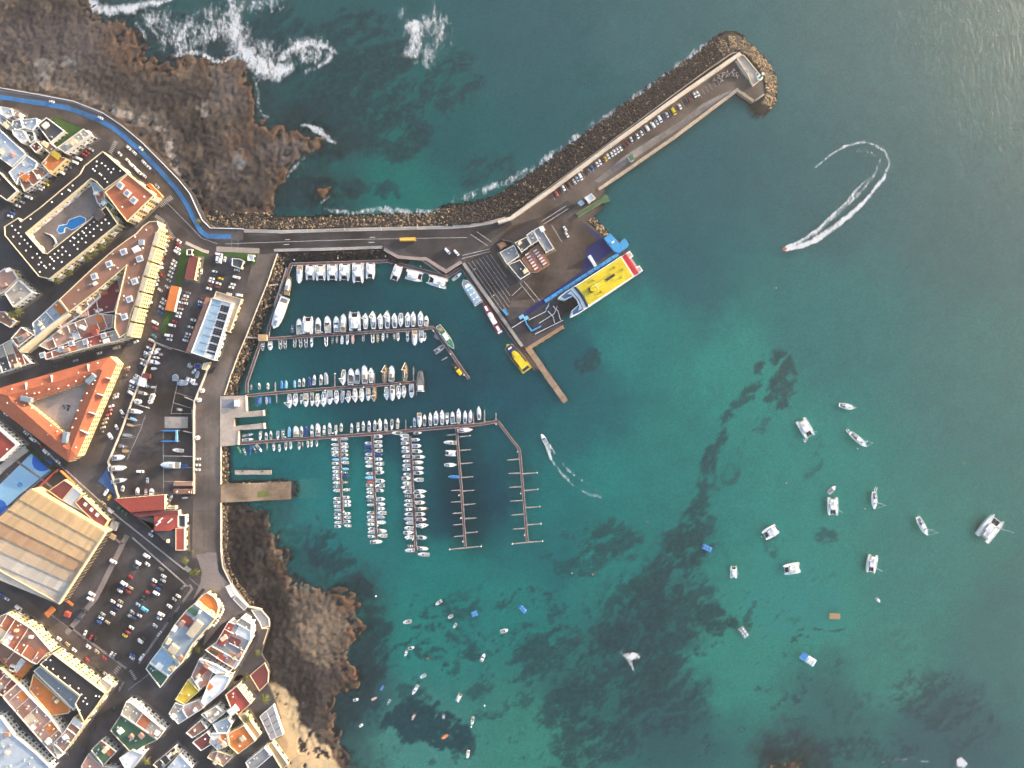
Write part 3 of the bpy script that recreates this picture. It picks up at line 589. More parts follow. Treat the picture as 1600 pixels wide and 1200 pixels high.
lines('yard_tarmac', [c6(190, 600, q_, 10) for q_ in ([(870, 0), (770, 460), (1100, 465)], [(830, 130), (1110, 212)], [(800, 290), (1090, 378)], [(650, 710), (650, 1190)], [(660, 1130), (930, 1130)], [(550, 0), (515, 150)], [(430, 300), (420, 390)], [(370, 490), (300, 700), (80, 1190)], [(130, 660), (310, 630)], [(0, 858), (215, 825)])] + [c6(150, 690, q_, 6) for q_ in ([(632, 130), (632, 490), (900, 490)], [(632, 130), (900, 140)], [(632, 250), (905, 242)], [(632, 372), (905, 372)])], .5, Z3)
lines('harbour_quay', [[(x_, 640), (x_, 860)] for x_ in (318, 326.5)] + [[(303, y_), (343, y_ - 3)] for y_ in (828, 800)] + [[(387, 430), (352, 560)]], .35, Z3, mat('slab_joint', (.05, .045, .042), .9, .1))
# pale footways and kerbs beside the roads
def kerb(name, pts, wd, h=.14, m=None):
    return tag(strip(MB(), pts, wd, G - .2, G + h).build(name, m or M['concrete']), kind='structure')
kerb('footway', [(381, 360.5), (440, 362), (560, 358.5), (702, 355), (735, 352.5), (766, 347.5), (790, 341)], 5.5, .2)
kerb('footway', [(338, 389), (405, 392)], 8, .15, mat('tan_footway', (.33, .28, .25), .9, .2, .8))
kerb('footway', [(428, 391), (520, 389), (597, 386)], 4.5, .15)
kerb('footway', [(600, 389), (622, 401.5), (657, 404.5), (665, 404), (697, 424), (721, 409)], 5, .15, mat('rosy_footway', (.33, .26, .24), .9, .2, .8))
kerb('footway', [(724, 411), (816, 541)], 5, .2)
kerb('footway', [(290, 379), (318, 392), (326, 394)], 5, .15, M['cream_conc'])
kerb('footway', [(346, 868), (349, 886), (362, 914), (388, 948)], 5, .15, M['paving'])
kerb('footway', c6(100, 840, [(20, 900), (300, 560), (590, -20)]), 8, .12, M['paving'])
kerb('footway', c6(100, 840, [(640, 0), (1160, 460)]), 2.2, .12, M['concrete'])
kerb('footway', c6(100, 840, [(1175, 440), (1200, 480), (1120, 590), (700, 1180)]), 3.5, .12, M['paving'])
kerb('footway', c6(0, 880, [(640, 590), (900, 780), (1180, 985)]), 3, .12, M['paving'])
kerb('footway', [(300, 640), (302, 700), (302, 772)], 1.4, .9, M['cream_conc'])
kerb('footway', [(322, 868), (330, 868), (335, 872)], 10, .1, M['paving'])
kerb('footway', [(0, 702), (60, 745), (130, 800), (190, 850)], 3.4, .12, M['paving'])
kerb('footway', [(36, 668), (92, 725), (175, 800), (288, 890)], 2.2, .12, M['concrete'])

def wall(name, label, pts, wd, z0, z1, m, cat='wall', group=None):
    return tag(strip(MB(), pts, wd, z0, z1).build(name, m), label, cat, group)
wall('promenade_wall', 'low white wall along the seaward edge of the curving promenade', OUTER, .9, G - 2.5, G + 1.0, M['white'])
wr = root('pier_wall', 'long cream storm wall along the seaward side of the pier', 'wall')
strip(MB(), [(1157, 83), (1062, 148.5), (950, 229.5), (860, 297), (798, 341), (778, 347)], 5.2, G - 3, G + 4.0).build('wall_body', M['cream_conc'], wr)
strip(MB(), [(1152, 81), (1143, 83.5), (1108, 107), (1060, 142), (950, 224), (862, 290), (800, 336)], 1.1, G - 3, G + 3.0).build('outer_parapet', M['concrete'], wr)
wall('quay_edge_beam', 'pale worn edge beam on the harbour side of the pier', [(1178, 158), (1152, 140), (1054, 214), (989, 259), (935, 296)], 4.5, G - 4, G + .35, mat('pier_edge', (.42, .34, .26), .9, .3, .4, stain=.3), 'quay edge')
wall('quay_edge_beam', 'short quay edge beam closing the pier head corner', [(1194, 147), (1180, 157)], 2.5, G - 4, G + .6, M['concrete'], 'quay edge')
wall('basin_parapet', 'thin pale parapet along the western bank of the marina basin', [(433, 396), (418, 440), (398, 490), (383, 528), (372, 554), (360, 586), (350, 617)], .9, G - 1, G + .7, M['cream_conc'])
wall('sea_wall', 'pale sea wall south of the slipway above the dark lava shore', [(344.5, 786), (344.5, 860), (347.5, 886), (360.5, 913), (388, 949), (408, 953)], 1.2, G - 3, G + .8, M['cream_conc'])
wall('sea_wall', 'short pale sea wall between the launching dock and the slipway', [(344.5, 698), (344.5, 757)], 1.2, G - 3, G + .8, M['cream_conc'])
wall('yard_wall', 'cream wall along the eastern side of the boatyard', [(328, 566), (315, 598), (303, 627), (302, 640), (302, 772)], 1.6, G - .2, G + 2.2, M['cream_conc'])
wall('yard_wall', 'cream wall along the western side of the boatyard', [(242, 536), (222, 585), (205, 628), (188, 674), (168, 722), (184, 778)], 1.6, G - .2, G + 2.0, M['cream_conc'])
wall('yard_fence', 'grey wire fence across the northern end of the boatyard', [(232, 531), (262, 542), (298, 553)], .8, G - .2, G + 1.8, M['concrete'], 'fence')

# launching dock of the travel lift: platform and two fingers of pale concrete
conc = mat('dock_concrete', (.44, .37, .32), .9, .18, .5, stain=.2)
dk = root('launching_dock', 'pale concrete launching dock with two fingers by the boatyard', 'dock')
MB().prism(wp([(344, 619), (383, 618), (384, 643), (410, 641), (411, 650), (366, 653), (366, 666), (411, 661), (412, 670), (372, 672), (371, 695), (344, 698)]), -3, G + .25).build('platform', conc, dk)
for p in ([(383.3, 619), (384.3, 642.5)], [(410.5, 641.2), (411.3, 650)], [(411.5, 661.2), (412.3, 670)], [(372.4, 673), (371.4, 695)]): strip(MB(), p, 1.6, -3, G + .6).build('sunlit_edge_strip', M['cream_conc'], dk)  # cream strips added to paint the sunlit east edges of the dock
gp_ = MB().box(-5, 5, -3.5, 3.5, G + .25, G + .32).build('wash_pad', mat('pad_grey', (.22, .24, .28), .7, .2, .4), dk, loc=(W(357, 631, G).x, W(357, 631, G).y, 0)); MB().box(-1.6, 1.6, -2.4, 2.4, G + .25, G + 2.6).build('pump_house', M['white'], dk, loc=(W(371, 630, G).x, W(371, 630, G).y, 0))
sl = root('slipway', 'sloping concrete slipway running down into the water', 'slipway')
ed = [(462, 752), (459, 756), (465, 760), (461, 764), (466, 769), (458, 773), (463, 777), (455, 780)]; sz_ = lambda x_: G - (x_ - 344) / 112 * (G + .02)
p4 = [W(344, 757.5, G)] + [W(x_, y_, sz_(x_)) for x_, y_ in ed] + [W(344, 785.5, G)]; n_ = len(p4)
mb = MB(); mb.add([*p4, *[Vector((v.x, v.y, -4)) for v in p4]], [tuple(range(n_ - 1, -1, -1))] + [(i, (i + 1) % n_, n_ + (i + 1) % n_, n_ + i) for i in range(n_)])
mb.build('ramp', mat('slip_concrete', (.27, .2, .145), .9, .4, .3, stain=.6, bump=.3), sl)
p5 = [W(x_, y_, sz_(x_)) for x_, y_ in ((402, 769), (420, 768), (420, 776), (402, 777))]
MB().add([v + Vector((0, 0, .03)) for v in p5], [(3, 2, 1, 0)]).build('algae_patch', mat('algae', (.12, .14, .04), .9, .4, .5), sl)
bx = root('floating_platform', 'pale floating platform moored north of the slipway', 'pontoon')
MB().prism(wp([(367, 735), (424, 735), (424, 741.5), (367, 741.5)], .6), -.2, .6).build('deck', conc, bx)
for x_ in (380, 411): MB().box(-.5, .5, -.5, .5, .61, 1.1).build('bollard', M['glass'], bx, loc=(W(x_, 736, 0).x, W(x_, 736, 0).y, 0))

# ------------------------------------------------------------------ pontoons
PON = mat('pontoon_deck', (.125, .066, .064), .85, .2, .9, stain=.15); PED = mat('pontoon_edge', (.34, .30, .30), .8, .15, .8); WOOD = mat('jetty_planks', (.36, .25, .18), .9, .25, .7, stain=.15)
pile_me = MB().tube([(0, 0, -3), (0, 0, 1.9)], .45, n=8).mesh('pile', M['white'])
def pontoon(label, pts, wd=4.6, fingers=(), piles=(), name='floating_pontoon'):
    r = root(name, label, 'pontoon')
    strip(MB(), pts, wd, -.3, .55).build('float', PED, r)
    strip(MB(), pts, wd - 1.7, .5, .58).build('walkway', PON, r)
    for f in fingers: strip(MB(), f, 2.0, -.3, .45, w1=1.2).build('finger', PED, r)
    for x_, y_ in piles: link('pile', pile_me, r, (W(x_, y_, 1).x, W(x_, y_, 1).y, 0))
    return r
c4 = lambda pts: c6(650, 620, pts, 4.8)
pontoon('maroon pontoon round the northern basin where the catamarans lie', [(418, 527), (420, 512), (455, 413), (607, 408), (698, 433), (720, 419)], 5, [], c6(400, 370, [(360, 215), (768, 200), (1216, 182), (228, 545)]) + [(657, 416)])
pontoon('maroon pontoon along the ferry quay wall', [(722, 418), (818, 551), (838, 578)], 5, [])
pontoon('northern boat pontoon bending southeast at its outer end', [(410, 530.5), (416, 529.5), (560, 520), (650, 515), (676, 511.5), (733, 592)], 4.6, [[(699, 558), (690, 563)]], [(503, 519), (704, 553), (725, 586), (677, 517)])
pontoon('sloping pontoon along the western bank of the basin', [(408, 532), (385.5, 598), (385.5, 614)], 4.6)
pontoon('middle boat pontoon running east from the launching dock', [(384, 618.5), (420, 615), (500, 608), (580, 602.5), (648, 597), (649, 618)], 4.6, [[(430, 612), (430, 597)], [(523, 604), (523, 584)], [(432, 616), (432, 629)], [(585, 600), (585, 583)], [(646, 596), (646, 573)], [(600, 600), (600, 584)]], [(523, 584), (625, 600), (568, 605), (508, 610)])
pontoon('long main boat pontoon carrying the southern fingers', [(372, 693), (500, 684), (580, 678), (750, 663), (777, 658.5)], 5, [[(634, 673), (634, 656)], [(740, 662), (740, 644)], [(757, 661), (757, 640)], [(775, 658), (775, 645)], [(417, 691), (417, 703)]], [(446, 683), (520, 677), (590, 672), (642, 667), (712, 661)])
pontoon('westernmost finger pontoon packed with small boats', c6(490, 680, [(240, 25), (255, 420), (272, 840)]), 4, [], c6(490, 680, [(260, 345), (280, 718)]))
pontoon('second finger pontoon from the west packed with boats', c6(490, 680, [(553, 5), (588, 985)]), 4, [], c6(490, 680, [(583, 480), (600, 850)]))
pontoon('third finger pontoon from the west with larger boats', c6(490, 680, [(903, 5), (960, 1105)]), 4.2, [], c6(490, 680, [(928, 980), (938, 540)]))
pontoon('nearly empty finger pontoon with bare side arms', c4([(303, 235), (340, 680), (370, 1130)]), 4,
        [c4([(328, 300), (408, 292)]), c4([(333, 403), (412, 395)]), c4([(338, 502), (424, 495)]), c4([(345, 606), (430, 598)]), c4([(350, 708), (440, 700)]), c4([(358, 810), (446, 803)]), c4([(366, 915), (455, 909)]), c4([(374, 1022), (462, 1014)]),
         c4([(305, 282), (232, 288)]), c4([(335, 700), (262, 704)]), c4([(340, 785), (266, 790)]), c4([(345, 870), (275, 876)]), c4([(352, 956), (280, 962)]), c4([(360, 1042), (285, 1050)]), c4([(370, 1133), (488, 1122)]), c4([(370, 1133), (250, 1145)])],
        c4([(322, 740), (336, 912), (350, 1087), (488, 1122), (252, 1145), (405, 292)]))
pontoon('empty outermost pontoon bending south past the marina mouth', [(778, 658.5), (812, 703), (818, 775), (824, 846)], 4.2,
        [c4([(775, 468), (684, 475)]), c4([(785, 572), (692, 576)]), c4([(793, 674), (700, 680)]), c4([(800, 777), (708, 783)]), c4([(808, 880), (716, 888)]), c4([(815, 986), (726, 993)]), c4([(798, 578), (908, 570)]), c4([(806, 704), (914, 695)]), c4([(815, 832), (928, 824)]), c4([(825, 962), (938, 953)]), c4([(835, 1092), (952, 1083)]), c4([(835, 1092), (720, 1104)])],
        c4([(760, 413), (785, 725), (813, 1038), (908, 570), (914, 695), (928, 824), (938, 953), (950, 1083), (722, 1104), (600, 207)]))
def gangway(label, pts, z0=G, z1=.6):
    r = root('gangway', label, 'gangway'); L, R = strip_poly(pts, 2.2)
    for nm, A, B in (('ramp', L, R), ('handrail', [p + (q - p) * .0 for p, q in zip(L, R)], [p + (q - p) * .12 for p, q in zip(L, R)]), ('handrail', [p + (q - p) * .88 for p, q in zip(L, R)], R)):
        h = 0 if nm == 'ramp' else 1.0
        v = [W(A[0].x, A[0].y, z0 + .1 + h), W(A[-1].x, A[-1].y, z1 + .1 + h), W(B[-1].x, B[-1].y, z1 + .1 + h), W(B[0].x, B[0].y, z0 + .1 + h)]
        MB().add([*v, *[p - Vector((0, 0, .15)) for p in v]], [(0, 1, 2, 3), (7, 6, 5, 4), (0, 4, 5, 1), (1, 5, 6, 2), (2, 6, 7, 3), (3, 7, 4, 0)]).build(nm, PED, r)
gangway('pale gangway across the rocks to the northern pontoon head', [(383, 527), (413, 528.5)])
gangway('pale gangway down to the catamaran pontoon', [(416, 447), (434, 444)])
gangway('long narrow gangway beside the white motor yacht', [(448, 418), (428, 478)])
gangway('gangway from the road corner to the northern basin pontoon', [(660, 407), (688, 427)])
hut = root('pontoon_hut', 'small tan hut on the head of the northern pontoon', 'hut', W(412, 528, .55))
MB().box(-3, 3, -2.2, 2.2, 0, 2.4).build('wall', M['cream_conc'], hut); MB().box(-3.4, 3.4, -2.6, 2.6, 2.42, 2.75).build('roof', mat('tan_roof', (.5, .33, .18), .8, .15), hut)
# timber fishing jetty off the terminal corner
jr = root('timber_jetty', 'long brown plank jetty reaching southeast from the ferry quay', 'jetty')
A_, B_ = Vector((826, 545)), Vector((884, 628)); dJ = (B_ - A_).normalized(); nJ = Vector((-dJ.y, dJ.x)); LJ = (B_ - A_).length; nP = 34
for i in range(nP):
    a = A_ + dJ * (LJ * i / nP + .15); b = A_ + dJ * (LJ * (i + 1) / nP - .15)
    MB().prism(wp([(a + nJ * 4.6), (b + nJ * 4.6), (b - nJ * 4.6), (a - nJ * 4.6)], 2.2), 1.9, 2.2 + .02 * (i % 3)).build('plank', WOOD, jr)
for i in range(5):
    c = A_ + dJ * (LJ * (.12 + .2 * i)); strip(MB(), [c + nJ * 7.2, c - nJ * 7.2], .9, 1.2, 2.5).build('cross_beam', mat('jetty_beam', (.2, .14, .1), .9, .2), jr)
    for s_ in (-1, 1): MB().tube([(W(*(c + nJ * 4 * s_), 2).x, W(*(c + nJ * 4 * s_), 2).y, -4), (W(*(c + nJ * 4 * s_), 2).x, W(*(c + nJ * 4 * s_), 2).y, 2.0)], .35).build('pile', WOOD, jr)
fj = root('fender_jetty', 'brown sunlit timber fender wall along the south edge of the terminal', 'jetty')
strip(MB(), [(821, 546), (880, 509)], 6, -2, G - .6).build('walkway', WOOD, fj); strip(MB(), [(822, 549), (881, 512)], 1.2, -2, G + .1).build('fender', mat('orange_timber', (.45, .27, .13), .9, .2), fj)
for i in range(6):
    c = Vector((828, 547)) + Vector((53, -33)) * (i / 5); MB().tube([(W(*c, 0).x, W(*c, 0).y, -4), (W(*c, 0).x, W(*c, 0).y, 1.6)], .5).build('pile', WOOD, fj)
# ------------------------------------------------------------------ buildings
ROOFC = dict(black=(.035, .033, .037), grey=(.26, .27, .29), pale=(.44, .5, .57), lightblue=(.33, .47, .6), brown=(.29, .15, .105), red=(.36, .075, .06), maroon=(.19, .055, .055), orange=(.62, .2, .06), terracotta=(.46, .15, .08),
             white=(.74, .74, .75), cream=(.62, .52, .38), tan=(.5, .36, .22), green=(.06, .14, .085), slate=(.07, .075, .085), pink=(.42, .25, .2), yellow=(.58, .42, .05), dark=(.075, .07, .075), beige=(.42, .36, .3), bluegrey=(.3, .37, .44))
WALLC = dict(white=(.78, .75, .7), cream=(.74, .62, .42), yellow=(.76, .6, .32), grey=(.5, .48, .46), tan=(.6, .45, .28))
def rm(c): return mat('roof_' + c, ROOFC[c], .85, .16, .35, stain=.16)
def wm(c): return mat('wall_' + c, WALLC[c], .85, .08, .5, stain=.06)
win_me = MB().box(-.75, .75, -.06, .06, -.75, .75).mesh('window', M['glass'])
door_me = MB().box(-1.3, 1.3, -.06, .06, -1.2, 1.2).mesh('shop_window', M['glass'])
bal_me = MB().box(-1.7, 1.7, -.02, 1.1, -.1, .95, 0, 0).mesh('balcony', wm('white'))
dome = MB(); dome.tube([(0, 0, 0), (0, 0, .35), (0, 0, .6)], .75, n=8, r1=.3); vent_me = dome.mesh('roof_vent', M['white'])
ac_me = MB().box(-.6, .6, -.45, .45, 0, .8).mesh('air_conditioner', mat('ac_metal', (.55, .55, .55), .5, .1))
tank_me = MB().tube([(0, 0, 0), (0, 0, 1.4)], .7, n=10).mesh('water_tank', mat('tank_grey', (.3, .33, .36), .6, .1))

NPAV = [0]; PAVM = [mat('pavement_%d' % i, c_, .9, .25, .6, stain=.3) for i, c_ in enumerate(((.17, .15, .14), (.2, .165, .145), (.14, .13, .135)))]
def clip(poly, ax, lim):
    out = []; n = len(poly)
    for i in range(n):
        a, b = Vector(poly[i]), Vector(poly[(i + 1) % n]); da, db_ = a.dot(ax) - lim, b.dot(ax) - lim
        if da >= 0: out.append((a.x, a.y))
        if (da >= 0) != (db_ >= 0): p = a + (b - a) * (da / (da - db_)); out.append((p.x, p.y))
    return out
def offset_line(c, e):
    # low wall along the far cross side of a terrace cell
    m = max(Vector(a).dot(e) for a in c); q = Vector((-e.y, e.x)); v = [Vector(a).dot(q) for a in c if Vector(a).dot(e) > m - .4] or [0, 1]
    v0, v1 = min(v) + .15, max(v) - .15
    if v1 - v0 < .6: v1 = v0 + .6
    return [tuple(e * (m - .32) + q * v0), tuple(e * (m - .02) + q * v0), tuple(e * (m - .02) + q * v1), tuple(e * (m - .32) + q * v1)]
def building(name, label, poly, h, wall='white', roof='grey', par='white', ph=.8, vents=(), boxes=(), clut=0, wins=True, bal=False, base=G, cat='building', roofmat=None, back=-.05, pw=.45, cells=None):
    top = base + h; P = ccw(wp(poly, top)); n = len(P); cx = sum(a[0] for a in P) / n; cy = sum(a[1] for a in P) / n
    r = root(name, label, cat, (cx, cy, base)); L = [(a[0] - cx, a[1] - cy) for a in P]; I = offset(L, pw)
    MB().prism(L, -.3, h - ph - .12, top=False).build('wall', wm(wall), r)
    MB().prism(I, h - ph - .3, h - ph, top=True).build('roof', roofmat or rm(roof), r)
    k = n; v = [(a[0], a[1], h - ph - .12) for a in offset(L, -.06)] + [(a[0], a[1], h) for a in offset(L, -.06)] + [(a[0], a[1], h) for a in I] + [(a[0], a[1], h - ph - .1) for a in I]
    f = []
    for i in range(n):
        j = (i + 1) % n; f += [(i, j, k + j, k + i), (k + i, k + j, 2 * k + j, 2 * k + i), (2 * k + i, 2 * k + j, 3 * k + j, 3 * k + i)]
    MB().add(v, f).build('parapet', wm(par) if par in WALLC else rm(par), r)
    for vx, vy in vents:
        q = W(vx, vy, top - ph); link('roof_vent', vent_me, r, (q.x - cx, q.y - cy, h - ph))
    for b in boxes:                  # (x, y, w, d, angle, height, colour, name)
        q = W(b[0], b[1], top - ph + b[5]); nm = b[7] if len(b) > 7 else 'stair_head'
        bb = MB().box(-b[2] * MPP / 2, b[2] * MPP / 2, -b[3] * MPP / 2, b[3] * MPP / 2, 0, b[5]).build(nm, rm(b[6]), r, loc=(q.x - cx, q.y - cy, h - ph), rz=math.radians(b[4]))
        if nm == 'skylight': MB().box(-b[2] * MPP * .33, b[2] * MPP * .33, -b[3] * MPP * .33, b[3] * MPP * .33, b[5], b[5] + .08).build('pane', mat('sky_glass', (.22, .28, .34), .2, 0), bb)
    rr = random.Random(int(abs(cx * 7 + cy * 13)))
    if wins and h > 5 and base == G:
        NPAV[0] += 1; MB().prism(offset(L, -1.7), -.2, .10 + .0009 * (NPAV[0] % 70)).build('pavement', PAVM[NPAV[0] % 3], r)
    if (clut >= 5 if cells is None else cells) and wins:            # roof terraces parted by low white walls
        k_ = max(range(n), key=lambda i: (Vector(L[i]) - Vector(L[(i + 1) % n])).length); e = (Vector(L[(k_ + 1) % n]) - Vector(L[k_])).normalized(); q_ = Vector((-e.y, e.x))
        us = [Vector(a).dot(e) for a in I]; vs = [Vector(a).dot(q_) for a in I]; u = min(us); vm = (min(vs) + max(vs)) / 2; deep = max(vs) - min(vs) > 13; ci = 0
        while u < max(us) - 1:
            u1_ = u + rr.uniform(5, 10)
            for lo, hi in (((min(vs), vm), (vm, max(vs))) if deep else ((min(vs), max(vs)),)):
                c_ = I
                for ax, sg, lim in ((e, 1, u), (e, -1, -u1_), (q_, 1, lo), (q_, -1, -hi)): c_ = clip(c_, ax * sg, lim * sg * sg)
                if len(c_) < 3 or abs(area(c_)) < 6: continue
                ci += 1; c_ = ccw(c_)
                if rr.random() < .62: MB().prism(offset(c_, .3), h - ph, h - ph + .05 + .004 * (ci % 9)).build('terrace_floor', rm(rr.choice(['beige', 'pink', roof, roof, 'white', 'brown', 'cream', 'terracotta', 'terracotta', 'orange'])), r)
                if rr.random() < .6: MB().prism(offset_line(c_, e), h - ph, h - ph + rr.uniform(.7, 1.1)).build('partition_wall', wm('white'), r)
            u = u1_
    xs = [a[0] for a in L]; ys = [a[1] for a in L]; got = 0; tries = 0; In = offset(L, 1.3)
    while got < clut and tries < clut * 12:
        tries += 1; x = rr.uniform(min(xs), max(xs)); y = rr.uniform(min(ys), max(ys))
        if not inside([tuple(a) for a in In], np.array([x]), np.array([y]))[0]: continue
        q = rr.random(); got += 1
        if q < .45: link('air_conditioner', ac_me, r, (x, y, h - ph), rr.uniform(0, 3))
        elif q < .65: link('water_tank', tank_me, r, (x, y, h - ph))
        elif q < .8: link('roof_vent', vent_me, r, (x, y, h - ph))
        else:
            s = rr.uniform(1.2, 2.4); MB().box(-s, s, -s * .7, s * .7, 0, 2.3).build('stair_head', rr.choice([wm('white'), wm('cream'), rm('pink')]), r, loc=(x, y, h - ph), rz=math.atan2(L[1][1] - L[0][1], L[1][0] - L[0][0]))
    if wins:
        for i in range(n):
            a = Vector(L[i]); b = Vector(L[(i + 1) % n]); e = b - a; ln = e.length
            if ln < 4: continue
            e /= ln; nn = Vector((e.y, -e.x)); to = Vector((-(cx + (a.x + b.x) / 2), -(cy + (a.y + b.y) / 2))).normalized()
            if nn.dot(to) < back: continue
            rz = math.atan2(e.y, e.x); st = max(1, int((h - 1) / 3.0)); m = max(1, int(ln / 3.4))
            for s in range(st):
                for c in range(m):
                    p = a + e * (ln * (c + .5) / m)
                    z = 1.7 + 3.0 * s
                    if s == 0 and c % 2 == 0: link('shop_window', door_me, r, (p.x + nn.x * .03, p.y + nn.y * .03, 1.35), rz)
                    else: link('window', win_me, r, (p.x + nn.x * .03, p.y + nn.y * .03, z), rz)
                    if bal and s and c % 3 == 1: link('balcony', bal_me, r, (p.x, p.y, z - 1.3), rz + math.pi)
    return r

t1 = lambda p: c6(0, 130, p); t2 = lambda p: c6(0, 320, p); t3 = lambda p: c6(0, 510, p); t4 = lambda p: c6(0, 700, p); t5 = lambda p: c6(0, 880, p); t6 = lambda p: c6(0, 1000, p)
u1 = lambda p: c6(200, 320, p); u2 = lambda p: c6(200, 510, p); u3 = lambda p: c6(150, 690, p); u4 = lambda p: c6(200, 860, p); u5 = lambda p: c6(200, 1000, p)

# north-west block
building('flat_roof_house', 'house with large pale blue flat roof at the left edge', t1([(-60, 380), (0, 440), (240, 662), (110, 785), (0, 705), (-60, 660)]), 8, 'white', 'pale', clut=5, cells=False)
building('flat_roof_house', 'house with pale blue roof beside the orange terraces', t1([(250, 675), (345, 745), (325, 800), (170, 885), (150, 945), (78, 835)]), 8, 'white', 'pale', clut=4)
for i, (p, h, rc_, lb) in enumerate([([(0, 215), (105, 235), (120, 300), (60, 330), (0, 290)], 7, 'white', 'small white terraced house nearest the coast road corner'), ([(118, 240), (185, 275), (190, 330), (135, 330)], 6, 'beige', 'small beige-roofed house by the coast road'),
                                     ([(0, 300), (55, 335), (110, 395), (70, 430), (0, 375)], 6.5, 'bluegrey', 'blue-grey roofed house left in the dense white cluster'), ([(120, 345), (190, 340), (215, 420), (150, 440), (105, 400)], 7.5, 'grey', 'grey-roofed house in the middle of the white cluster'),
                                     ([(200, 340), (340, 325), (345, 385), (300, 440), (225, 420)], 7, 'pale', 'pale-roofed house beside the dark slate roof'), ([(110, 430), (210, 440), (260, 520), (200, 560), (120, 480)], 8, 'white', 'white-roofed house at the south of the white cluster'), ([(230, 440), (310, 450), (330, 530), (280, 560)], 6, 'slate', 'dark courtyard house inside the white cluster')]):
    building('terraced_house', lb, t1(p), h, 'white', rc_, clut=4)
building('slate_house', 'house with dark slate terrace next to the green lawn', t1([(345, 390), (432, 320), (600, 447), (470, 555)]), 6, 'white', 'slate', clut=3)
building('apartment_house', 'white apartment house with framed windows beside the lawn', t1([(535, 600), (780, 425), (845, 480), (610, 655)]), 9, 'white', 'cream', clut=6, bal=True)
building('orange_house', 'house with bright orange and yellow roof terraces', t1([(385, 750), (480, 640), (560, 685), (625, 705), (545, 780), (470, 850)]), 8, 'yellow', 'orange', 'cream', clut=3, boxes=[(t1([(520, 670)])[0] + (13, 9, -35, 1.2, 'yellow', 'roof_terrace'))[0:2] + (13, 9, -35, 1.2, 'yellow', 'roof_terrace')])
building('row_house', 'row houses with brown roof terraces facing the parked cars', t1([(180, 885), (345, 775), (400, 790), (505, 800), (330, 945), (225, 1015), (200, 960)]), 7, 'white', 'brown', clut=8, boxes=[t1([(220, 875)])[0] + (13, 10, -30, 1.6, 'orange', 'roof_terrace')])
building('maroon_house', 'small maroon-roofed house east of the pale roofs', t1([(275, 585), (340, 540), (395, 600), (330, 650)]), 8, 'cream', 'maroon', clut=2)
building('brown_house', 'low brown-roofed house between maroon roof and lawn', t1([(345, 540), (470, 560), (535, 610), (465, 660), (400, 600)]), 6, 'white', 'brown', clut=2)
building('black_roof_house', 'black flat-roofed house at the left edge below the pale roofs', t1([(-120, 760), (0, 840), (160, 1010), (60, 1100), (0, 1055), (-120, 1000)]), 9, 'cream', 'black', clut=1)
tag(slab('lawn', t1([(480, 332), (510, 314), (762, 418), (655, 508), (572, 548), (520, 602), (498, 582), (622, 460)]), G - .2, G + 1.0, M['grass']), kind='structure')

# hotel with the pool court
hv = t2([(112, 198), (142, 235), (190, 208), (285, 132), (172, 265), (125, 300), (198, 297), (230, 330), (183, 365), (257, 362), (243, 430), (288, 393), (303, 496), (347, 460), (372, 497), (362, 560), (386, 541), (414, 572), (430, 590), (372, 630), (466, 560), (502, 597), (505, 528), (471, 491), (487, 508), (511, 461), (541, 497), (578, 537), (582, 468), (616, 437), (546, 431), (584, 399), (652, 474), (693, 377), (725, 414), (733, 349), (802, 354), (658, 340), (767, 317), (683, 307), (697, 315), (733, 280), (786, 265), (807, 290), (771, 250), (842, 258), (876, 294), (878, 228), (807, 220), (912, 197), (948, 235), (843, 188), (880, 160), (952, 170), (988, 140), (1020, 175)]) + \
     c6(130, 230, [(252, 270), (345, 303), (412, 352), (468, 415), (565, 408), (520, 475), (245, 357), (182, 410), (215, 445), (305, 497), (338, 525), (400, 592), (450, 655), (693, 445)], 12) + t1([(680, 960), (640, 1000), (655, 1010), (580, 1040), (485, 1115)])
building('hotel', 'hotel with black gravel roof and white vents around a pool court', [(6, 354), (28, 340), (32, 346), (62, 324), (124, 272), (131, 259), (160, 236), (199, 271), (162, 297), (150, 284), (142, 279), (40, 364), (67, 395), (73, 396), (147, 337), (165, 322), (184, 350), (77, 436), (60, 432), (7, 368)], 12, 'cream', 'black', 'cream', vents=hv, bal=True, back=-.3, boxes=[(153, 335, 15, 12, 38, 2.2, 'dark')], cat='hotel')
ct = slab('hotel_court', [(40, 366), (144, 281), (163, 300), (168, 320), (147, 340), (74, 400), (66, 398)], G - .2, G + 5.0, M['paving'])
pool = root('swimming_pool', 'bright blue curved swimming pool in the hotel court', 'pool')
pp = t2([(540, 240), (560, 200), (630, 188), (652, 145), (752, 110), (800, 130), (800, 162), (700, 222), (668, 232), (622, 207), (602, 225), (600, 255), (560, 266)])
MB().prism(offset(ccw(wp(pp, G + 5)), -.7), G + 4.9, G + 5.25).build('pool_edge', M['white'], pool)
MB().prism(wp(pp, G + 5), G + 4.95, G + 5.32).build('pool_water', mat('pool_water', (.02, .22, .55), .15, .12, .3, spec=.5), pool)
pg = root('pool_pergola', 'curved dark bar counter beside the hotel pool', 'bar')
strip(MB(), t2([(400, 270), (450, 285), (490, 320), (510, 355), (490, 380)]), 2.2, G + 5, G + 7).build('counter', M['glass'], pg)
strip(MB(), t2([(420, 262), (470, 282), (508, 320), (522, 360), (500, 392)]), .9, G + 5, G + 7.4).build('rim', M['white'], pg)
hob = bpy.data.objects['hotel']
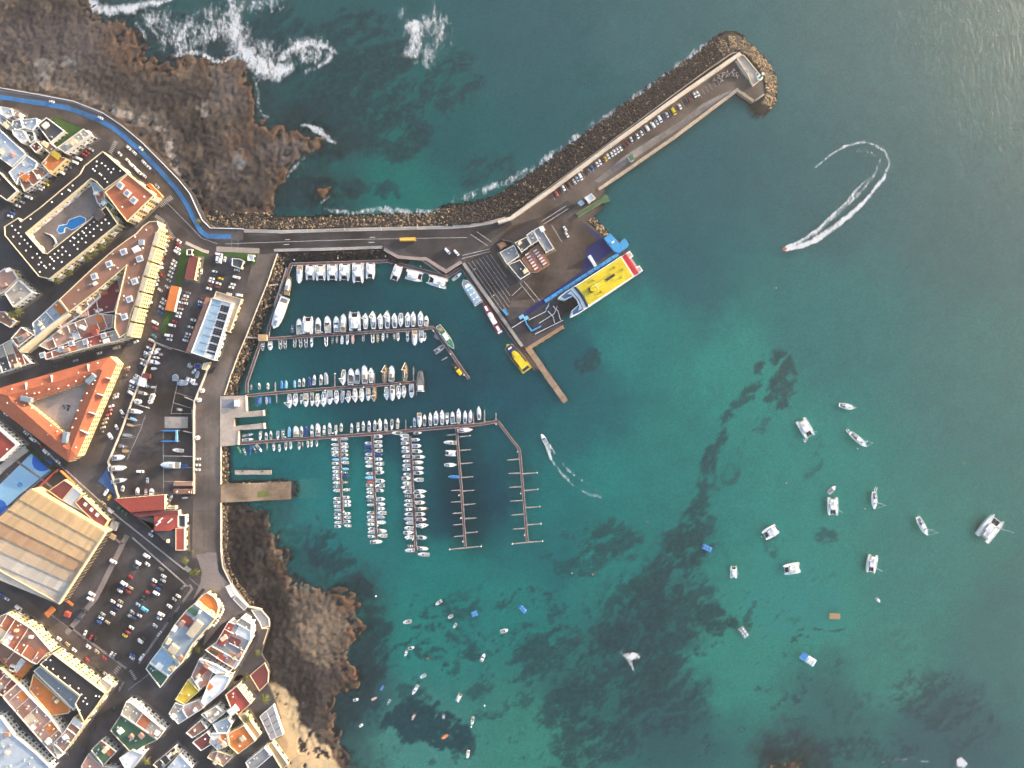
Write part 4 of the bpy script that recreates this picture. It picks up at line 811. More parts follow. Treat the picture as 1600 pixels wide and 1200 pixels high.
for i in range(9):                   # stepped white balconies on the court side of the north wing
    q = W(48 + i * 8.8, 362 - i * 7.2, G + 7)
    b = MB().box(-2.0, 2.0, -1.6, 1.6, 0, 3.2).build('court_balcony', wm('white'), hob, loc=(q.x - hob.location.x, q.y - hob.location.y, 5), rz=math.radians(39)); MB().box(-1.2, 1.2, -1.0, 1.0, 3.2, 3.26).build('terrace_floor', rm('beige'), b)
building('roof_pavilion', 'white roof pavilions with pergolas joining the hotel wings', [(141, 284), (150, 286), (163, 300), (163, 318), (152, 318)], 9, 'white', 'pale', clut=8)
building('red_roof_block', 'block with rusty red flat roof and square white skylights', [(199.5, 272), (240, 305), (198, 346), (186, 331), (163, 300)], 13, 'yellow', 'terracotta', 'cream', boxes=[c6(130, 230, [(690, 715)], 12)[0] + (9, 9, -40, 1.4, 'white', 'skylight'), c6(130, 230, [(818, 860)], 12)[0] + (9, 9, -40, 1.4, 'white', 'skylight'), c6(130, 230, [(938, 992)], 12)[0] + (9, 9, -40, 1.4, 'white', 'skylight')], bal=True, vents=c6(130, 230, [(1140, 930), (730, 1120)], 12))
building('shop_awning', 'bright orange shop roof at the foot of the red-roofed block', [(229, 288), (234, 286), (253, 306), (247, 310)], 4, 'tan', 'orange', 'orange', wins=False, ph=.15)
building('green_terrace_house', 'small house with green terrace squeezed behind the red-roofed block', [(154, 320), (165, 311), (178, 324), (168, 334)], 9, 'cream', 'green', clut=2)

# long V-shaped apartment block
vb = [(212, 365), (223, 353), (233, 346), (245, 345), (249, 356), (240, 378), (233, 402), (224, 430), (214, 465), (204, 492), (198, 520), (186, 528), (178, 512), (180, 487), (194, 427), (197, 415), (150, 455), (107, 488), (92, 468), (130, 432), (145, 418), (177, 390), (197, 375)]
sk = [(x_, y_, 9, 9, 20, 1.3, 'white', 'skylight') for x_, y_ in t2([(1155, 440), (1018, 555), (880, 672), (1305, 505), (1258, 717), (1210, 885), (1162, 1050)])]
building('apartment_block', 'long V-shaped apartment block with brown roof and sunlit stepped facade', vb, 13, 'yellow', 'brown', 'cream', boxes=sk + [t2([(1320, 350)])[0] + (8, 8, 0, 1.8, 'bluegrey', 'water_tank'), t2([(1270, 415)])[0] + (10, 8, 30, 2.2, 'white')], bal=True, clut=10, cells=False, vents=t2([(1370, 235), (1340, 405), (1265, 300), (1205, 685), (1205, 735), (1300, 680), (1160, 855), (1165, 895), (1125, 1025), (1070, 570), (1030, 605)]), back=-.1)
vob = bpy.data.objects['apartment_block']
for i in range(7):                   # stepped stair bays of the sunlit front
    a = Vector((241, 372)); b_ = Vector((201, 514)); p = a + (b_ - a) * (i / 6); q = W(p.x + 3.0, p.y + 1, G + 13.6)
    t = MB().box(-5.2, 5.2, -1.8, 1.8, -.2, 13.6).build('stair_bay', wm('yellow'), vob, loc=(q.x - vob.location.x, q.y - vob.location.y, 0), rz=math.radians(74)); MB().box(-4.8, 4.8, -1.5, 1.5, 13.6, 13.66).build('bay_roof', rm('cream'), t)
    for k in range(4):
        for e in (-3, 0, 3): link('window', win_me, t, (e, -1.83, 2 + 3 * k))
building('court_terrace', 'low maroon roof terrace inside the V-shaped block', t2([(930, 790), (1150, 640), (1165, 680), (1070, 1000), (740, 1060)]), 6, 'white', 'maroon', clut=8)
building('court_annex', 'clutter of white-walled terraces between the V arms and the shaded street', [(98, 511), (150, 490), (177, 492), (175, 512), (130, 527), (76, 547), (60, 540)], 7, 'white', 'pink', 'white', clut=14)
wall('party_wall', 'tall cream party wall running southwest behind the terraces', [(106, 490), (70, 517), (30, 549)], 5, G - .2, G + 11.5, wm('cream'))
building('court_house', 'white courtyard wing with grey terraces inside the V', t2([(640, 1005), (920, 800), (930, 860), (730, 1050), (560, 1160), (500, 1130)]), 8, 'white', 'pink', clut=8)
building('terrace_house', 'row of blue-grey roof terraces west of the V-shaped block', t2([(300, 1110), (540, 890), (635, 1000), (420, 1170), (330, 1260)]), 9, 'cream', 'bluegrey', clut=14, back=-.4)
building('south_row_house', 'long row with red and brown roofs along the shaded street', t3([(395, 262), (600, 190), (780, 118), (960, 65), (1090, 30), (1180, 105), (1090, 140), (930, 172), (640, 250), (430, 312)]), 11, 'cream', 'terracotta', clut=12, boxes=[(x_, y_, 8, 8, 15, 1.2, 'white', 'skylight') for x_, y_ in t3([(395, 268), (570, 215), (665, 160), (798, 145), (970, 85)])] + [t3([(885, 55)])[0] + (8, 8, 15, 2.5, 'red'), t3([(855, 110)])[0] + (24, 18, 15, .25, 'red', 'roof_deck')])
building('brown_court_house', 'brown-roofed house with skylight west of the long row', t3([(100, 112), (195, 5), (312, 80), (165, 195)]), 10, 'white', 'brown', clut=2, boxes=[t3([(195, 112)])[0] + (12, 8, 30, 1.2, 'cream', 'skylight')])
building('dark_court_house', 'dark flat roof at the left edge beside the shaded street', t3([(-80, 220), (95, 125), (150, 190), (285, 345), (0, 440), (-80, 460)]), 6, 'white', 'slate', clut=6)
building('pink_roof_house', 'pink-roofed corner house at the left edge', t2([(-100, 700), (0, 622), (50, 590), (110, 602), (165, 690), (40, 815), (-60, 860)]), 8, 'cream', 'pink', clut=4)
building('beige_roof_house', 'square beige-roofed house on the dark street corner', t2([(172, 702), (300, 820), (120, 958), (40, 830)]), 9, 'white', 'beige', clut=4)
building('low_brown_house', 'low brown houses with a tree at the left edge', t2([(-60, 1000), (40, 1000), (90, 1060), (150, 1090), (90, 1150), (0, 1100), (-60, 1120)]), 5, 'tan', 'brown', clut=3)

# triangular block with pitched terracotta roofs
def tri_block():
    r = root('triangular_block', 'triangular block with orange pitched roofs around a paved court', 'building')
    tile = mat('terracotta_tiles', (.5, .15, .08), .85, .15, .5, kind='rib', kscale=1.6, bump=.4, stain=.12)
    E, R_ = G + 9.0, G + 11.8
    O = [(-14, 610), (172, 557), (183, 568), (121, 713), (107, 722), (0, 640)]; Mr = [(12, 618), (156, 576), (160, 579), (111, 702), (104, 702), (18, 626)]; I = [(44, 629), (136, 597), (138, 599), (106, 678), (101, 677), (50, 636)]
    for nm, i, j in [('north', 0, 1), ('east', 2, 3), ('southwest', 4, 5), ('corner', 1, 2), ('corner', 3, 4), ('corner', 5, 0)]:
        a, b = W(*O[i], E), W(*O[j], E); c, d = W(*Mr[j], R_), W(*Mr[i], R_); e, f = W(*I[j], E), W(*I[i], E)
        MB().add([a, b, c, d], [(3, 2, 1, 0)]).build('outer_roof_slope', tile, r); MB().add([d, c, e, f], [(3, 2, 1, 0)]).build('inner_roof_slope', tile, r)
    for nm, P, flip in (('wall', O, 1), ('court_wall', I, -1)):
        q = [W(*p, E) for p in P]; n = len(q)
        for i in range(n):
            a, b = q[i], q[(i + 1) % n]; MB().add([a, b, Vector((b.x, b.y, G - .2)), Vector((a.x, a.y, G - .2))], [(0, 1, 2, 3)]).build(nm, wm('yellow'), r)
            e = b - a; ln = e.length
            if ln < 8 or i in (4, 5) and flip > 0: continue
            e.normalize(); nn = Vector((-e.y, e.x, 0)) * (1 if (flip > 0) else -1); mid = (a + b) / 2
            if nn.dot(Vector((-mid.x, -mid.y, 0)).normalized()) < 0: nn = -nn
            for s in range(3):
                for c in range(int(ln / 3.6)):
                    p = a + e * ((c + .5) * 3.6); link('window', win_me, r, (p.x + nn.x * .04, p.y + nn.y * .04, G + 1.8 + 2.8 * s), math.atan2(e.y, e.x))
    for a, b in [((165, 590), (175, 593)), ((151, 615), (162, 619)), ((138, 644), (150, 648)), ((125, 672), (137, 678)), ((136, 569), (138, 580)), ((79, 586), (81, 597)), ((39, 598), (41, 609))]:
        strip(MB(), [a, b], .9, E - .5, R_ + .1).build('fire_wall', M['white'], r)
    for x_, y_, an in [(141, 592, 42), (40, 624, -12), (101, 684, 80)]:
        q = W(x_, y_, R_ + .5); s = MB(); s.box(-4.5, 4.5, -2.2, 2.2, -2.2, .4, 0, .5).build('skylight', mat('sky_glass', (.22, .28, .34), .2, 0), r, loc=(q.x, q.y, q.z), rz=math.radians(an))
    for x_, y_ in t3([(105, 588), (390, 540), (730, 435), (910, 342), (245, 628), (315, 628), (360, 620), (450, 590), (540, 583), (632, 555), (705, 513), (785, 472), (860, 440), (885, 508), (862, 542), (808, 628), (757, 695), (722, 788), (705, 865), (672, 948), (890, 605), (750, 932), (705, 1135), (445, 1015), (290, 765), (370, 803), (430, 863), (470, 930), (530, 985), (150, 715), (62, 718), (220, 738)]):
        q = W(x_, y_, R_); link('roof_vent', vent_me, r, (q.x, q.y, R_ - 1.0), 0, (.8, .8, 1.6))
    return r
tri_block()
slab('court_paving', [(44, 631), (138, 598), (105, 679)], G - .2, G + 5.0, mat('court_slabs', (.4, .31, .27), .9, .2, .5, stain=.25))  # floor colour lightened and slab raised so the court looks sunlit
ur = t3([(600, 745), (640, 740), (655, 750), (610, 765), (645, 770), (640, 785)])
for i, (x_, y_) in enumerate(ur):
    q = root('cafe_table', ['leftmost', 'upper middle', 'rightmost', 'lower left', 'centre', 'lowest'][i] + ' dark table of the small group in the triangular court', 'table', W(x_, y_, G + 5), 0, 'tables in the triangular court')
    MB().tube([(0, 0, 0), (0, 0, .7)], .1).build('leg', M['glass'], q); MB().tube([(0, 0, .7), (0, 0, .76)], .8, n=10).build('table_top', M['glass'], q)

# sports ground, hall and neighbours
sheet('sports_court', t4([(-300, 620), (0, 340), (292, 60), (335, 62), (482, 200), (180, 440), (0, 610), (-100, 700)]), Z2, mat('court_blue', (.26, .47, .66), .8, .06, .4))
cdk = mat('court_dark_blue', (.025, .12, .48), .8, .06, .4)
def disc(cx_, cy_, r_, a0, a1, z, m, nm): sheet(nm, [(cx_, cy_)] * 0 + [(cx_ + r_ * math.cos(math.radians(a0 + (a1 - a0) * i / 20)), cy_ + r_ * math.sin(math.radians(a0 + (a1 - a0) * i / 20))) for i in range(21)], z, m)
disc(65.5, 721, 15.5, 5, 222, Z3, cdk, 'court_area'); disc(-4, 796, 16, 180, 400, Z3, cdk, 'court_area'); disc(31, 757.5, 4, 0, 350, Z3, mat('court_mid_blue', (.04, .25, .6), .8, .06, .4), 'court_circle')
lines('sports_court', [[(48, 709), (82, 734)], [(0, 757), (49, 709)], [(82, 734), (0, 804)], [(10, 740), (50, 775)]], .5, Z3 + .006)
wall('court_stand', 'pale terraced stand along the north side of the sports court', t4([(-60, 260), (0, 200), (130, 90), (250, 0)]), 10, G - .2, G + 2, M['concrete'], 'stand')
wall('court_fence', 'red fence wall along the east edge of the sports court', t4([(535, 200), (330, 390)]), 1.2, G - .2, G + 3, rm('red'), 'fence')
building('red_roof_school', 'building with red panelled roof and white cornice at the left edge', t3([(-150, 840), (0, 960), (170, 1110), (0, 1265), (-150, 1260)]), 9, 'white', 'red', 'white', clut=1, pw=1.4)
def hall():
    h = 13.0; top = G + h; r = root('sports_hall', 'large sports hall with tan corrugated stepped roof at the left edge', 'hall')
    A, B, C, D = Vector((47, 764)), Vector((164, 832)), Vector((91, 944)), Vector((-48, 868))
    tints = [(.62, .42, .22), (.6, .42, .24), (.57, .38, .21), (.47, .29, .17), (.52, .39, .27), (.54, .48, .41), (.52, .46, .39)]  # sunlight painted into the upper bays as orange-tan, lower bays greyer
    nb = 7
    MB().prism(wp([A, B, C, D, (-42, 842)], top), G - .2, top - 1.2, top=False).build('wall', wm('tan'), r)
    A2, D2 = Vector((-30, 830)), D
    for i in range(nb):
        f0, f1 = i / nb, (i + 1) / nb
        p = [A.lerp(Vector((-75, 876)), f0), B.lerp(C, f0), B.lerp(C, f1), A.lerp(Vector((-75, 876)), f1)]
        # each bay: several sheets laid side by side, alternately proud
        for k in range(26):
            g0, g1 = k / 26, (k + 1) / 26
            q = [p[0].lerp(p[1], g0), p[0].lerp(p[1], g1), p[3].lerp(p[2], g1), p[3].lerp(p[2], g0)]
            c = tints[i]; v = 1 + .24 * (rnd.random() - .5); zt = top - .40 * i + .05 * (k % 2)
            key = int((v - .8) / .05)
            m_ = mat('hall_sheet_%d_%d' % (i, key), tuple(a * v for a in c), .75, .12, .8, kind='rib', kscale=.9, bump=.4)
            P_ = [W(a.x, a.y, zt + (.12 if j in (2, 3) else 0)) for j, a in enumerate(q)]
            MB().add(P_ + [x - Vector((0, 0, .5)) for x in P_], [(3, 2, 1, 0), (0, 1, 5, 4), (1, 2, 6, 5), (2, 3, 7, 6), (3, 0, 4, 7)]).build('roof_sheet', m_, r)
    strip(MB(), [B, C], 2.2, top - 2.2, top + .5).build('eastern_fascia', wm('cream'), r)
    # lattice wall of openings on the lit east side
    a, b = W(165, 833, top), W(92.5, 945, top); e = (b - a); e.z = 0; ln = e.length; e.normalize(); nn = Vector((-e.y, e.x, 0))
    if nn.x < 0: nn = -nn
    for s in range(5):
        for c in range(20):
            p = a + e * (ln * (c + .5) / 20); link('window', win_me, r, (p.x + nn.x * .05, p.y + nn.y * .05, G + 1.6 + 2 * s), math.atan2(e.y, e.x), (1.7, 1, 1.0))
hall()
building('maroon_club', 'maroon-roofed clubhouse beside the sports court', t4([(452, 402), (600, 300), (690, 362), (580, 495)]), 6, 'yellow', 'maroon', 'yellow', clut=0, ph=.3)
building('white_roof_annex', 'small white-roofed annex between two maroon roofs', t4([(582, 493), (692, 374), (762, 435), (690, 520), (785, 606)]), 6, 'yellow', 'pale', 'pale', ph=.2)
building('maroon_annex', 'long maroon roof with three white vents beside the hall', t4([(700, 512), (772, 452), (1012, 678), (975, 742), (880, 690), (790, 605)]), 6.5, 'yellow', 'maroon', 'yellow', ph=.3, boxes=[(x_, y_, 5, 5, -35, .6, 'white', 'roof_unit') for x_, y_ in t4([(797, 530), (855, 580), (908, 628)])])
wall('orange_fence', 'orange sunlit wall along the street by the clubhouse', t4([(560, 215), (700, 350)]), 1.2, G - .2, G + 2.6, rm('orange'))
wall('orange_gate', 'bright orange canopy at the south corner of the sports hall', [(72, 962), (84, 950)], 9, G + 2.6, G + 3.0, rm('orange'), 'canopy')
wall('orange_gate', 'narrow bright orange canopy east of the sports hall', [(98, 934), (114, 946)], 4, G + 2.6, G + 3.0, rm('orange'), 'canopy')
wall('tan_canopy', 'brown canopy at the northeast corner of the sports hall', [(166, 833), (180, 841)], 8, G + 2.6, G + 3.0, rm('tan'), 'canopy')
wall('red_kiosk', 'small bright red awning in front of the sports hall', [(100, 959), (108, 962)], 7, G - .2, G + 2.8, rm('red'), 'awning')
wall('ticket_canopy', 'white flat hut beside the maroon annex', [(172, 820), (182, 824)], 13, G - .2, G + 3.0, rm('grey'), 'hut')

# boatyard buildings
building('red_workshop', 'long bright red workshop roof at the south end of the boatyard', u3([(168, 540), (640, 500), (640, 638), (320, 662)]), 6, 'cream', 'red', 'red', ph=.15)
building('dark_red_workshop', 'dark red lean-to roof behind the long red workshop', u3([(318, 668), (770, 645), (770, 690), (545, 692), (400, 715)]), 5, 'grey', 'maroon', 'maroon', ph=.15)
building('red_workshop', 'red workshop roof with white ducts in the yard corner', u3([(547, 696), (760, 694), (760, 800), (690, 838), (547, 834)]), 5.5, 'grey', 'red', 'red', ph=.15, boxes=[(x_, y_, 9, 2, 40, .8, 'white', 'duct') for x_, y_ in u3([(580, 770), (600, 735), (690, 745)])])
building('red_workshop', 'narrow red workshop roof running south beside the quay', u3([(745, 812), (828, 812), (828, 1020), (745, 1020)]), 5.5, 'cream', 'red', 'cream', ph=.2)
building('grey_shed', 'grey flat shed roof between the red workshops and the street', u3([(390, 716), (545, 712), (545, 838), (735, 838), (740, 1010)]), 4.5, 'grey', 'slate', 'slate', ph=.15, clut=2)
building('dark_store', 'small dark-roofed store with white frame by the quay', u3([(768, 690), (838, 690), (838, 805), (768, 805)]), 5, 'white', 'dark', 'white')
building('cream_gate_house', 'cream gatehouse at the end of the red workshop', u3([(664, 605), (745, 605), (745, 635), (664, 632)]), 4, 'cream', 'cream', 'cream')
building('container_shed', 'pair of long pink containers roofed beside the yard wall', u3([(727, 378), (900, 378), (900, 414), (727, 414)]), 3, 'tan', 'pink', 'pink', ph=.1, wins=False)
building('boat_store', 'brown slatted boat store beside the yard wall', u3([(727, 448), (895, 448), (890, 490), (727, 490)]), 3, 'tan', 'brown', 'brown', ph=.1, clut=4, wins=False)
building('white_office', 'white harbour office with pale blue roof and solar panels', [(331, 465), (362, 473.5), (334, 563), (298, 551)], 8.5, 'white', 'lightblue', 'white', cat='office')
ob = bpy.data.objects['white_office']; hz = ob.location
pan = mat('solar_panel', (.03, .03, .035), .25, .15, 1.5, spec=.5); ptop = G + 8.0
pan_me = None
d1 = Vector((-.292, .956)); d2 = Vector((.956, .292))
pan_me = MB().box(-1.05, 1.05, -1.5, 1.5, .1, .22).mesh('solar_panel', pan)
strip_o = MB().prism([(a[0] - hz.x, a[1] - hz.y) for a in wp([(345.5, 471), (360, 475), (333, 560.5), (317.5, 556)], ptop)], 7.6, 7.78).build('panel_deck', rm('white'), ob)
for k in range(7):
    for i in range(3):
        for j in range(3 if k < 6 else 1):
            p = Vector((347.5, 478)) + d1 * (k * 12.6 + j * 3.4) + d2 * (i * 4.3); q = W(p.x, p.y, ptop); link('solar_panel', pan_me, ob, (q.x - hz.x, q.y - hz.y, 7.8), math.atan2(-d1.y, d1.x) - math.pi / 2, (.92, .5, 1))
for k in range(7):
    p = Vector((337.5, 477)) + d1 * (k * 12.4); strip(MB(), [p - d2 * 6.5, p + d2 * 6.5], .8, 0, .001); q = W(p.x, p.y, ptop)
    MB().box(-3.4, 3.4, -.2, .2, 7.7, 7.9).build('roof_rib', rm('bluegrey'), ob, loc=(q.x - hz.x, q.y - hz.y, 0), rz=math.atan2(-d2.y, d2.x))
building('cream_terrace', 'cream single-storey terrace along the harbour office', c6(290, 440, [(408, 130), (750, 232), (590, 680), (530, 660), (630, 300), (470, 250), (372, 215)], 8.57), 4, 'cream', 'beige', 'cream', cat='office')
building('mint_canopy', 'narrow mint green canopy below the harbour office', c6(290, 440, [(600, 310), (628, 318), (420, 1010), (385, 1000)], 8.57), 4.4, 'cream', 'pale', 'pale', wins=False, ph=.1, roofmat=mat('mint', (.4, .62, .52), .8, .3, .6))
building('red_lean_to', 'red and grey lean-to roof west of the harbour office', c6(290, 440, [(275, 200), (335, 215), (70, 955), (0, 935)], 8.57), 4, 'tan', 'pink', 'terracotta', wins=False, ph=.12)
building('maroon_hall', 'maroon-roofed hall with sunlit yellow end beside the lawn', u1([(575, 488), (660, 492), (618, 702), (528, 690)]), 6, 'yellow', 'maroon', 'maroon', ph=.15)
building('lamp_store', 'small white hut north of the maroon-roofed hall', u1([(548, 420), (600, 415), (600, 470), (548, 470)]), 3.2, 'yellow', 'slate', 'white')
building('orange_canopy', 'plain orange canopy between the car rows', u1([(405, 755), (482, 770), (430, 1002), (345, 985)]), 4, 'white', 'orange', 'orange', wins=False, ph=.05)
building('kiosk', 'dark-roofed kiosk with yellow side by the harbour road', u1([(975, 500), (1045, 505), (1085, 525), (1060, 600), (970, 570)]), 4, 'yellow', 'slate', 'white')
building('kiosk', 'small white kiosk on the grass by the harbour road', u1([(1125, 465), (1180, 470), (1172, 525), (1118, 520)]), 3.2, 'white', 'white', 'white')
building('yellow_store', 'narrow yellow hut at the boatyard entrance', u2([(705, 345), (765, 335), (730, 410), (690, 400)]), 4, 'yellow', 'cream', 'cream', ph=.1)
for p in (u1([(490, 430), (560, 400), (560, 500), (500, 760), (440, 745)]), u1([(615, 425), (750, 430), (735, 520), (690, 520), (620, 480)]), u1([(890, 445), (1220, 455), (1190, 570), (1100, 545), (1040, 490), (905, 490)]), u1([(350, 1000), (430, 1010), (350, 1200), (300, 1200)])):
    tag(slab('grass_verge', p, G - .1, G + .1, M['grass']), kind='structure')
sheet('yard_pit', c6(190, 600, [(672, 512), (1035, 512), (1035, 690), (672, 690)], 10), Z2, M['concrete'])
sheet('blue_plot', u3([(20, 370), (100, 255), (190, 510)]), Z2, mat('blue_cover', (.07, .14, .3), .8, .25, .6))

# ferry terminal
c5 = lambda p: c6(740, 300, p, 5.218)
for lb, p, h, rf in [('grey-roofed western wing of the ferry terminal', [(212, 492), (330, 432), (372, 522), (272, 590)], 6, 'grey'), ('square dark-roofed unit of the ferry terminal', [(337, 412), (430, 365), (470, 430), (392, 490)], 7, 'slate'), ('small grey-roofed unit beside the eastern terminal wing', [(432, 350), (482, 312), (530, 392), (472, 432)], 7, 'grey'), ('eastern wing of the ferry terminal with grey roof', [(490, 310), (545, 280), (655, 460), (592, 492), (530, 400)], 6.5, 'grey'), ('southern unit of the ferry terminal with blue-dark roofs', [(282, 592), (378, 552), (462, 660), (382, 712)], 5.5, 'slate')]:
    building('ferry_terminal', lb, c5(p), h, 'cream', rf, 'white', clut=3, cat='terminal', boxes=[c5([(560, 300)])[0] + (7, 8, 30, 2, 'white')] if 'eastern wing of' in lb else ())
building('terminal_canopy', 'long dark flat canopy north of the ferry terminal', c5([(232, 385), (500, 222), (545, 275), (330, 405)]), 4.5, 'grey', 'black', 'black', wins=False, ph=.06, cat='canopy')
building('rust_canopy', 'small rusty brown canopy west of the ferry terminal', c5([(195, 425), (240, 402), (270, 430), (222, 462)]), 4, 'tan', 'brown', 'brown', wins=False, ph=.1, cat='canopy')
building('queue_roof', 'brown forecourt roof with red striped walkways at the ferry terminal', c5([(392, 545), (470, 460), (530, 425), (622, 585), (515, 655), (470, 655)]), 3.4, 'tan', 'brown', 'brown', wins=False, ph=.06, cat='canopy')
qb = bpy.data.objects['queue_roof']
for a, b in [((432, 500), (520, 640)), ((500, 470), (590, 600))]:
    a, b = c5([a, b]); pa, pb = W(*a, G + 4.2), W(*b, G + 4.2)
    for i in range(12):
        q = pa.lerp(pb, (i + .5) / 12); MB().box(-1.6, 1.6, -.55, .55, 3.5, 4.0).build('walkway_roof', rm('red') if i % 2 else rm('white'), qb, loc=(q.x - qb.location.x, q.y - qb.location.y, 0), rz=math.atan2((pb - pa).y, (pb - pa).x) + math.pi / 2)
building('fuel_hut', 'small white hut on the quay near the pier root', c5([(905, 45), (960, 10), (995, 50), (942, 90)]), 4, 'white', 'white', 'white', cat='hut')
building('fuel_hut', 'small pale blue hut on the quay near the pier root', c5([(850, 85), (880, 62), (905, 88), (880, 112)]), 3, 'white', 'lightblue', 'lightblue', wins=False, ph=.1, cat='hut')
building('pier_kiosk', 'small green-roofed kiosk on the harbour side of the pier', c6(850, 50, [(528, 780), (552, 762), (566, 795), (545, 808)], 4), 3, 'white', 'green', 'green', wins=False, ph=.08, cat='kiosk')
gr = root('green_ramp', 'long dark green loading ramp at the pier root', 'ramp')
gm = mat('ramp_green', (.07, .14, .07), .7, .2, .5)
strip(MB(), c5([(845, 190), (1030, 80)]), 6.5, G - .2, G + 1.6).build('ramp_body', gm, gr); strip(MB(), c5([(1030, 80), (1100, 45)]), 7, G + .2, G + 1.2, w1=14).build('ramp_flap', gm, gr)
for s_ in (-3, 3): strip(MB(), [(a + s_ * .5, b + s_ * .85) for a, b in c5([(845, 190), (1030, 80)])], .6, G + 1.6, G + 2.6).build('side_rail', mat('rail_olive', (.25, .3, .15), .7, .1), gr)

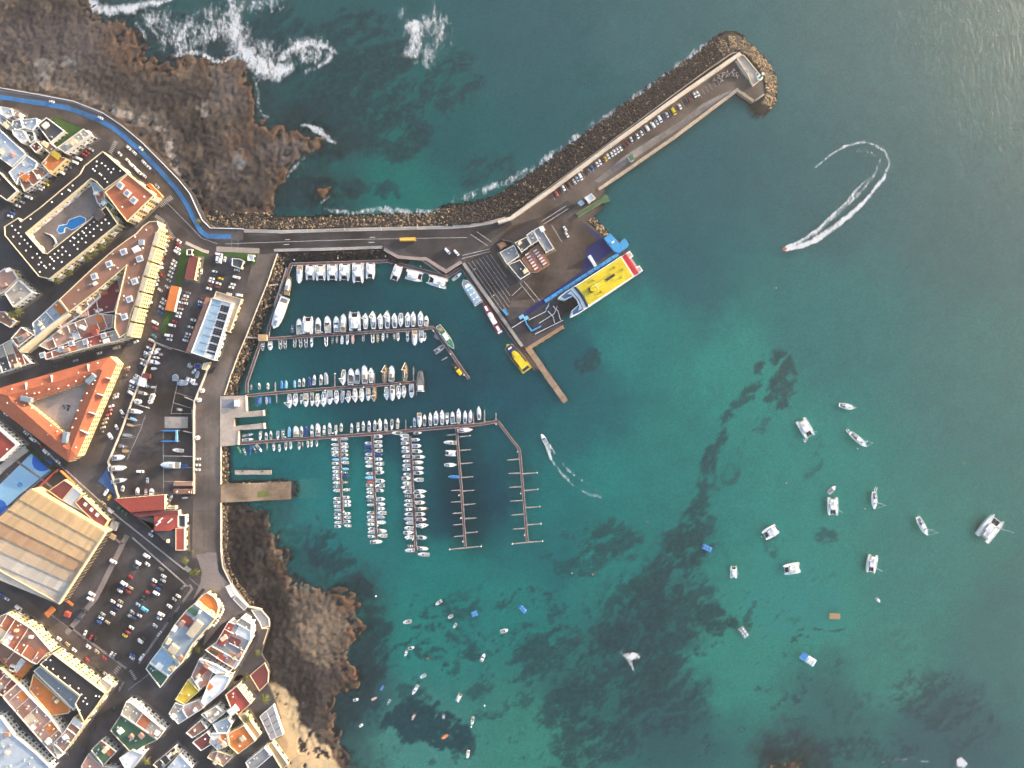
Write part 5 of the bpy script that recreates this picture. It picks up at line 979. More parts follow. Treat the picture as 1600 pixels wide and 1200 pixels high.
# southern quarters
S_ = [('black_roof_block', 'apartment block with black roof and sunlit balconied front by the car park', t6([(372, 228), (490, 125), (900, 438), (985, 500), (890, 640), (782, 775), (700, 600), (745, 525), (440, 288)]), 12, 'yellow', 'black', 'cream', dict(vents=t6([(430, 185), (472, 190), (440, 258), (497, 270), (545, 342), (605, 355), (655, 428), (735, 453), (762, 510), (800, 545), (780, 575), (815, 600), (900, 525), (930, 530), (745, 660)]), bal=True)),
      ('corner_block', 'narrow cream corner block at the street crossing', t6([(918, 400), (960, 362), (1055, 430), (1000, 498)]), 9, 'cream', 'cream', 'white', dict(bal=True)),
      ('grey_strip_house', 'long grey-roofed strip behind the black-roofed block', t6([(312, 292), (372, 246), (742, 532), (690, 662)]), 9, 'white', 'grey', 'white', dict(clut=3)),
      ('orange_court_house', 'long orange roof terrace in the southern block', t6([(310, 320), (660, 640), (640, 690), (480, 715), (270, 470)]), 7, 'cream', 'orange', 'cream', dict(clut=6, cells=False)),
      ('terrace_row', 'row of brown roof terraces with green plants by the alley', t6([(22, 532), (160, 412), (460, 722), (590, 890), (490, 970), (545, 1115), (510, 1100), (42, 562)]), 9, 'white', 'pink', 'white', dict(clut=22)),
      ('pink_house', 'pink-roofed house at the southern street bend', t6([(600, 862), (692, 722), (782, 802), (592, 1062), (500, 975)]), 10, 'yellow', 'pink', 'white', dict(clut=7)),
      ('red_terrace_block', 'block with red-brown terraces and bright yellow front by the street', t5([(-80, 560), (0, 495), (62, 470), (300, 620), (482, 830), (435, 850), (340, 950), (290, 930), (0, 745), (-80, 740)]), 11, 'yellow', 'terracotta', 'white', dict(clut=16, bal=True)),
      ('timber_court', 'brown timber-decked court house at the left edge', t5([(-60, 760), (40, 752), (300, 962), (190, 1090), (0, 905), (-60, 880)]), 5, 'tan', 'brown', 'orange', dict(clut=6)),
      ('maroon_corner_house', 'maroon-roofed house left of the terrace row', t6([(-60, 270), (0, 265), (160, 410), (20, 528), (-60, 480)]), 9, 'yellow', 'maroon', 'cream', dict(clut=6)),
      ('pale_house', 'pale blue roofs at the bottom left corner below the alley', t6([(-60, 720), (0, 722), (130, 900), (330, 1062), (480, 1210), (400, 1320), (-60, 1300)]), 9, 'white', 'pale', 'white', dict(clut=26, cells=False)),
      ('beige_terrace_house', 'beige-terraced house with white street wall south of the plaza', t6([(1180, 580), (1230, 590), (1540, 850), (1475, 935), (1130, 700)]), 9, 'white', 'beige', 'white', dict(clut=10)),
      ('green_roof_house', 'house with dark green roof terrace south of the plaza', t6([(1130, 705), (1470, 940), (1330, 1005), (1230, 1070), (1030, 850)]), 8, 'white', 'green', 'beige', dict(clut=10, cells=False)),
      ('mossy_roof_house', 'house with mossy green roof near the bottom edge', t6([(850, 1035), (945, 940), (1090, 1050), (965, 1180)]), 7, 'grey', 'green', 'grey', dict(clut=5)),
      ('grey_low_house', 'low grey-pink house at the bottom edge beside the street', t6([(760, 1180), (825, 1070), (960, 1185), (1100, 1200), (1000, 1330), (750, 1310)]), 6, 'grey', 'pink', 'grey', dict(clut=4)),
      ('white_roof_house', 'house with bright white flat roof at the bottom', t6([(1115, 1110), (1235, 1030), (1345, 1075), (1250, 1200), (1190, 1240)]), 9, 'white', 'white', 'white', dict(clut=2)),
      ('pergola_house', 'dark-roofed house with pale pergola beams at the bottom', u5([(230, 1170), (430, 1005), (480, 1060), (300, 1230)]), 6, 'white', 'dark', 'cream', dict(clut=6)),
      ('light_blue_house', 'light blue flat roof at the bottom edge', u5([(340, 1230), (480, 1070), (600, 1200), (520, 1300)]), 8, 'white', 'pale', 'white', dict(clut=3)),
      # sea front
      ('round_restaurant', 'rounded restaurant with bright orange roof near the sea wall', u4([(636, 482), (690, 422), (740, 396), (800, 430), (835, 480), (850, 540), (820, 640), (700, 560)]), 6, 'yellow', 'orange', 'white', dict()),
      ('blue_roof_hotel', 'tall house with blue-grey roof and yellow side beside the restaurant', u4([(545, 560), (622, 500), (818, 642), (772, 690), (600, 885), (492, 1070), (312, 892), (440, 690)]), 12, 'yellow', 'bluegrey', 'cream', dict(clut=6, bal=True, cells=False, boxes=[u4([(550, 660)])[0] + (17, 14, -38, .5, 'maroon', 'roof_deck'), u4([(605, 570)])[0] + (16, 9, -38, .5, 'green', 'planter'), u4([(620, 740)])[0] + (12, 26, -38, 2.6, 'cream'), u4([(420, 930)])[0] + (13, 12, -38, 2.4, 'cream')])),
      ('blue_roof_house', 'lower light blue roofed house by the car park street', u4([(312, 905), (486, 1074), (380, 1180), (200, 1052)]), 9, 'white', 'lightblue', 'white', dict(clut=4, boxes=[u4([(290, 1090)])[0] + (10, 8, -38, 1.5, 'white')])),
      ('green_terrace_house', 'dark green terrace with white rim at the plaza corner', u4([(165, 1112), (198, 1056), (378, 1184), (300, 1290)]), 6, 'white', 'green', 'white', dict(clut=3)),
      ('grey_red_house', 'house with red and grey roofs standing above the lava shore', u4([(940, 670), (1005, 690), (1060, 630), (1155, 690), (1148, 840), (1000, 1115), (905, 1060), (720, 935), (820, 870)]), 10, 'white', 'grey', 'white', dict(clut=14, boxes=[u4([(910, 790)])[0] + (12, 36, -26, .5, 'red', 'roof_deck'), u4([(1000, 850)])[0] + (18, 10, -26, .45, 'maroon', 'roof_deck'), u4([(970, 1020)])[0] + (14, 20, -26, .4, 'pink', 'roof_deck'), u4([(880, 1020)])[0] + (10, 10, -26, .5, 'red', 'roof_deck'), u4([(790, 980)])[0] + (14, 12, -26, .5, 'dark', 'roof_deck')])),
      ('white_roof_villa', 'house with brilliant white roof between two narrow lanes', u5([(760, 385), (822, 322), (960, 345), (900, 470), (722, 622), (680, 582)]), 10, 'white', 'white', 'white', dict(clut=1)),
      ('yellow_roof_house', 'house with mottled yellow roof on the dark lane', u5([(562, 370), (668, 480), (525, 606), (440, 560)]), 9, 'white', 'yellow', 'yellow', dict(clut=2)),
      ('grey_lane_house', 'house with blue-grey terraces and water tanks at the lane fork', u5([(440, 590), (520, 615), (660, 560), (705, 640), (470, 792), (380, 692)]), 9, 'cream', 'bluegrey', 'white', dict(clut=10)),
      ('red_top_house', 'house with bright red canopy among pink terraces', u5([(590, 345), (660, 190), (805, 290), (755, 390), (672, 470)]), 9, 'white', 'pink', 'white', dict(clut=6, boxes=[u5([(705, 290)])[0] + (11, 8, 50, 1.5, 'red', 'canopy'), u5([(755, 430)])[0] + (9, 12, 40, 1.2, 'orange', 'canopy')])),
      ('white_stepped_house', 'bright white stepped house facing the sea lane', u5([(665, 180), (720, 195), (830, 240), (945, 310), (815, 315), (740, 260)]), 11, 'white', 'white', 'white', dict(clut=4)),
      ('red_roof_villa', 'house with large red roof and cream seaward front', u5([(910, 515), (1020, 432), (1150, 600), (1030, 705), (960, 640)]), 10, 'cream', 'red', 'cream', dict(clut=2, boxes=[u5([(980, 665)])[0] + (15, 11, 38, 2, 'white')])),
      ('orange_roof_villa', 'house with large orange roof near the beach', u5([(935, 885), (1085, 800), (1192, 950), (1030, 1072), (950, 1000)]), 9, 'cream', 'orange', 'cream', dict(clut=2, boxes=[u5([(1070, 930)])[0] + (7, 8, 38, 1.4, 'cream')])),
      ('orange_strip_house', 'narrow orange-walled strip between the two villas', u5([(1030, 710), (1100, 690), (1240, 890), (1195, 940), (1090, 795)]), 6, 'yellow', 'tan', 'cream', dict()),
      ('maroon_roof_villa', 'maroon flat-roofed house at the lane corner', u5([(600, 962), (740, 862), (812, 962), (682, 1042)]), 9, 'white', 'maroon', 'white', dict(clut=1)),
      ('brown_lane_house', 'brown-roofed corner house at the crossing of the lanes', u5([(540, 872), (680, 752), (740, 832), (602, 922)]), 8, 'white', 'brown', 'white', dict(clut=2)),
      ('pale_terrace_house', 'house with beige terraces between lane and grey roof', u5([(682, 700), (822, 622), (905, 690), (782, 782)]), 9, 'white', 'beige', 'white', dict(clut=8)),
      ('grey_roof_villa', 'house with pale grey roof in the middle of the villas', u5([(790, 790), (930, 730), (972, 790), (930, 870), (840, 880)]), 8, 'white', 'bluegrey', 'white', dict(clut=2)),
      ('white_cube_house', 'cluster of white roof cubes south of the grey roof', u5([(780, 880), (925, 875), (945, 990), (840, 1035), (760, 965)]), 9, 'white', 'white', 'white', dict(clut=9)),
      ('salmon_house', 'salmon-roofed house at the bottom of the villa group', u5([(830, 1042), (985, 1090), (890, 1190), (740, 1105), (770, 1060)]), 8, 'cream', 'pink', 'cream', dict(clut=5)),
      ('grey_beach_house', 'grey-roofed beach house at the bottom edge', u5([(1100, 1150), (1275, 1010), (1345, 1085), (1200, 1210), (1130, 1220)]), 8, 'white', 'grey', 'white', dict(clut=4)),
      ('cream_beach_wall_house', 'tan-topped beach building beside the sand', u5([(1300, 985), (1350, 960), (1500, 1170), (1440, 1220)]), 5, 'cream', 'tan', 'cream', dict())]
for nm, lb, p, h, wl, rf, pr, kw in S_: building(nm, lb, p, h, wl, rf, pr, **kw)
building('maroon_deck', 'maroon timber terrace above the beach', u5([(1140, 332), (1280, 212), (1318, 300), (1312, 400), (1232, 482)]), 1.2, 'cream', 'maroon', 'cream', wins=False, ph=.3, cat='terrace')
building('sea_terrace', 'pale concrete viewing terrace on the sea wall', [(392, 953), (408, 953), (420, 967), (421, 979), (409, 982), (405, 972)], .8, 'cream', 'grey', 'white', wins=False, ph=.3, cat='terrace')
building('dark_pergola', 'dark square pergola beside the viewing terrace', [(408, 983), (418, 983), (410, 1008), (398, 1012)], 3, 'tan', 'dark', 'dark', wins=False, ph=.05, cat='pergola')
building('white_stall', 'white canvas stall roof on the seaside plaza', [(352, 917), (360, 913), (369, 929), (361, 934)], 3, 'white', 'white', 'white', wins=False, ph=.05, cat='stall')
building('grey_stall', 'grey stall roof with white rim on the seaside plaza', [(364, 936), (369, 930), (387, 948), (381, 954)], 3, 'white', 'grey', 'white', wins=False, ph=.1, cat='stall')
gp = root('glass_pergola', 'grey glazed pergola with white frame above the beach', 'pergola')
q4 = [Vector(p) for p in u5([(1235, 720), (1360, 612), (1450, 888), (1340, 940)])]
for i in range(4):
    for j in range(2):
        f = lambda u, v: q4[0].lerp(q4[1], u).lerp(q4[3].lerp(q4[2], u), v)
        MB().prism(wp([f(j * .5 + .02, i * .25 + .012), f(j * .5 + .48, i * .25 + .012), f(j * .5 + .48, i * .25 + .238), f(j * .5 + .02, i * .25 + .238)], G + 3), G + 2.9, G + 3.0).build('glass_panel', mat('grey_glass', (.32, .32, .34), .3, .1), gp)
for a, b in [((0), (1)), (1, 2), (2, 3), (3, 0)]: strip(MB(), [q4[a], q4[b]], 1.0, G - .2, G + 3.1).build('frame', M['white'], gp)
strip(MB(), [q4[0].lerp(q4[1], .5), q4[3].lerp(q4[2], .5)], .8, G + 2.7, G + 3.08).build('frame', M['white'], gp)
# pier head: storage platform with tanks and beacon
ph_ = c6(1100, 60, [(620, 380), (700, 300), (760, 320), (1110, 740), (920, 890), (870, 800), (830, 700)], 12)
building('pier_head_platform', 'raised concrete platform at the head of the pier', ph_, 2.2, 'grey', 'beige', 'cream', wins=False, cat='platform', clut=2)
for i, (x_, y_, w_, d_) in enumerate(c6(1100, 60, [(640, 480, 60, 110), (710, 590, 50, 110), (800, 700, 50, 100)], 12)):
    q = root('concrete_block', ['northernmost', 'middle', 'southernmost'][i] + ' of the pale blocks beside the pier head platform', 'block', W(x_, y_, G), math.radians(35), 'blocks at the pier head')
    MB().box(-1.6, 1.6, -3, 3, 0, 1.8, 0, .1).build('block_body', M['concrete'], q)
bc = root('beacon', 'green harbour beacon on the pier head', 'beacon', W(*c6(1100, 60, [(1040, 745)], 12)[0], G + 1.4))
MB().tube([(0, 0, 0), (0, 0, 1.2)], 2.3, n=12).build('base', M['white'], bc); MB().tube([(0, 0, 1.2), (0, 0, 7)], .9, n=10, r1=.7).build('tower', mat('beacon_green', (.01, .3, .13), .5, .05), bc); MB().tube([(0, 0, 7), (0, 0, 8)], 1.0, n=10).build('lantern', M['white'], bc)
for i, (x_, y_) in enumerate(c6(1100, 60, [(265, 705), (330, 720), (285, 745), (325, 790), (375, 655), (435, 640), (420, 700), (475, 670), (520, 640), (555, 600), (600, 660), (545, 695), (345, 680), (620, 715), (190, 775)], 12)):
    q = root('tetrapod', 'grey tetrapod ' + ['lying westernmost', 'second', 'third', 'southernmost', 'fourth', 'topmost left', 'middle lower', 'centre', 'upper right', 'northernmost', 'easternmost', 'lower right', 'upper left', 'far right lower', 'outlying left'][i] + ' in the group stored at the pier head', 'tetrapod', W(x_, y_, G + .8), i * .7, 'tetrapods stored at the pier head')
    for k, d in enumerate([(1, 0, -.3), (-.5, .87, -.3), (-.5, -.87, -.3), (0, 0, 1)]): MB().tube([(0, 0, .2), tuple(1.5 * c for c in Vector(d) + Vector((0, 0, .12)))], .55, n=6, r1=.35).build('leg', M['concrete'], q)
# ------------------------------------------------------------------ vehicles
CARC = dict(w=('white', (.75, .76, .78)), s=('silver', (.38, .4, .43)), k=('black', (.018, .018, .022)), r=('red', (.42, .03, .03)), d=('dark red', (.16, .03, .035)), b=('blue', (.03, .12, .42)), n=('navy', (.02, .035, .12)), t=('beige', (.45, .36, .25)), y=('yellow', (.7, .5, .03)), o=('orange', (.6, .18, .04)), g=('grey', (.16, .165, .18)), c=('cyan', (.1, .42, .6)), l=('pale blue', (.35, .48, .6)), e=('teal', (.05, .25, .27)))
def carp(c): return mat('car_' + CARC[c][0].replace(' ', '_'), CARC[c][1], .3, .04, .5, spec=.6)
tyre_me = MB().tube([(0, -.1, 0), (0, .1, 0)], .32, n=8).mesh('wheel', mat('tyre', (.02, .02, .02), .9, .1))
CARME = {}
def loft(secs):
    mb = MB(); n = len(secs[0]); v = [p for s in secs for p in s]
    f = [(i * n + j, i * n + (j + 1) % n, (i + 1) * n + (j + 1) % n, (i + 1) * n + j) for i in range(len(secs) - 1) for j in range(n)]
    f += [tuple(range(n - 1, -1, -1)), tuple((len(secs) - 1) * n + j for j in range(n))]
    return mb.add(v, f)
def car_mesh(c, kind):
    if (c, kind) in CARME: return CARME[(c, kind)]
    L, Wd, van = (4.3, 1.8, False) if kind == 'car' else (5.4, 2.05, True)
    h = L / 2; w_ = Wd / 2
    if van: prof = [(-h, .35, .95, .9), (-h + .05, .35, 2.2, .92), (h - 1.5, .35, 2.25, 1), (h - .9, .35, 1.3, 1), (h - .1, .35, 1.0, .92), (h, .4, .8, .8)]
    else: prof = [(-h, .35, .75, .86), (-h + .15, .3, .98, .95), (-h + .75, .28, 1.02, 1), (h - 1.35, .28, 1.0, 1), (h - .15, .3, .82, .93), (h, .38, .62, .8)]
    secs = [[(x, -w_ * k, z0), (x, w_ * k, z0), (x, w_ * k, z1 * .9), (x, w_ * k * .88, z1), (x, -w_ * k * .88, z1), (x, -w_ * k, z1 * .9)] for x, z0, z1, k in prof]
    body = loft(secs).mesh('car_body', carp(c))
    if van:
        glass = MB().add([(h - 1.48, -w_ * .84, 2.2), (h - 1.48, w_ * .84, 2.2), (h - .86, w_ * .86, 1.34), (h - .86, -w_ * .86, 1.34)], [(0, 3, 2, 1)])
        glass.v = [(x + .04, y, z + .05) for x, y, z in glass.v]; roof = MB().box(-h + .4, h - 1.7, -w_ * .55, w_ * .55, 2.25, 2.32)
    else:
        glass = MB().add([(-h + .3, -w_ * .86, .98), (h - 1.1, -w_ * .88, .98), (h - 1.1, w_ * .88, .98), (-h + .3, w_ * .86, .98), (-h + .95, -w_ * .66, 1.44), (h - 1.95, -w_ * .68, 1.44), (h - 1.95, w_ * .68, 1.44), (-h + .95, w_ * .66, 1.44)], [(0, 1, 5, 4), (1, 2, 6, 5), (2, 3, 7, 6), (3, 0, 4, 7)])
        roof = MB().box(-h + .85, h - 1.85, -w_ * .7, w_ * .7, 1.42, 1.5, 0, .06)
    CARME[(c, kind)] = (body, glass.mesh('car_windows', M['glass']), roof.mesh('car_roof', carp(c)), L, Wd); return CARME[(c, kind)]
def car(x, y, c, ang, label, group, kind='car', sc=1.0):
    body, glass, roof, L, Wd = car_mesh(c, kind); q = W(x, y, G + 1)
    r = root('parked_van' if kind == 'van' else 'parked_car', label, 'van' if kind == 'van' else 'car', (q.x, q.y, G + .01), math.radians(ang), group, (sc,) * 3)
    link('body', body, r); link('windows', glass, r); link('roof', roof, r)
    for sx in (-1, 1):
        for sy in (-1, 1): link('wheel', tyre_me, r, (sx * L * .31, sy * (Wd / 2 - .12), .32))
def cars(tile, text, where, end, ang, group, s=6.0):
    """text: 'x y colour' triples in tile coordinates; V suffix = van, @a = own angle"""
    it = text.split(';')
    for i, q in enumerate(it):
        f = q.split(); x, y = c6(tile[0], tile[1], [(float(f[0]), float(f[1]))], s)[0]; c = f[2][0]; van = 'V' in f[2]
        a = float(f[2].split('@')[1]) if '@' in f[2] else ang
        car(x, y, c, a + rnd.uniform(-4, 4) + (180 if rnd.random() < .3 else 0), '%s %s, %s from the %s %s' % (CARC[c][0], 'van' if van else 'car', ORD[i + 1], end, where), group, 'van' if van else 'car', rnd.uniform(.96, 1.06))
cars((850, 50), '75 1008 r;122 975 w;158 955 d;190 935 w;208 917 w;228 905 wV;265 878 k;282 866 g;300 848 b;333 825 w;350 812 w;372 800 d;384 790 y;400 776 w;424 763 w;442 750 w;460 738 w;478 727 w;505 708 d;522 694 d;546 668 w;566 660 k;585 650 w;610 630 w;645 600 wV;680 580 wV;705 562 w;724 545 wV;748 528 n;770 516 w;810 497 yV;850 465 w;910 423 d;942 392 w;960 384 w', 'along the pier wall', 'landward end', -60, 'cars parked along the pier wall', 4.0)
A1 = -33
K = (100, 840)
cars(K, '777 172 wV;692 235 wV;672 275 g;780 250 w;908 298 g;930 362 w;925 403 s;845 403 w;832 447 d;907 443 k;880 480 b;865 522 wV;780 515 r;740 560 k;728 588 k', 'of the northeastern rows in the big car park', 'north', A1, 'cars in the big car park')
cars(K, '620 370 r;565 432 wV;622 472 t;540 470 n;520 500 w;600 507 r;455 600 w;527 600 t;515 637 w;487 668 n;452 710 w;360 718 s;342 753 w;325 792 b;403 795 t', 'of the middle rows in the big car park', 'north', A1, 'cars in the big car park')
cars(K, '690 628 l;757 672 cV;637 700 s;703 730 w;617 737 s;653 757 n;628 845 w;595 890 r;567 920 y', 'of the southern rows in the big car park', 'north', A1, 'cars in the big car park')
cars(K, '1110 470 g@48;1068 550 w;1030 580 s;985 645 w;912 720 wV;890 757 w;852 827 w;890 905 w@50;745 950 k;715 968 wV;635 1130 w;640 1105 b', 'along the east side of the big car park', 'north', A1, 'cars in the big car park')
cars(K, '463 225 wV;262 530 wV;247 575 wV;185 685 kV;135 755 n;195 897 w@65;248 940 r@60;290 950 k@60;437 1095 w@58;468 1110 s@58;500 1130 k@58', 'along the west side of the big car park', 'north', A1, 'cars in the big car park')
cars(K, '730 1120 wV@55;1030 725 k@55;985 770 k@55;1100 625 k@50', 'on the street beside the blue-roofed houses', 'south', 55, 'cars on the eastern street')
cars((0, 880), '15 295 b;60 335 w;175 418 wV;300 520 k;430 605 k;550 710 w;628 760 t;692 815 w;815 905 r;935 1000 k', 'on the southwest side of the long straight street', 'left', -37, 'cars on the long straight street')
cars((0, 880), '825 783 w;905 830 t;975 890 r;985 1040 w', 'on the northeast side of the long straight street', 'left', -37, 'cars on the long straight street')
cars((0, 130), '735 705 wV@-25;700 740 wV@-25;645 780 s@-25;605 795 s@-25;575 835 wV@-25;500 880 k@-25;480 897 k@-25;430 945 y@-20;390 967 w@-20;368 990 w@-20;320 1025 k@-20;270 1070 wV@-20;200 1110 s@-20;165 1150 w@-20;130 1185 k@-20;110 1215 b@-20;90 1245 w@-20', 'on the street west of the hotel', 'north', -25, 'cars on the hotel street')
cars((0, 130), '850 620 s;815 645 r;790 668 r', 'at the northern end of the hotel street', 'east', -30, 'cars on the hotel street')
cars((0, 130), '1120 660 w;1195 722 w;1245 775 wV;1300 830 wV;1348 865 w;1470 965 s', 'in the western row beside the hotel', 'north', -44, 'cars beside the coast road')
cars((0, 130), '1205 605 w;1255 650 w;1300 695 k;1345 740 w;1390 785 w;1435 830 k', 'in the eastern row beside the blue path', 'north', -44, 'cars beside the coast road')
cars((0, 130), '480 172 w@-8;938 322 w@-28;1318 610 w@-44', 'driving on the dark promenade road', 'left', -20, 'cars on the promenade')
cars((200, 320), '380 312 o;362 345 t;352 390 w;338 437 w;330 470 t;310 517 r;302 560 w;295 597 wV;280 640 k;265 685 w;265 715 s;248 757 wV;195 925 wV;187 970 k;185 1010 k;165 1065 k', 'in the row facing the V-shaped block', 'north', 25, 'cars in front of the V-shaped block')
cars((200, 320), '475 340 w;470 370 r;465 410 w;460 445 wV;435 530 w;423 560 w;412 595 w;402 630 w;390 665 w;378 707 s;365 770 w;355 797 d;298 797 w;325 665 r;335 890 w;320 920 w;308 960 w;295 1005 b;255 1105 wV;245 1150 r', 'in the row beside the grass verge', 'north', -35, 'cars in front of the V-shaped block')
cars((200, 320), '855 465 wV;836 515 wV@85;868 515 wV@85;905 510 w@85;960 530 b@70;1020 610 w;1018 680 wV;980 745 w;965 772 w;945 835 w;1040 847 wV', 'along the east of the harbour office car park', 'north', -12, 'cars by the harbour office')
cars((200, 320), '810 625 w;808 660 k;785 690 w;775 717 w;765 750 d;755 785 w;870 650 k;866 690 y;845 737 w;835 770 d;690 880 d;680 910 w;675 940 b;665 970 k;610 1080 w;595 1110 k;583 1145 w', 'in the middle rows north of the harbour office', 'north', -14, 'cars by the harbour office')
cars((200, 320), '560 825 g;540 855 w;525 885 t;495 915 w;532 922 w;490 947 d;490 975 s;475 1015 w;465 1045 w;435 1095 r;415 1130 wV;685 625 w@85', 'in the row east of the orange canopy', 'north', -14, 'cars by the harbour office')
cars((200, 510), '383 85 wV;385 122 w;340 100 k;560 70 w;548 98 s;535 130 w', 'west of the harbour office near the yard fence', 'north', -12, 'cars by the harbour office')
cars((200, 510), '258 20 r;240 90 e;215 130 w;200 165 d;192 200 w;170 250 w;160 282 g;150 320 w;135 350 w;110 385 k;85 465 w;55 525 wV;30 560 w;25 620 wV;10 660 k;72 145 w@25', 'along the western wall of the boatyard', 'north', -30, 'cars along the boatyard wall')
cars((0, 510), '1190 390 t;1185 417 d;1165 470 k;1085 640 t;1080 665 w;1040 748 w;1025 790 r;1015 827 r;990 870 t;975 907 t;960 950 t;945 995 k', 'in the row along the triangular block', 'north', 22, 'cars along the triangular block')
cars((0, 510), '1140 805 w@-55;1090 945 w@-58;1035 1030 wV@-60', 'opposite the triangular block', 'north', -56, 'cars along the triangular block')
cars((0, 510), '505 380 k;705 320 s;930 250 w;1095 200 tV;1190 165 k', 'on the shaded street north of the triangular block', 'left', 16, 'cars on the shaded street')
cars((0, 510), '50 820 w;150 910 d;240 1000 w;310 1060 wV;395 1130 r;435 1178 wV;540 1270 w;600 1320 k', 'on the dark street southwest of the triangular block', 'left', -42, 'cars on the dark street')
cars((0, 700), '965 520 t;1035 585 wV;1020 465 y@60;995 415 wV@60;1410 815 w', 'on the street past the red workshops', 'left', -42, 'cars on the workshop street')
cars((200, 1000), '585 345 k@50;-145 650 k@50;-330 830 k@52;-430 1050 n@52', 'on the narrow southern lanes', 'right', 50, 'cars on the lanes')
cars((150, 690), '415 280 wV@-4;478 365 s@85;950 165 w@0;952 220 w@0;950 265 w@0', 'parked in or beside the southern boatyard', 'left', 0, 'cars in the boatyard')
cars((600, 370), '595 135 wV@-45;678 150 wV@-45', 'by the railing at the road bend', 'left', -45, 'vans at the road bend')
cars((740, 300), '858 345 w@-60;875 400 w@-60', 'on the quay east of the terminal', 'north', -60, 'vehicles on the ferry quay')
cars((200, 510), '790 410 kV@60', 'on the quay beside the yellow hut', 'north', 60, 'vehicles on the quay')
bus = root('coach', 'orange coach driving along the harbour road', 'bus', (W(637, 374, G + 2).x, W(637, 374, G + 2).y, G + .02), math.radians(1.5))
MB().box(-6.2, 6.2, -1.3, 1.3, .4, 3.2, 0, .08).build('body', mat('coach_orange', (.72, .42, .06), .4, .05), bus); MB().box(-5.6, 4.8, -1.05, 1.05, 3.2, 3.32).build('roof', mat('coach_roof', (.8, .5, .1), .5, .05), bus); MB().box(6.12, 6.24, -1.1, 1.1, 1.4, 2.9).build('windscreen', M['glass'], bus)
for sx in (-4, 3.6):
    for sy in (-1.2, 1.2): link('wheel', tyre_me, bus, (sx, sy, .42), 0, (1.3, 1.3, 1.3))

# ------------------------------------------------------------------ boats
BC = dict(w=('white', (.80, .81, .82)), b=('blue', (.04, .2, .52)), n=('navy', (.02, .05, .2)), l=('light blue', (.2, .48, .7)), g=('grey', (.3, .33, .37)), k=('black', (.03, .03, .035)), r=('red', (.5, .05, .04)), m=('maroon', (.25, .05, .07)), y=('yellow', (.75, .6, .05)), t=('tan', (.5, .36, .2)), c=('cream', (.74, .66, .48)), p=('pink', (.6, .4, .38)), e=('green', (.05, .2, .12)), o=('orange', (.62, .2, .05)))
def bm(c): return mat('boat_' + BC[c][0].replace(' ', '_'), BC[c][1], .45, .05, .6, spec=.4)
TEAK = mat('teak', (.36, .24, .13), .8, .15, 1.0); COCK = mat('cockpit_grey', (.16, .165, .17), .8, .2, 1.0); SEAT = mat('seat_beige', (.5, .45, .38), .8, .1); ENG = mat('outboard_black', (.025, .025, .03), .4, .05); ALU = mat('mast_aluminium', (.72, .72, .72), .4, .05)
def hullpts(L, B, stern=.8, full=.5):
    return [(-L / 2, -B / 2 * stern), (-L * .2, -B / 2 * .97), (L * .08, -B / 2), (L * .26, -B / 2 * .86), (L * .40, -B / 2 * full), (L * .47, -B / 2 * .18), (L / 2, 0), (L * .47, B / 2 * .18), (L * .40, B / 2 * full), (L * .26, B / 2 * .86), (L * .08, B / 2), (-L * .2, B / 2 * .97), (-L / 2, B / 2 * stern)]
def hull_mesh(L, B, fb, stern, full, rim=.12):
    p = hullpts(L, B, stern, full); n = len(p); I = offset(p, rim); mb = MB()
    lo = [(x * .93 - .02 * L, y * .82, -.35) for x, y in p]; hi = [(x, y, fb * (1 + .25 * max(0, x / L * 2) ** 2)) for x, y in p]
    inn = [(q[0], q[1], h[2]) for q, h in zip(I, hi)]; dn = [(q[0], q[1], h[2] - .12) for q, h in zip(I, hi)]
    f = []
    for i in range(n):
        j = (i + 1) % n
        for k in range(3): f.append((k * n + i, k * n + j, (k + 1) * n + j, (k + 1) * n + i))
    f.append(tuple(range(n - 1, -1, -1)))
    return mb.add(lo + hi + inn + dn, f), MB().add([(x, y, z - .0) for x, y, z in dn], [tuple(range(n))])
BME = {}
def blob(pts, z0, z1, ins): return MB().prism(pts, z0, z1, inset=ins)
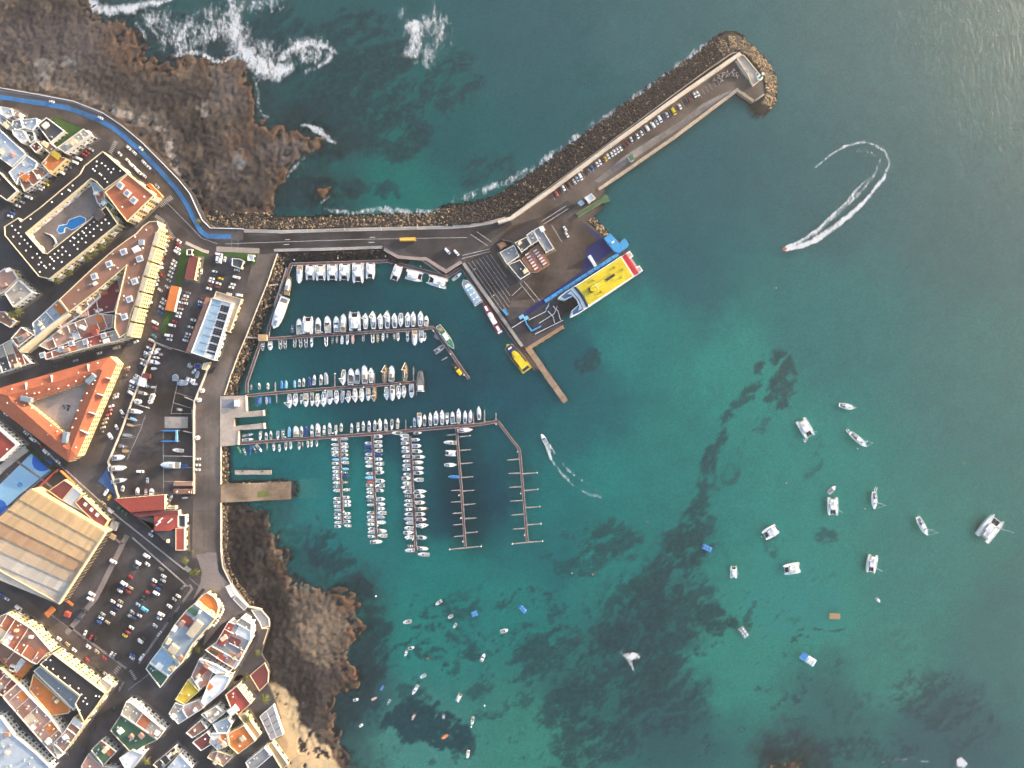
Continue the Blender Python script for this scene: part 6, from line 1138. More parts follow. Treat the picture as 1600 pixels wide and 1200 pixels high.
def boat_parts(t, c, v):
    """list of (part name, mesh) for one boat type at 10 x 3.2 m"""
    key = (t, c, v)
    if key in BME: return BME[key]
    L, B = 10.0, 3.2; P = []; body = bm(c) if t != 's' or c in 'nbkrmg' else bm(c)
    deckm = bm('w') if c in 'wcp' else (bm(c) if t in 'or' else bm('w'))
    if c == 't': deckm = TEAK
    if t in 'mcsot':
        h, d = hull_mesh(L, B, {'m': 1.0, 'c': 1.3, 's': 1.0, 'o': .75, 't': .8}[t], .62 if t == 's' else .86, .42 if t == 's' else .55, .14)
        P.append(('hull', h.mesh('hull', body))); P.append(('deck', d.mesh('deck', deckm if t != 'o' else (COCK if v % 2 else bm(c)))))
    if t == 'm':
        P.append(('cockpit', blob([(-4.4, -1.1), (-.2, -1.2), (-.2, 1.2), (-4.4, 1.1)], .9, 1.0, .05).mesh('cockpit', [COCK, SEAT, bm('g'), COCK][v % 4])))
        if v != 2: P.append(('seat', MB().box(-3.9, -3.0, -.9, .9, 1.0, 1.35).mesh('seat', SEAT)))
        P.append(('cuddy', blob([(-.1, -1.15), (1.6, -1.1), (3.4, -.45), (3.4, .45), (1.6, 1.1), (-.1, 1.15)], .95, 1.55, .25).mesh('cuddy', bm('w'))))
        P.append(('windscreen', MB().add([(-.1, -1.1, 1.5), (.9, -1.0, 1.5), (.9, 1.0, 1.5), (-.1, 1.1, 1.5), (-.2, -.95, 1.95), (.35, -.9, 1.95), (.35, .9, 1.95), (-.2, .95, 1.95)], [(0, 1, 5, 4), (1, 2, 6, 5), (2, 3, 7, 6), (4, 5, 6, 7)]).mesh('windscreen', M['glass'])))
        P.append(('outboard', MB().box(-5.5, -4.9, -.35, .35, .1, 1.5, 0, .08).mesh('outboard', ENG)))
        if v == 3: P.append(('bimini', blob([(-2.8, -1.1), (-.6, -1.1), (-.6, 1.1), (-2.8, 1.1)], 2.3, 2.42, .1).mesh('bimini', bm('w'))))
    elif t == 'c':
        P.append(('cabin', blob([(-2.2, -1.2), (1.6, -1.15), (3.2, -.5), (3.2, .5), (1.6, 1.15), (-2.2, 1.2)], 1.2, 2.1, .22).mesh('cabin', bm('w'))))
        P.append(('side_windows', MB().prism([(-2.0, -1.17), (1.6, -1.1), (2.9, -.48), (2.9, .48), (1.6, 1.1), (-2.0, 1.17)], 1.5, 1.85, top=False).mesh('side_windows', M['glass'])))
        P.append(('flybridge', blob([(-2.6, -1.0), (.4, -1.0), (.9, -.6), (.9, .6), (.4, 1.0), (-2.6, 1.0)], 2.1, 2.75, .12).mesh('flybridge', bm('w'))))
        P.append(('flybridge_seat', MB().box(-2.2, -.3, -.7, .7, 2.76, 2.9).mesh('flybridge_seat', [COCK, SEAT, TEAK, bm('g')][v % 4])))
        P.append(('cockpit', blob([(-4.6, -1.2), (-2.4, -1.2), (-2.4, 1.2), (-4.6, 1.2)], 1.2, 1.28, .05).mesh('cockpit', [COCK, TEAK, COCK, TEAK][v % 4])))
    elif t == 's':
        P.append(('coachroof', blob([(-1.3, -.85), (1.0, -.85), (3.0, -.35), (3.0, .35), (1.0, .85), (-1.3, .85)], .95, 1.45, .18).mesh('coachroof', bm('w') if c != 't' else TEAK)))
        P.append(('hatch', MB().box(1.3, 2.0, -.3, .3, 1.44, 1.52).mesh('hatch', M['glass'])))
        P.append(('cockpit', blob([(-4.2, -.75), (-1.5, -.85), (-1.5, .85), (-4.2, .75)], .9, 1.0, .05).mesh('cockpit', [COCK, TEAK, SEAT, COCK][v % 4])))
        P.append(('sprayhood', blob([(-1.9, -.9), (-1.0, -.85), (-1.0, .85), (-1.9, .9)], 1.3, 1.95, .2).mesh('sprayhood', [bm('n'), bm('g'), bm('w'), bm('g')][v % 4])))
        P.append(('mast', MB().tube([(.7, 0, 1.2), (.7, 0, 13.5)], .16, n=6, r1=.12).mesh('mast', ALU)))
        P.append(('spreader', MB().box(.62, .78, -1.1, 1.1, 7.2, 7.32).mesh('spreader', ALU)))
        P.append(('boom', MB().tube([(.6, 0, 2.3), (-3.3, 0, 2.2)], .2, n=6, r1=.14).mesh('boom', [bm('w'), bm('g'), bm('c'), bm('n')][v % 4])))
        P.append(('forestay', MB().tube([(4.8, 0, 1.25), (.75, 0, 12.8)], .11, n=4).mesh('forestay', bm('w'))))
    elif t == 'o':
        for k, x in enumerate((-2.6, .2, 2.4)): P.append(('thwart', MB().box(x - .3, x + .3, -1.25 + .25 * (k == 2), 1.25 - .25 * (k == 2), .55, .72).mesh('thwart', [TEAK, bm('w'), SEAT, bm('l')][v % 4])))
        if v % 2: P.append(('console', MB().box(-.6, .3, -.5, .5, .6, 1.5, 0, .1).mesh('console', bm('w'))))
        P.append(('outboard', MB().box(-5.5, -4.9, -.3, .3, .1, 1.2, 0, .08).mesh('outboard', ENG)))
    elif t == 't':
        P.append(('tarpaulin', blob([(-4.7, -1.25), (-1, -1.45), (1.5, -1.4), (3.6, -.75), (4.5, 0), (3.6, .75), (1.5, 1.4), (-1, 1.45), (-4.7, 1.25)], .8, 1.25, .5).mesh('tarpaulin', [bm(c if c != 'w' else 'b'), bm('l'), bm('n'), bm('g')][v % 4])))
    elif t == 'r':
        pts = [(-4.9, -1.2, .5), (1.5, -1.2, .5), (3.6, -.8, .6), (4.6, 0, .7), (3.6, .8, .6), (1.5, 1.2, .5), (-4.9, 1.2, .5)]
        P.append(('tube', MB().tube(pts, .42, n=8).mesh('tube', bm(c)))); P.append(('floor', MB().box(-4.6, 3.2, -1.0, 1.0, .1, .35, 0, .1).mesh('floor', COCK)))
        P.append(('console', MB().box(-1.4, -.4, -.5, .5, .35, 1.3, 0, .1).mesh('console', bm('w')))); P.append(('outboard', MB().box(-5.4, -4.7, -.4, .4, .1, 1.4, 0, .08).mesh('outboard', ENG)))
    elif t == 'k':                   # catamaran, 10 x 6
        B = 6.0
        for s in (-1, 1):
            h, d = hull_mesh(L, 1.7, 1.25, .8, .5, .1); hm = h; hm.v = [(x, y + s * 2.1, z) for x, y, z in h.v]; P.append(('float_hull', hm.mesh('float_hull', bm(c)))); d.v = [(x, y + s * 2.1, z) for x, y, z in d.v]; P.append(('hull_deck', d.mesh('hull_deck', bm('w'))))
        P.append(('bridge_deck', MB().box(-4.2, 1.7, -1.45, 1.45, .7, 1.2).mesh('bridge_deck', bm('w'))))
        P.append(('saloon', blob([(-1.9, -2.2), (.6, -2.1), (1.9, -1.3), (1.9, 1.3), (.6, 2.1), (-1.9, 2.2)], 1.2, 2.2, .35).mesh('saloon', bm('w') if c != 'm' else bm('w'))))
        P.append(('saloon_windows', MB().prism([(-1.5, -2.12), (.6, -1.98), (1.75, -1.22), (1.75, 1.22), (.6, 1.98), (-1.5, 2.12)], 1.55, 1.95, top=False).mesh('saloon_windows', M['glass'])))
        P.append(('cockpit', MB().box(-4.3, -2.0, -1.7, 1.7, 1.22, 1.3).mesh('cockpit', [SEAT, TEAK, COCK, SEAT][v % 4])))
        P.append(('bimini', blob([(-3.9, -1.6), (-1.6, -1.7), (-1.6, 1.7), (-3.9, 1.6)], 2.5, 2.62, .12).mesh('bimini', [bm('w'), bm('c'), bm('w'), bm('w')][v % 4])))
        for s in (-1, 1): P.append(('trampoline', MB().box(1.75, 3.9, min(.12 * s, 1.4 * s), max(.12 * s, 1.4 * s), .9, .95).mesh('trampoline', mat('trampoline_net', (.035, .035, .04), .9, .1))))
        P.append(('crossbeam', MB().tube([(4.0, -2.1, 1.1), (4.0, 2.1, 1.1)], .13).mesh('crossbeam', ALU)))
        if v < 3:
            P.append(('mast', MB().tube([(1.0, 0, 2.0), (1.0, 0, 12.5)], .17, n=6, r1=.13).mesh('mast', ALU))); P.append(('boom', MB().tube([(.9, 0, 3.0), (-3.2, 0, 2.9)], .24, n=6).mesh('boom', bm('w'))))
    BME[key] = P; return P
TN = dict(m='motorboat', c='cabin_cruiser', s='sailing_yacht', o='open_boat', t='covered_boat', r='inflatable_boat', k='catamaran')
def boat(x, y, L, B, ang, t, c, label, group=None, v=None):
    v = rnd.randrange(4) if v is None else v; q = W(x, y, 1.0)
    r = root(TN[t], label, 'boat', (q.x, q.y, 0), math.radians(ang), group, (L / 10, B / (6.0 if t == 'k' else 3.2), max(.55, L / 11) if t not in 'sk' else L / 10.5))
    for nm, me in boat_parts(t, c, v): link(nm, me, r)
    return r
def LB(c, t, i, end, where): return '%s %s, %s from the %s %s' % (BC[c][0], TN[t].replace('_', ' '), ORD[i + 1], end, where)
def row(tile, text, bow, where, end, group, s=6.0):
    """'x y0 y1 type colour [d=bow down]' ; boat lies from y0 to y1"""
    for i, q in enumerate(text.split(';')):
        f = q.split(); x, y0, y1 = map(float, f[:3]); t, c = f[3][0], f[3][1]; dn = 'D' in f[3]; up = 'U' in f[3]
        wpx = float(f[4]) if len(f) > 4 else None
        px, a = c6(tile[0], tile[1], [(x, y0)], s)[0]; b = tile[1] + y1 / s
        L = (b - a) * MPP; B = (wpx / s * MPP) if wpx else (L * .30 if t in 'mcs' else L * .36) if t != 'k' else L * .55
        if t in 'm' and L < 7: B = L * .36
        ang = (90 if bow == 'up' else -90) if not (dn or up) else (-90 if dn else 90)
        boat(px, (a + b) / 2, L, B, ang + rnd.uniform(-3, 3), t, c, LB(c, t, i, end, where), group)
NB = (400, 370)
row(NB, '410 270 440 cw 60;510 265 410 kw 90;606 265 415 kw 98;717 260 415 kw 104;831 255 418 kw 106;959 245 440 kw 112;1072 245 400 kw 86', 'down', 'along the top pontoon of the northern basin', 'left', 'boats on the top pontoon of the basin')
row(NB, '338 815 905 ok;405 765 915 mw 58;487 740 910 kw 100;582 755 905 mw 58;672 740 900 mw 66;755 745 890 mw 60;820 720 890 cw 60;927 695 880 kw 112;1028 715 865 sw 52;1100 695 865 sw 54;1168 720 862 sw 50;1232 690 860 sw 54;1300 715 855 sw 54;1358 715 845 swD 50;1422 705 845 sw 52;1475 700 842 sw 50;1543 695 840 sg 58;1595 738 838 mw 46', 'up', 'north of the northern pontoon', 'left', 'boats on the north side of the northern pontoon')
row(NB, '62 985 1070 ow;132 980 1065 mw 46;225 965 1060 rg;270 970 1055 rg;360 960 1045 rg;415 955 1045 rg;465 950 1045 rg;520 945 1040 ml;655 940 1030 rw;715 935 1008 om;757 935 1000 og;806 925 1005 owU;855 920 1015 mw;907 920 1005 op;1003 920 985 rg;1092 915 1000 rw;1140 910 990 oy;1190 905 980 ow;1230 905 960 og;1295 905 970 ot;1330 900 980 mc;1420 890 985 mw;1487 885 1020 cw 52;1550 900 975 rg;1580 900 980 mw;1700 0 1 ow' .rsplit(';', 1)[0], 'down', 'south of the northern pontoon', 'left', 'boats on the south side of the northern pontoon')
row((600, 370), '220 890 985 mw;288 880 1022 cw 50;350 880 995 mw 50', 'down', 'at the outer south end of the northern pontoon', 'left', 'boats at the outer end of the northern pontoon')
MBK = (330, 540)
row(MBK, '372 355 415 og;447 345 410 mw;530 345 410 mw;658 325 405 tb;700 325 400 tw;780 320 395 tb;825 310 385 mw;865 300 385 mw;920 290 385 tn;965 270 370 mw;1028 265 370 mw;1075 250 365 tw;1240 225 375 swD 48;1310 210 370 mw 60;1370 215 355 mw 56;1440 180 355 cw 62;1500 205 350 sw 50;1628 180 340 st 54;1692 185 335 cw 58;1818 155 330 st 54', 'up', 'north of the middle pontoon', 'left', 'boats on the north side of the middle pontoon')
row(MBK, '428 490 570 tb;460 482 555 ob;515 482 555 tb;547 480 550 ob;735 455 590 sg 50;790 450 570 sw 48;843 455 550 mw;888 445 575 mw 52;945 440 570 mc;997 450 575 sw 44;1058 430 575 sl 56;1112 420 555 mw 54;1175 420 550 sw 46;1228 420 540 tb;1288 420 540 sk 48;1350 400 535 sg 52;1412 400 530 sw 46;1472 400 520 ml 48;1530 390 530 st 46;1645 385 515 sl 48;1700 375 520 cw 52;1758 375 505 sw 46;1807 375 495 sc 42;1878 360 490 mw 50', 'down', 'south of the middle pontoon', 'left', 'boats on the south side of the middle pontoon')
row(MBK, '458 800 890 mwD;513 810 885 mw;557 795 880 mp;622 800 880 mwD;672 785 875 owD;730 755 860 tk;795 750 855 cc 58;845 750 855 mw;888 755 850 tb;945 735 850 mw;1000 725 845 cw 50;1058 740 835 mw;1110 720 830 mw;1168 745 840 mwD;1218 725 805 mc;1315 725 815 mw;1375 720 815 mwD;1425 705 800 mw;1480 700 805 mw;1533 695 795 mc;1583 680 795 sw;1636 685 795 mw;1693 690 790 mwD;1747 675 780 mc', 'up', 'north of the main pontoon, western half', 'left', 'boats on the north side of the main pontoon')
row((500, 540), '885 670 765 mw;933 630 765 cwD 48;980 640 755 mg;1035 625 750 sw 36;1087 610 745 sw 48;1145 600 740 sw 42;1192 630 740 mwD;1243 615 735 mw 42;1300 585 730 sg 48;1360 605 730 sl 42;1410 600 720 sw 36;1490 565 695 sw 40', 'up', 'north of the main pontoon, eastern half', 'left', 'boats on the north side of the main pontoon')
row(MBK, '585 920 990 mw;637 925 1000 mg;697 910 985 mw;743 905 975 mw;822 905 980 mp;855 900 960 ok;905 895 960 mw;940 890 955 mw;988 890 950 mw', 'down', 'south of the main pontoon near shore', 'left', 'boats on the south side of the main pontoon')
for i, (x, y, L, a, t, c, lb) in enumerate([(260, 980, 75, -60, 't', 'e', 'green covered boat nearest shore below the main pontoon'), (312, 1000, 85, -70, 'o', 'b', 'blue open boat beside the green covered boat'), (362, 980, 85, -90, 't', 'b', 'blue covered boat with orange gear below the main pontoon'), (405, 972, 85, -65, 'o', 'b', 'slim blue boat between covered boat and white boat'), (447, 965, 90, -50, 'm', 'w', 'white boat lying diagonally below the main pontoon'), (345, 838, 110, 10, 'm', 'g', 'grey boat lying lengthwise in the dock corner'), (345, 882, 112, 5, 'm', 'w', 'white boat lying lengthwise in the dock corner')]):
    q = c6(330, 540, [(x, y)])[0]; boat(q[0], q[1], L / 6 * MPP, 2.1, a, t, c, lb, v=i % 4)
def finger(side, text, where, group, x0, x1, y0, y1, off):
    """boats lying beside a finger pontoon: 'y type colour [len]' in tile coordinates"""
    for i, q in enumerate(text.split(';')):
        f = q.split(); y = float(f[0]); t, c = f[1][0], f[1][1]; L = float(f[2]) if len(f) > 2 else 68.0
        xc = x0 + (x1 - x0) * (y - y0) / (y1 - y0); x = xc + side * (off + L / 2)
        px, py = c6(490, 680, [(x, y)])[0]; ang = (180 if side < 0 else 0) + (180 if 'I' in f[1] else 0)
        boat(px, py, L / 6 * MPP, min(3.1, max(2.2, L / 6 * MPP * .42)), ang + rnd.uniform(-4, 4), t, c, LB(c, t, i, 'north', where), group)
finger(-1, '42 ml;90 mw;127 mw;160 mwI;188 ml;230 tk;265 mwI;305 mw;340 mw;375 mw;408 mwI;447 mw;485 ow;520 mw;595 mw;630 mwI;667 mw;705 tl;743 mwI;777 mw;820 mw;857 mwI', 'on the west side of the westernmost finger', 'boats on the westernmost finger', 240, 272, 25, 840, 12)
finger(1, '37 tb 74;82 mw;112 mwI;147 mw;185 mt 74;222 tw;258 mwI;318 tk 70;352 ok 66;388 tk 66;443 or 62;513 mwI;583 mw;623 mw 80;657 mw 78;735 mw;770 mwI;810 mw;850 mwI', 'on the east side of the westernmost finger', 'boats on the westernmost finger', 240, 272, 25, 840, 12)
finger(-1, '75 ml;105 tb;148 tb;180 mw;218 mwI;252 mw;290 ow;360 mg;400 tl 76;437 or 60;470 mwI;508 mw;540 mg;578 mw 74;615 ok;655 mn;728 mw;768 mwI;800 mw;837 mwI 72;880 mw;910 mw;950 mwI', 'on the west side of the second finger', 'boats on the second finger', 553, 588, 5, 985, 12)
finger(1, '12 mw 84;62 mwI 74;100 mw 80;145 mwI 76;185 tn 72;225 mw 74;268 mwI 84;312 mw 74;348 mw 86;428 mw 92;472 mwI 84;518 mw 76;600 mw 84;648 cw 86;688 mw 82;730 mwI 90;770 tl 76;818 ow 84;898 cw 92;942 mwI 92', 'on the east side of the second finger', 'boats on the second finger', 553, 588, 5, 985, 13)
finger(-1, '5 mw 84;38 mw 78;75 mwI 74;118 mw 74;153 mwI 72;198 mw 74;243 mm 70;283 mw 76;320 mwI 70;368 mw 70;405 mwI 88;450 mc 84;490 mw 98;533 mw 80;572 ok 76;615 mg 74;655 mw 80;697 mwI 72;742 mw 78;787 tl 88;825 mw 72;872 mw 86;913 swI 94;957 sw 88;1040 ok 74;1080 cw 92', 'on the west side of the third finger', 'boats on the third finger', 903, 960, 5, 1105, 13)
finger(1, '43 mb 82;100 mw 90;150 mw 98;203 mw 122;255 cc 104;308 cw 104;353 mw 100;418 mwI 92;525 sg 118;572 mw 100;632 mw 98;688 ct 124;740 mw 96;790 mr 106;845 sw 118;960 mw 98;1063 cw 108;1118 mwI 112', 'on the east side of the third finger', 'boats on the third finger', 903, 960, 5, 1105, 14)
X_ = c6(490, 680, [(590, 1000, 'c', 'w', 118, 'white and navy cruiser lying across the end of the second finger', 3), (1278, 68, 'c', 'w', 118, 'white cabin cruiser first on the nearly empty finger', 178), (1284, 168, 'k', 'w', 106, 'white catamaran second on the nearly empty finger', 178), (1284, 278, 's', 'w', 116, 'white yacht third on the nearly empty finger', 0), (1310, 392, 't', 'b', 98, 'blue covered boat last on the nearly empty finger', 178), (1420, -48, 's', 'r', 150, 'red and white yacht lying below the main pontoon end', 5), (780, -20, 'm', 'w', 100, 'white motorboat at the root of the third finger', 180), (975, -20, 'm', 'k', 86, 'dark motorboat at the root of the third finger', 5)])
for x, y, t, c, L, lb, a in X_: boat(x, y, L / 6 * MPP, L / 6 * MPP * (.55 if t == 'k' else .32), a, t, c, lb, v=0)
PB = [(450.5, 446, 31, 9.5, 80, 'c', 't', 'motor yacht with orange teak deck on the west side of the basin'), (619.5, 427, 27, 15, -110, 'k', 'm', 'maroon-edged catamaran at the bend of the top pontoon'), (648, 431, 28, 17, -12, 'k', 'w', 'white catamaran lying along the sloping basin pontoon'), (683, 440, 32, 17, 164, 'k', 'w', 'catamaran with dark trampoline beside the road corner'), (714, 432, 19, 6, 40, 'm', 'l', 'small pale blue boat in the corner by the terminal'),
      (687, 545, 20, 8, 35, 'r', 'g', 'pale inflatable boat inside the bent pontoon'), (682, 527, 11, 4, -40, 'r', 'g', 'small grey inflatable boat near the pontoon bend'), (1323, 635, 25, 9, -12, 's', 'w', 'anchored white yacht farthest north in the bay'), (1258.5, 669.5, 32, 18, -60, 'k', 'w', 'anchored white catamaran with dinghy close by'), (1258, 688, 8, 4, -70, 'r', 'w', 'white dinghy tied behind the northern catamaran'), (1341, 687, 34, 9.5, -41, 's', 'w', 'anchored white yacht pointing southeast with dinghy astern'),
      (1326, 674, 8, 4, -55, 'r', 'w', 'white dinghy astern of the southeast-pointing yacht'), (1300.5, 765, 17, 7, 45, 'm', 'g', 'small grey and white boat just north of a catamaran'), (1301, 791.5, 29, 17, -90, 'k', 'w', 'anchored white catamaran pointing straight south'), (1366, 782, 28, 9, -90, 's', 'w', 'anchored white yacht pointing straight south'), (1369, 765, 8, 4, -110, 'r', 'w', 'white dinghy astern of the south-pointing yacht'),
      (1441, 822, 33, 10, -62, 's', 'w', 'anchored white yacht farthest out with long forestay'), (1546, 825, 42, 26, 52, 'k', 'w', 'large anchored catamaran nearest the right edge'), (1203.5, 831.5, 25, 17, -150, 'k', 'w', 'anchored catamaran with stern facing northeast'), (1236.5, 888.5, 27, 17, 190, 'k', 'w', 'anchored catamaran with bows pointing left'), (1146.5, 893.5, 20, 11, 90, 'k', 'w', 'small anchored catamaran left of the others'), (1362, 881, 29, 16, -100, 'k', 'w', 'anchored catamaran with tall mast in the southeast'),
      (1372.5, 938, 9, 4.5, -45, 'm', 'w', 'tiny white boat alone in the southeast of the bay'), (850, 686, 18, 7, 118, 'm', 'w', 'white speedboat with foaming wake entering the marina'), (1226, 389, 7, 4, 197, 'o', 'r', 'red speedboat at the head of a looping wake'),
      (685, 942, 12, 5, 215, 'm', 'w', 'white boat northernmost of the small boats near the lava shore'), (636, 972, 14, 6, 192, 'm', 'w', 'white motorboat closest to the northern lava tongue'), (703.5, 964, 9, 5, 210, 'm', 'w', 'white boat just above another small white boat'), (710.5, 978, 9, 4, 235, 'm', 'w', 'small white boat under its white neighbour'), (642.5, 1013, 11, 4.5, 15, 'm', 'w', 'white boat touching a grey boat at its stern'), (634, 1021, 11, 4.5, 250, 'm', 'g', 'pale grey boat touching the stern of a white boat'), (669, 1029, 10, 4, 30, 'o', 'k', 'dark half-sunk looking rowing boat in the bay'),
      (660.5, 1057, 11, 5, 210, 'm', 'w', 'white boat above the blue-decked boat'), (788, 986, 13, 6.5, 15, 'm', 'w', 'white boat right of the square blue raft'), (754.5, 1027.5, 14, 6, 65, 'm', 'w', 'white boat over a dark weed patch'), (597, 1075, 10, 4.5, 60, 'o', 'b', 'small blue boat near the lava shore'), (556, 1094, 9, 4.5, 20, 'm', 'w', 'white boat nearest the lava shore'), (585, 1092, 10, 4, 25, 'o', 'p', 'pink rowing boat near the lava shore'), (607, 1098, 9, 4, 240, 'o', 'w', 'white rowing boat right of the pink one'),
      (648.5, 1078, 18, 6, 238, 'm', 'l', 'long white boat with blue cockpit in the bay'), (645.5, 1121, 12, 5, 240, 'o', 'r', 'red boat at the upper edge of the dark round patch'), (717, 1090, 15, 7, 62, 'k', 't', 'small beach catamaran with dark trampoline'), (693, 1120, 8, 4.5, 80, 'o', 'w', 'tiny white boat between red boat and white boat'), (738, 1127, 13, 5, 260, 'm', 'w', 'white boat with buoy at its bow'), (695, 1152, 12, 5, 215, 'o', 'o', 'orange-red boat at the right edge of the dark round patch'), (731, 1179, 13, 5.5, 260, 'm', 'w', 'southernmost white boat in the bay'), (564, 1134, 8, 4, 35, 'm', 'w', 'white boat off the little sandy beach')]
for x, y, L, B, a, t, c, lb in PB: boat(x, y, L * MPP, B * MPP, a, t, c, lb, v=0 if t in 'ks' else None)
# boats laid up in the yard
YB = [(244, 551, 16, 6, 5, 'm', 'w', 'white boat nearest the fence in the boatyard'), (247.5, 559, 12, 4, -10, 'm', 'g', 'slim grey boat second from the boatyard fence'), (245, 566, 19, 6, -15, 's', 'w', 'white yacht hull laid up third from the fence'), (244, 576, 9, 4, 0, 'o', 'w', 'small white dinghy laid up beside the red awning'), (227.5, 614.5, 17, 6, -14, 'm', 't', 'tan wooden boat laid up by white tanks'), (216, 642.5, 23, 7.5, -8, 'c', 'w', 'large white boat laid up behind the triangular block'), (203, 679.5, 16, 5, -5, 'o', 'g', 'lilac-grey boat laid up by the yard wall'), (189, 714, 20, 9, 5, 'c', 'w', 'pale green-decked boat laid up near the street corner'),
      (188, 730.5, 29, 9, 4, 'c', 'w', 'white boat with red deck laid up in the yard'), (190, 750, 25, 7, 10, 'm', 'w', 'white boat with blue base laid up in the yard'), (270, 725.5, 30, 11, 178, 'c', 'l', 'blue and white cruiser laid up beside the eastern yard wall'), (281, 703, 17, 5.5, 175, 'm', 'w', 'white motorboat laid up under the travel lift'), (240, 768, 13, 8, 90, 'm', 'w', 'white boat on end of the red workshop'), (231, 768, 13, 6, 90, 'o', 'r', 'red boat standing against the red workshop'), (290, 598, 15, 9, -10, 't', 'b', 'blue covered boat laid up in the middle yard bay'), (300, 594, 14, 7, -20, 'm', 'w', 'white boat laid up beside the blue cover'), (277, 590, 11, 10, 90, 't', 'w', 'white square tarpaulin boat at the bay entrance'), (298, 570, 9, 4, 70, 'o', 'w', 'white dinghy near the harbour office'), (222, 597, 25, 12, -20, 't', 'g', 'grey sheeted boat stack below the red awning'), (386, 622, 1, 1, 0, 'o', 'w', 'x')]
for x, y, L, B, a, t, c, lb in YB[:-1]:
    if t == 's': t = 'm'
    b = boat(x, y, L * MPP, B * MPP, a, t, c, lb, 'boats laid up in the yard'); b.location.z = G + .5
    MB().box(-2.2, 2.2, -.9, .9, -.6 / b.scale.z, -.3).build('cradle', ENG, b)
# ------------------------------------------------------------------ larger vessels
def at(x, y, z=0): q = W(x, y, z); return (q.x, q.y, 0)
YEL = mat('ferry_yellow', (.66, .52, .03), .5, .12, .7, stain=.15); FW = bm('w'); FRED = mat('ferry_red', (.55, .04, .06), .5, .1); SKYB = mat('fender_blue', (.05, .3, .6), .65, .2, .6, stain=.2); NAVY = mat('quay_navy', (.022, .03, .13), .8, .15, .4, stain=.2)
def ferry():
    q = W(935.8, 445.6, 9); r = root('car_ferry', 'large yellow-roofed catamaran car ferry moored at the terminal', 'ferry', (q.x, q.y, 0), math.radians(33.2), scale=(1, 1.13, 1))
    # local +x = stern (towards the upper right)
    hl = lambda s: [(-32, s * 7.6), (-28, s * 4.2), (-20, s * 3.4), (33, s * 3.4), (34, s * 8.2), (0, s * 8.6), (-24, s * 8.6)]
    for s in (-1, 1): MB().prism(hl(s), -2, 7.0).build('hull', FW, r)
    MB().prism([(-20, -3.6), (-10, -3.3), (31, -3.3), (31, 3.3), (-10, 3.3), (-20, 3.6)], 2.5, 6.8).build('bridging_deck', FW, r)
    MB().prism([(-34, -2.6), (-20, -3.2), (-20, 3.2), (-34, 2.6)], 3.0, 3.6).build('bow_ramp', M['asphalt_dark'], r)
    for s in (-1, 1):
        strip_ = [(-31.6, s * 7.9), (-24, s * 8.5), (-14, s * 8.5)]; MB().prism([(-31.8, s * 7.2), (-31.4, s * 8.2), (-24, s * 8.75), (-13, s * 8.75), (-13, s * 8.0), (-24, s * 8.0)], 7.0, 8.6).build('bow_rail', FW, r)
        MB().prism([(-31.6, s * 7.3), (-31.2, s * 7.0), (-27.6, s * 4.3), (-20.2, s * 3.45), (-20.2, s * 3.9), (-27.4, s * 4.8)], 7.0, 8.3).build('inner_rail', FW, r)
    MB().prism([(-29, -8.0), (-27, -4.4), (-20.5, -3.2), (-20.5, 3.2), (-27, 4.4), (-29, 8.0), (-18, 8.3), (-18, -8.3)], 7.02, 7.3).build('foredeck', mat('foredeck_blue', (.1, .22, .36), .6, .25, .3), r)
    MB().prism([(-24, -6.8), (-21.5, -5), (-20.4, 0), (-21.5, 5), (-24, 6.8), (-20, 7.4), (-19.4, 0), (-20, -7.4)], 7.3, 8.6).build('bulwark', FW, r)
    MB().prism([(-20, -8.0), (-17, -8.3), (-16.5, 8.3), (-20, 8.0), (-18.6, 0)], 7.2, 10.5, inset=.2).build('front_screen', FW, r)
    MB().prism([(-17.6, -8.0), (-16.6, -8.0), (-15.4, 0), (-16.6, 8.0), (-17.6, 8.0), (-16.6, 0)], 10.2, 11.4).build('bridge_windows', M['glass'], r)
    MB().prism([(-16, -8.2), (26, -8.2), (26, 8.2), (-16, 8.2), (-14.6, 0)], 6.9, 11.5).build('superstructure', FW, r)
    MB().prism([(-15.6, -7.6), (25, -7.6), (25.4, 7.6), (-15.6, 7.6), (-14.4, 0)], 11.5, 11.9, inset=.25).build('roof', YEL, r)
    MB().prism([(-6, -2.2), (-8.2, -1.4), (-9, 0), (-8.2, 1.4), (-6, 2.2), (12, 1.9), (12, -1.9)], 11.9, 14.0, inset=.4).build('wheelhouse', YEL, r)
    MB().prism([(-9.5, 0), (-8.5, -2.0), (-7.6, -1.8), (-8.4, 0), (-7.6, 1.8), (-8.5, 2.0)], 12.2, 13.6).build('wheelhouse_windows', M['glass'], r)
    MB().box(5.5, 13.5, -.9, .9, 14.02, 14.3).build('funnel_slot', M['glass'], r)
    MB().tube([(-3, 0, 14), (-3, 0, 20)], .25).build('mast', FW, r); MB().box(-3.2, -2.8, -2.4, 2.4, 17, 17.3).build('radar_bar', FW, r)
    for x, y in ((18, -4), (18, 4), (-1, 4.8), (-1, -4.8), (22, 0)): MB().box(x - .9, x + .9, y - .6, y + .6, 11.9, 12.9).build('roof_unit', YEL, r)
    MB().prism([(25.6, -7.6), (30.6, -7.6), (30.6, 7.6), (25.6, 7.6)], 7.02, 10.2).build('aft_deck', FRED, r)
    for i in range(5):
        for j in range(2): MB().box(26.0 + j * 2.3, 27.8 + j * 2.3, -6.9 + i * 2.8, -4.7 + i * 2.8, 10.2, 10.9).build('seat_row', FRED, r)
    for s in (-1, 1): MB().prism([(30.8, s * 3.6), (34.6, s * 3.6), (34.6, s * 8.1), (30.8, s * 8.3)], 7.02, 8.2).build('stern_block', FW, r); MB().box(31.4, 34, s * 5.9 - 1.4, s * 5.9 + 1.4, 8.2, 8.3).build('stern_deck', mat('deck_grey', (.4, .38, .36), .8, .1), r)
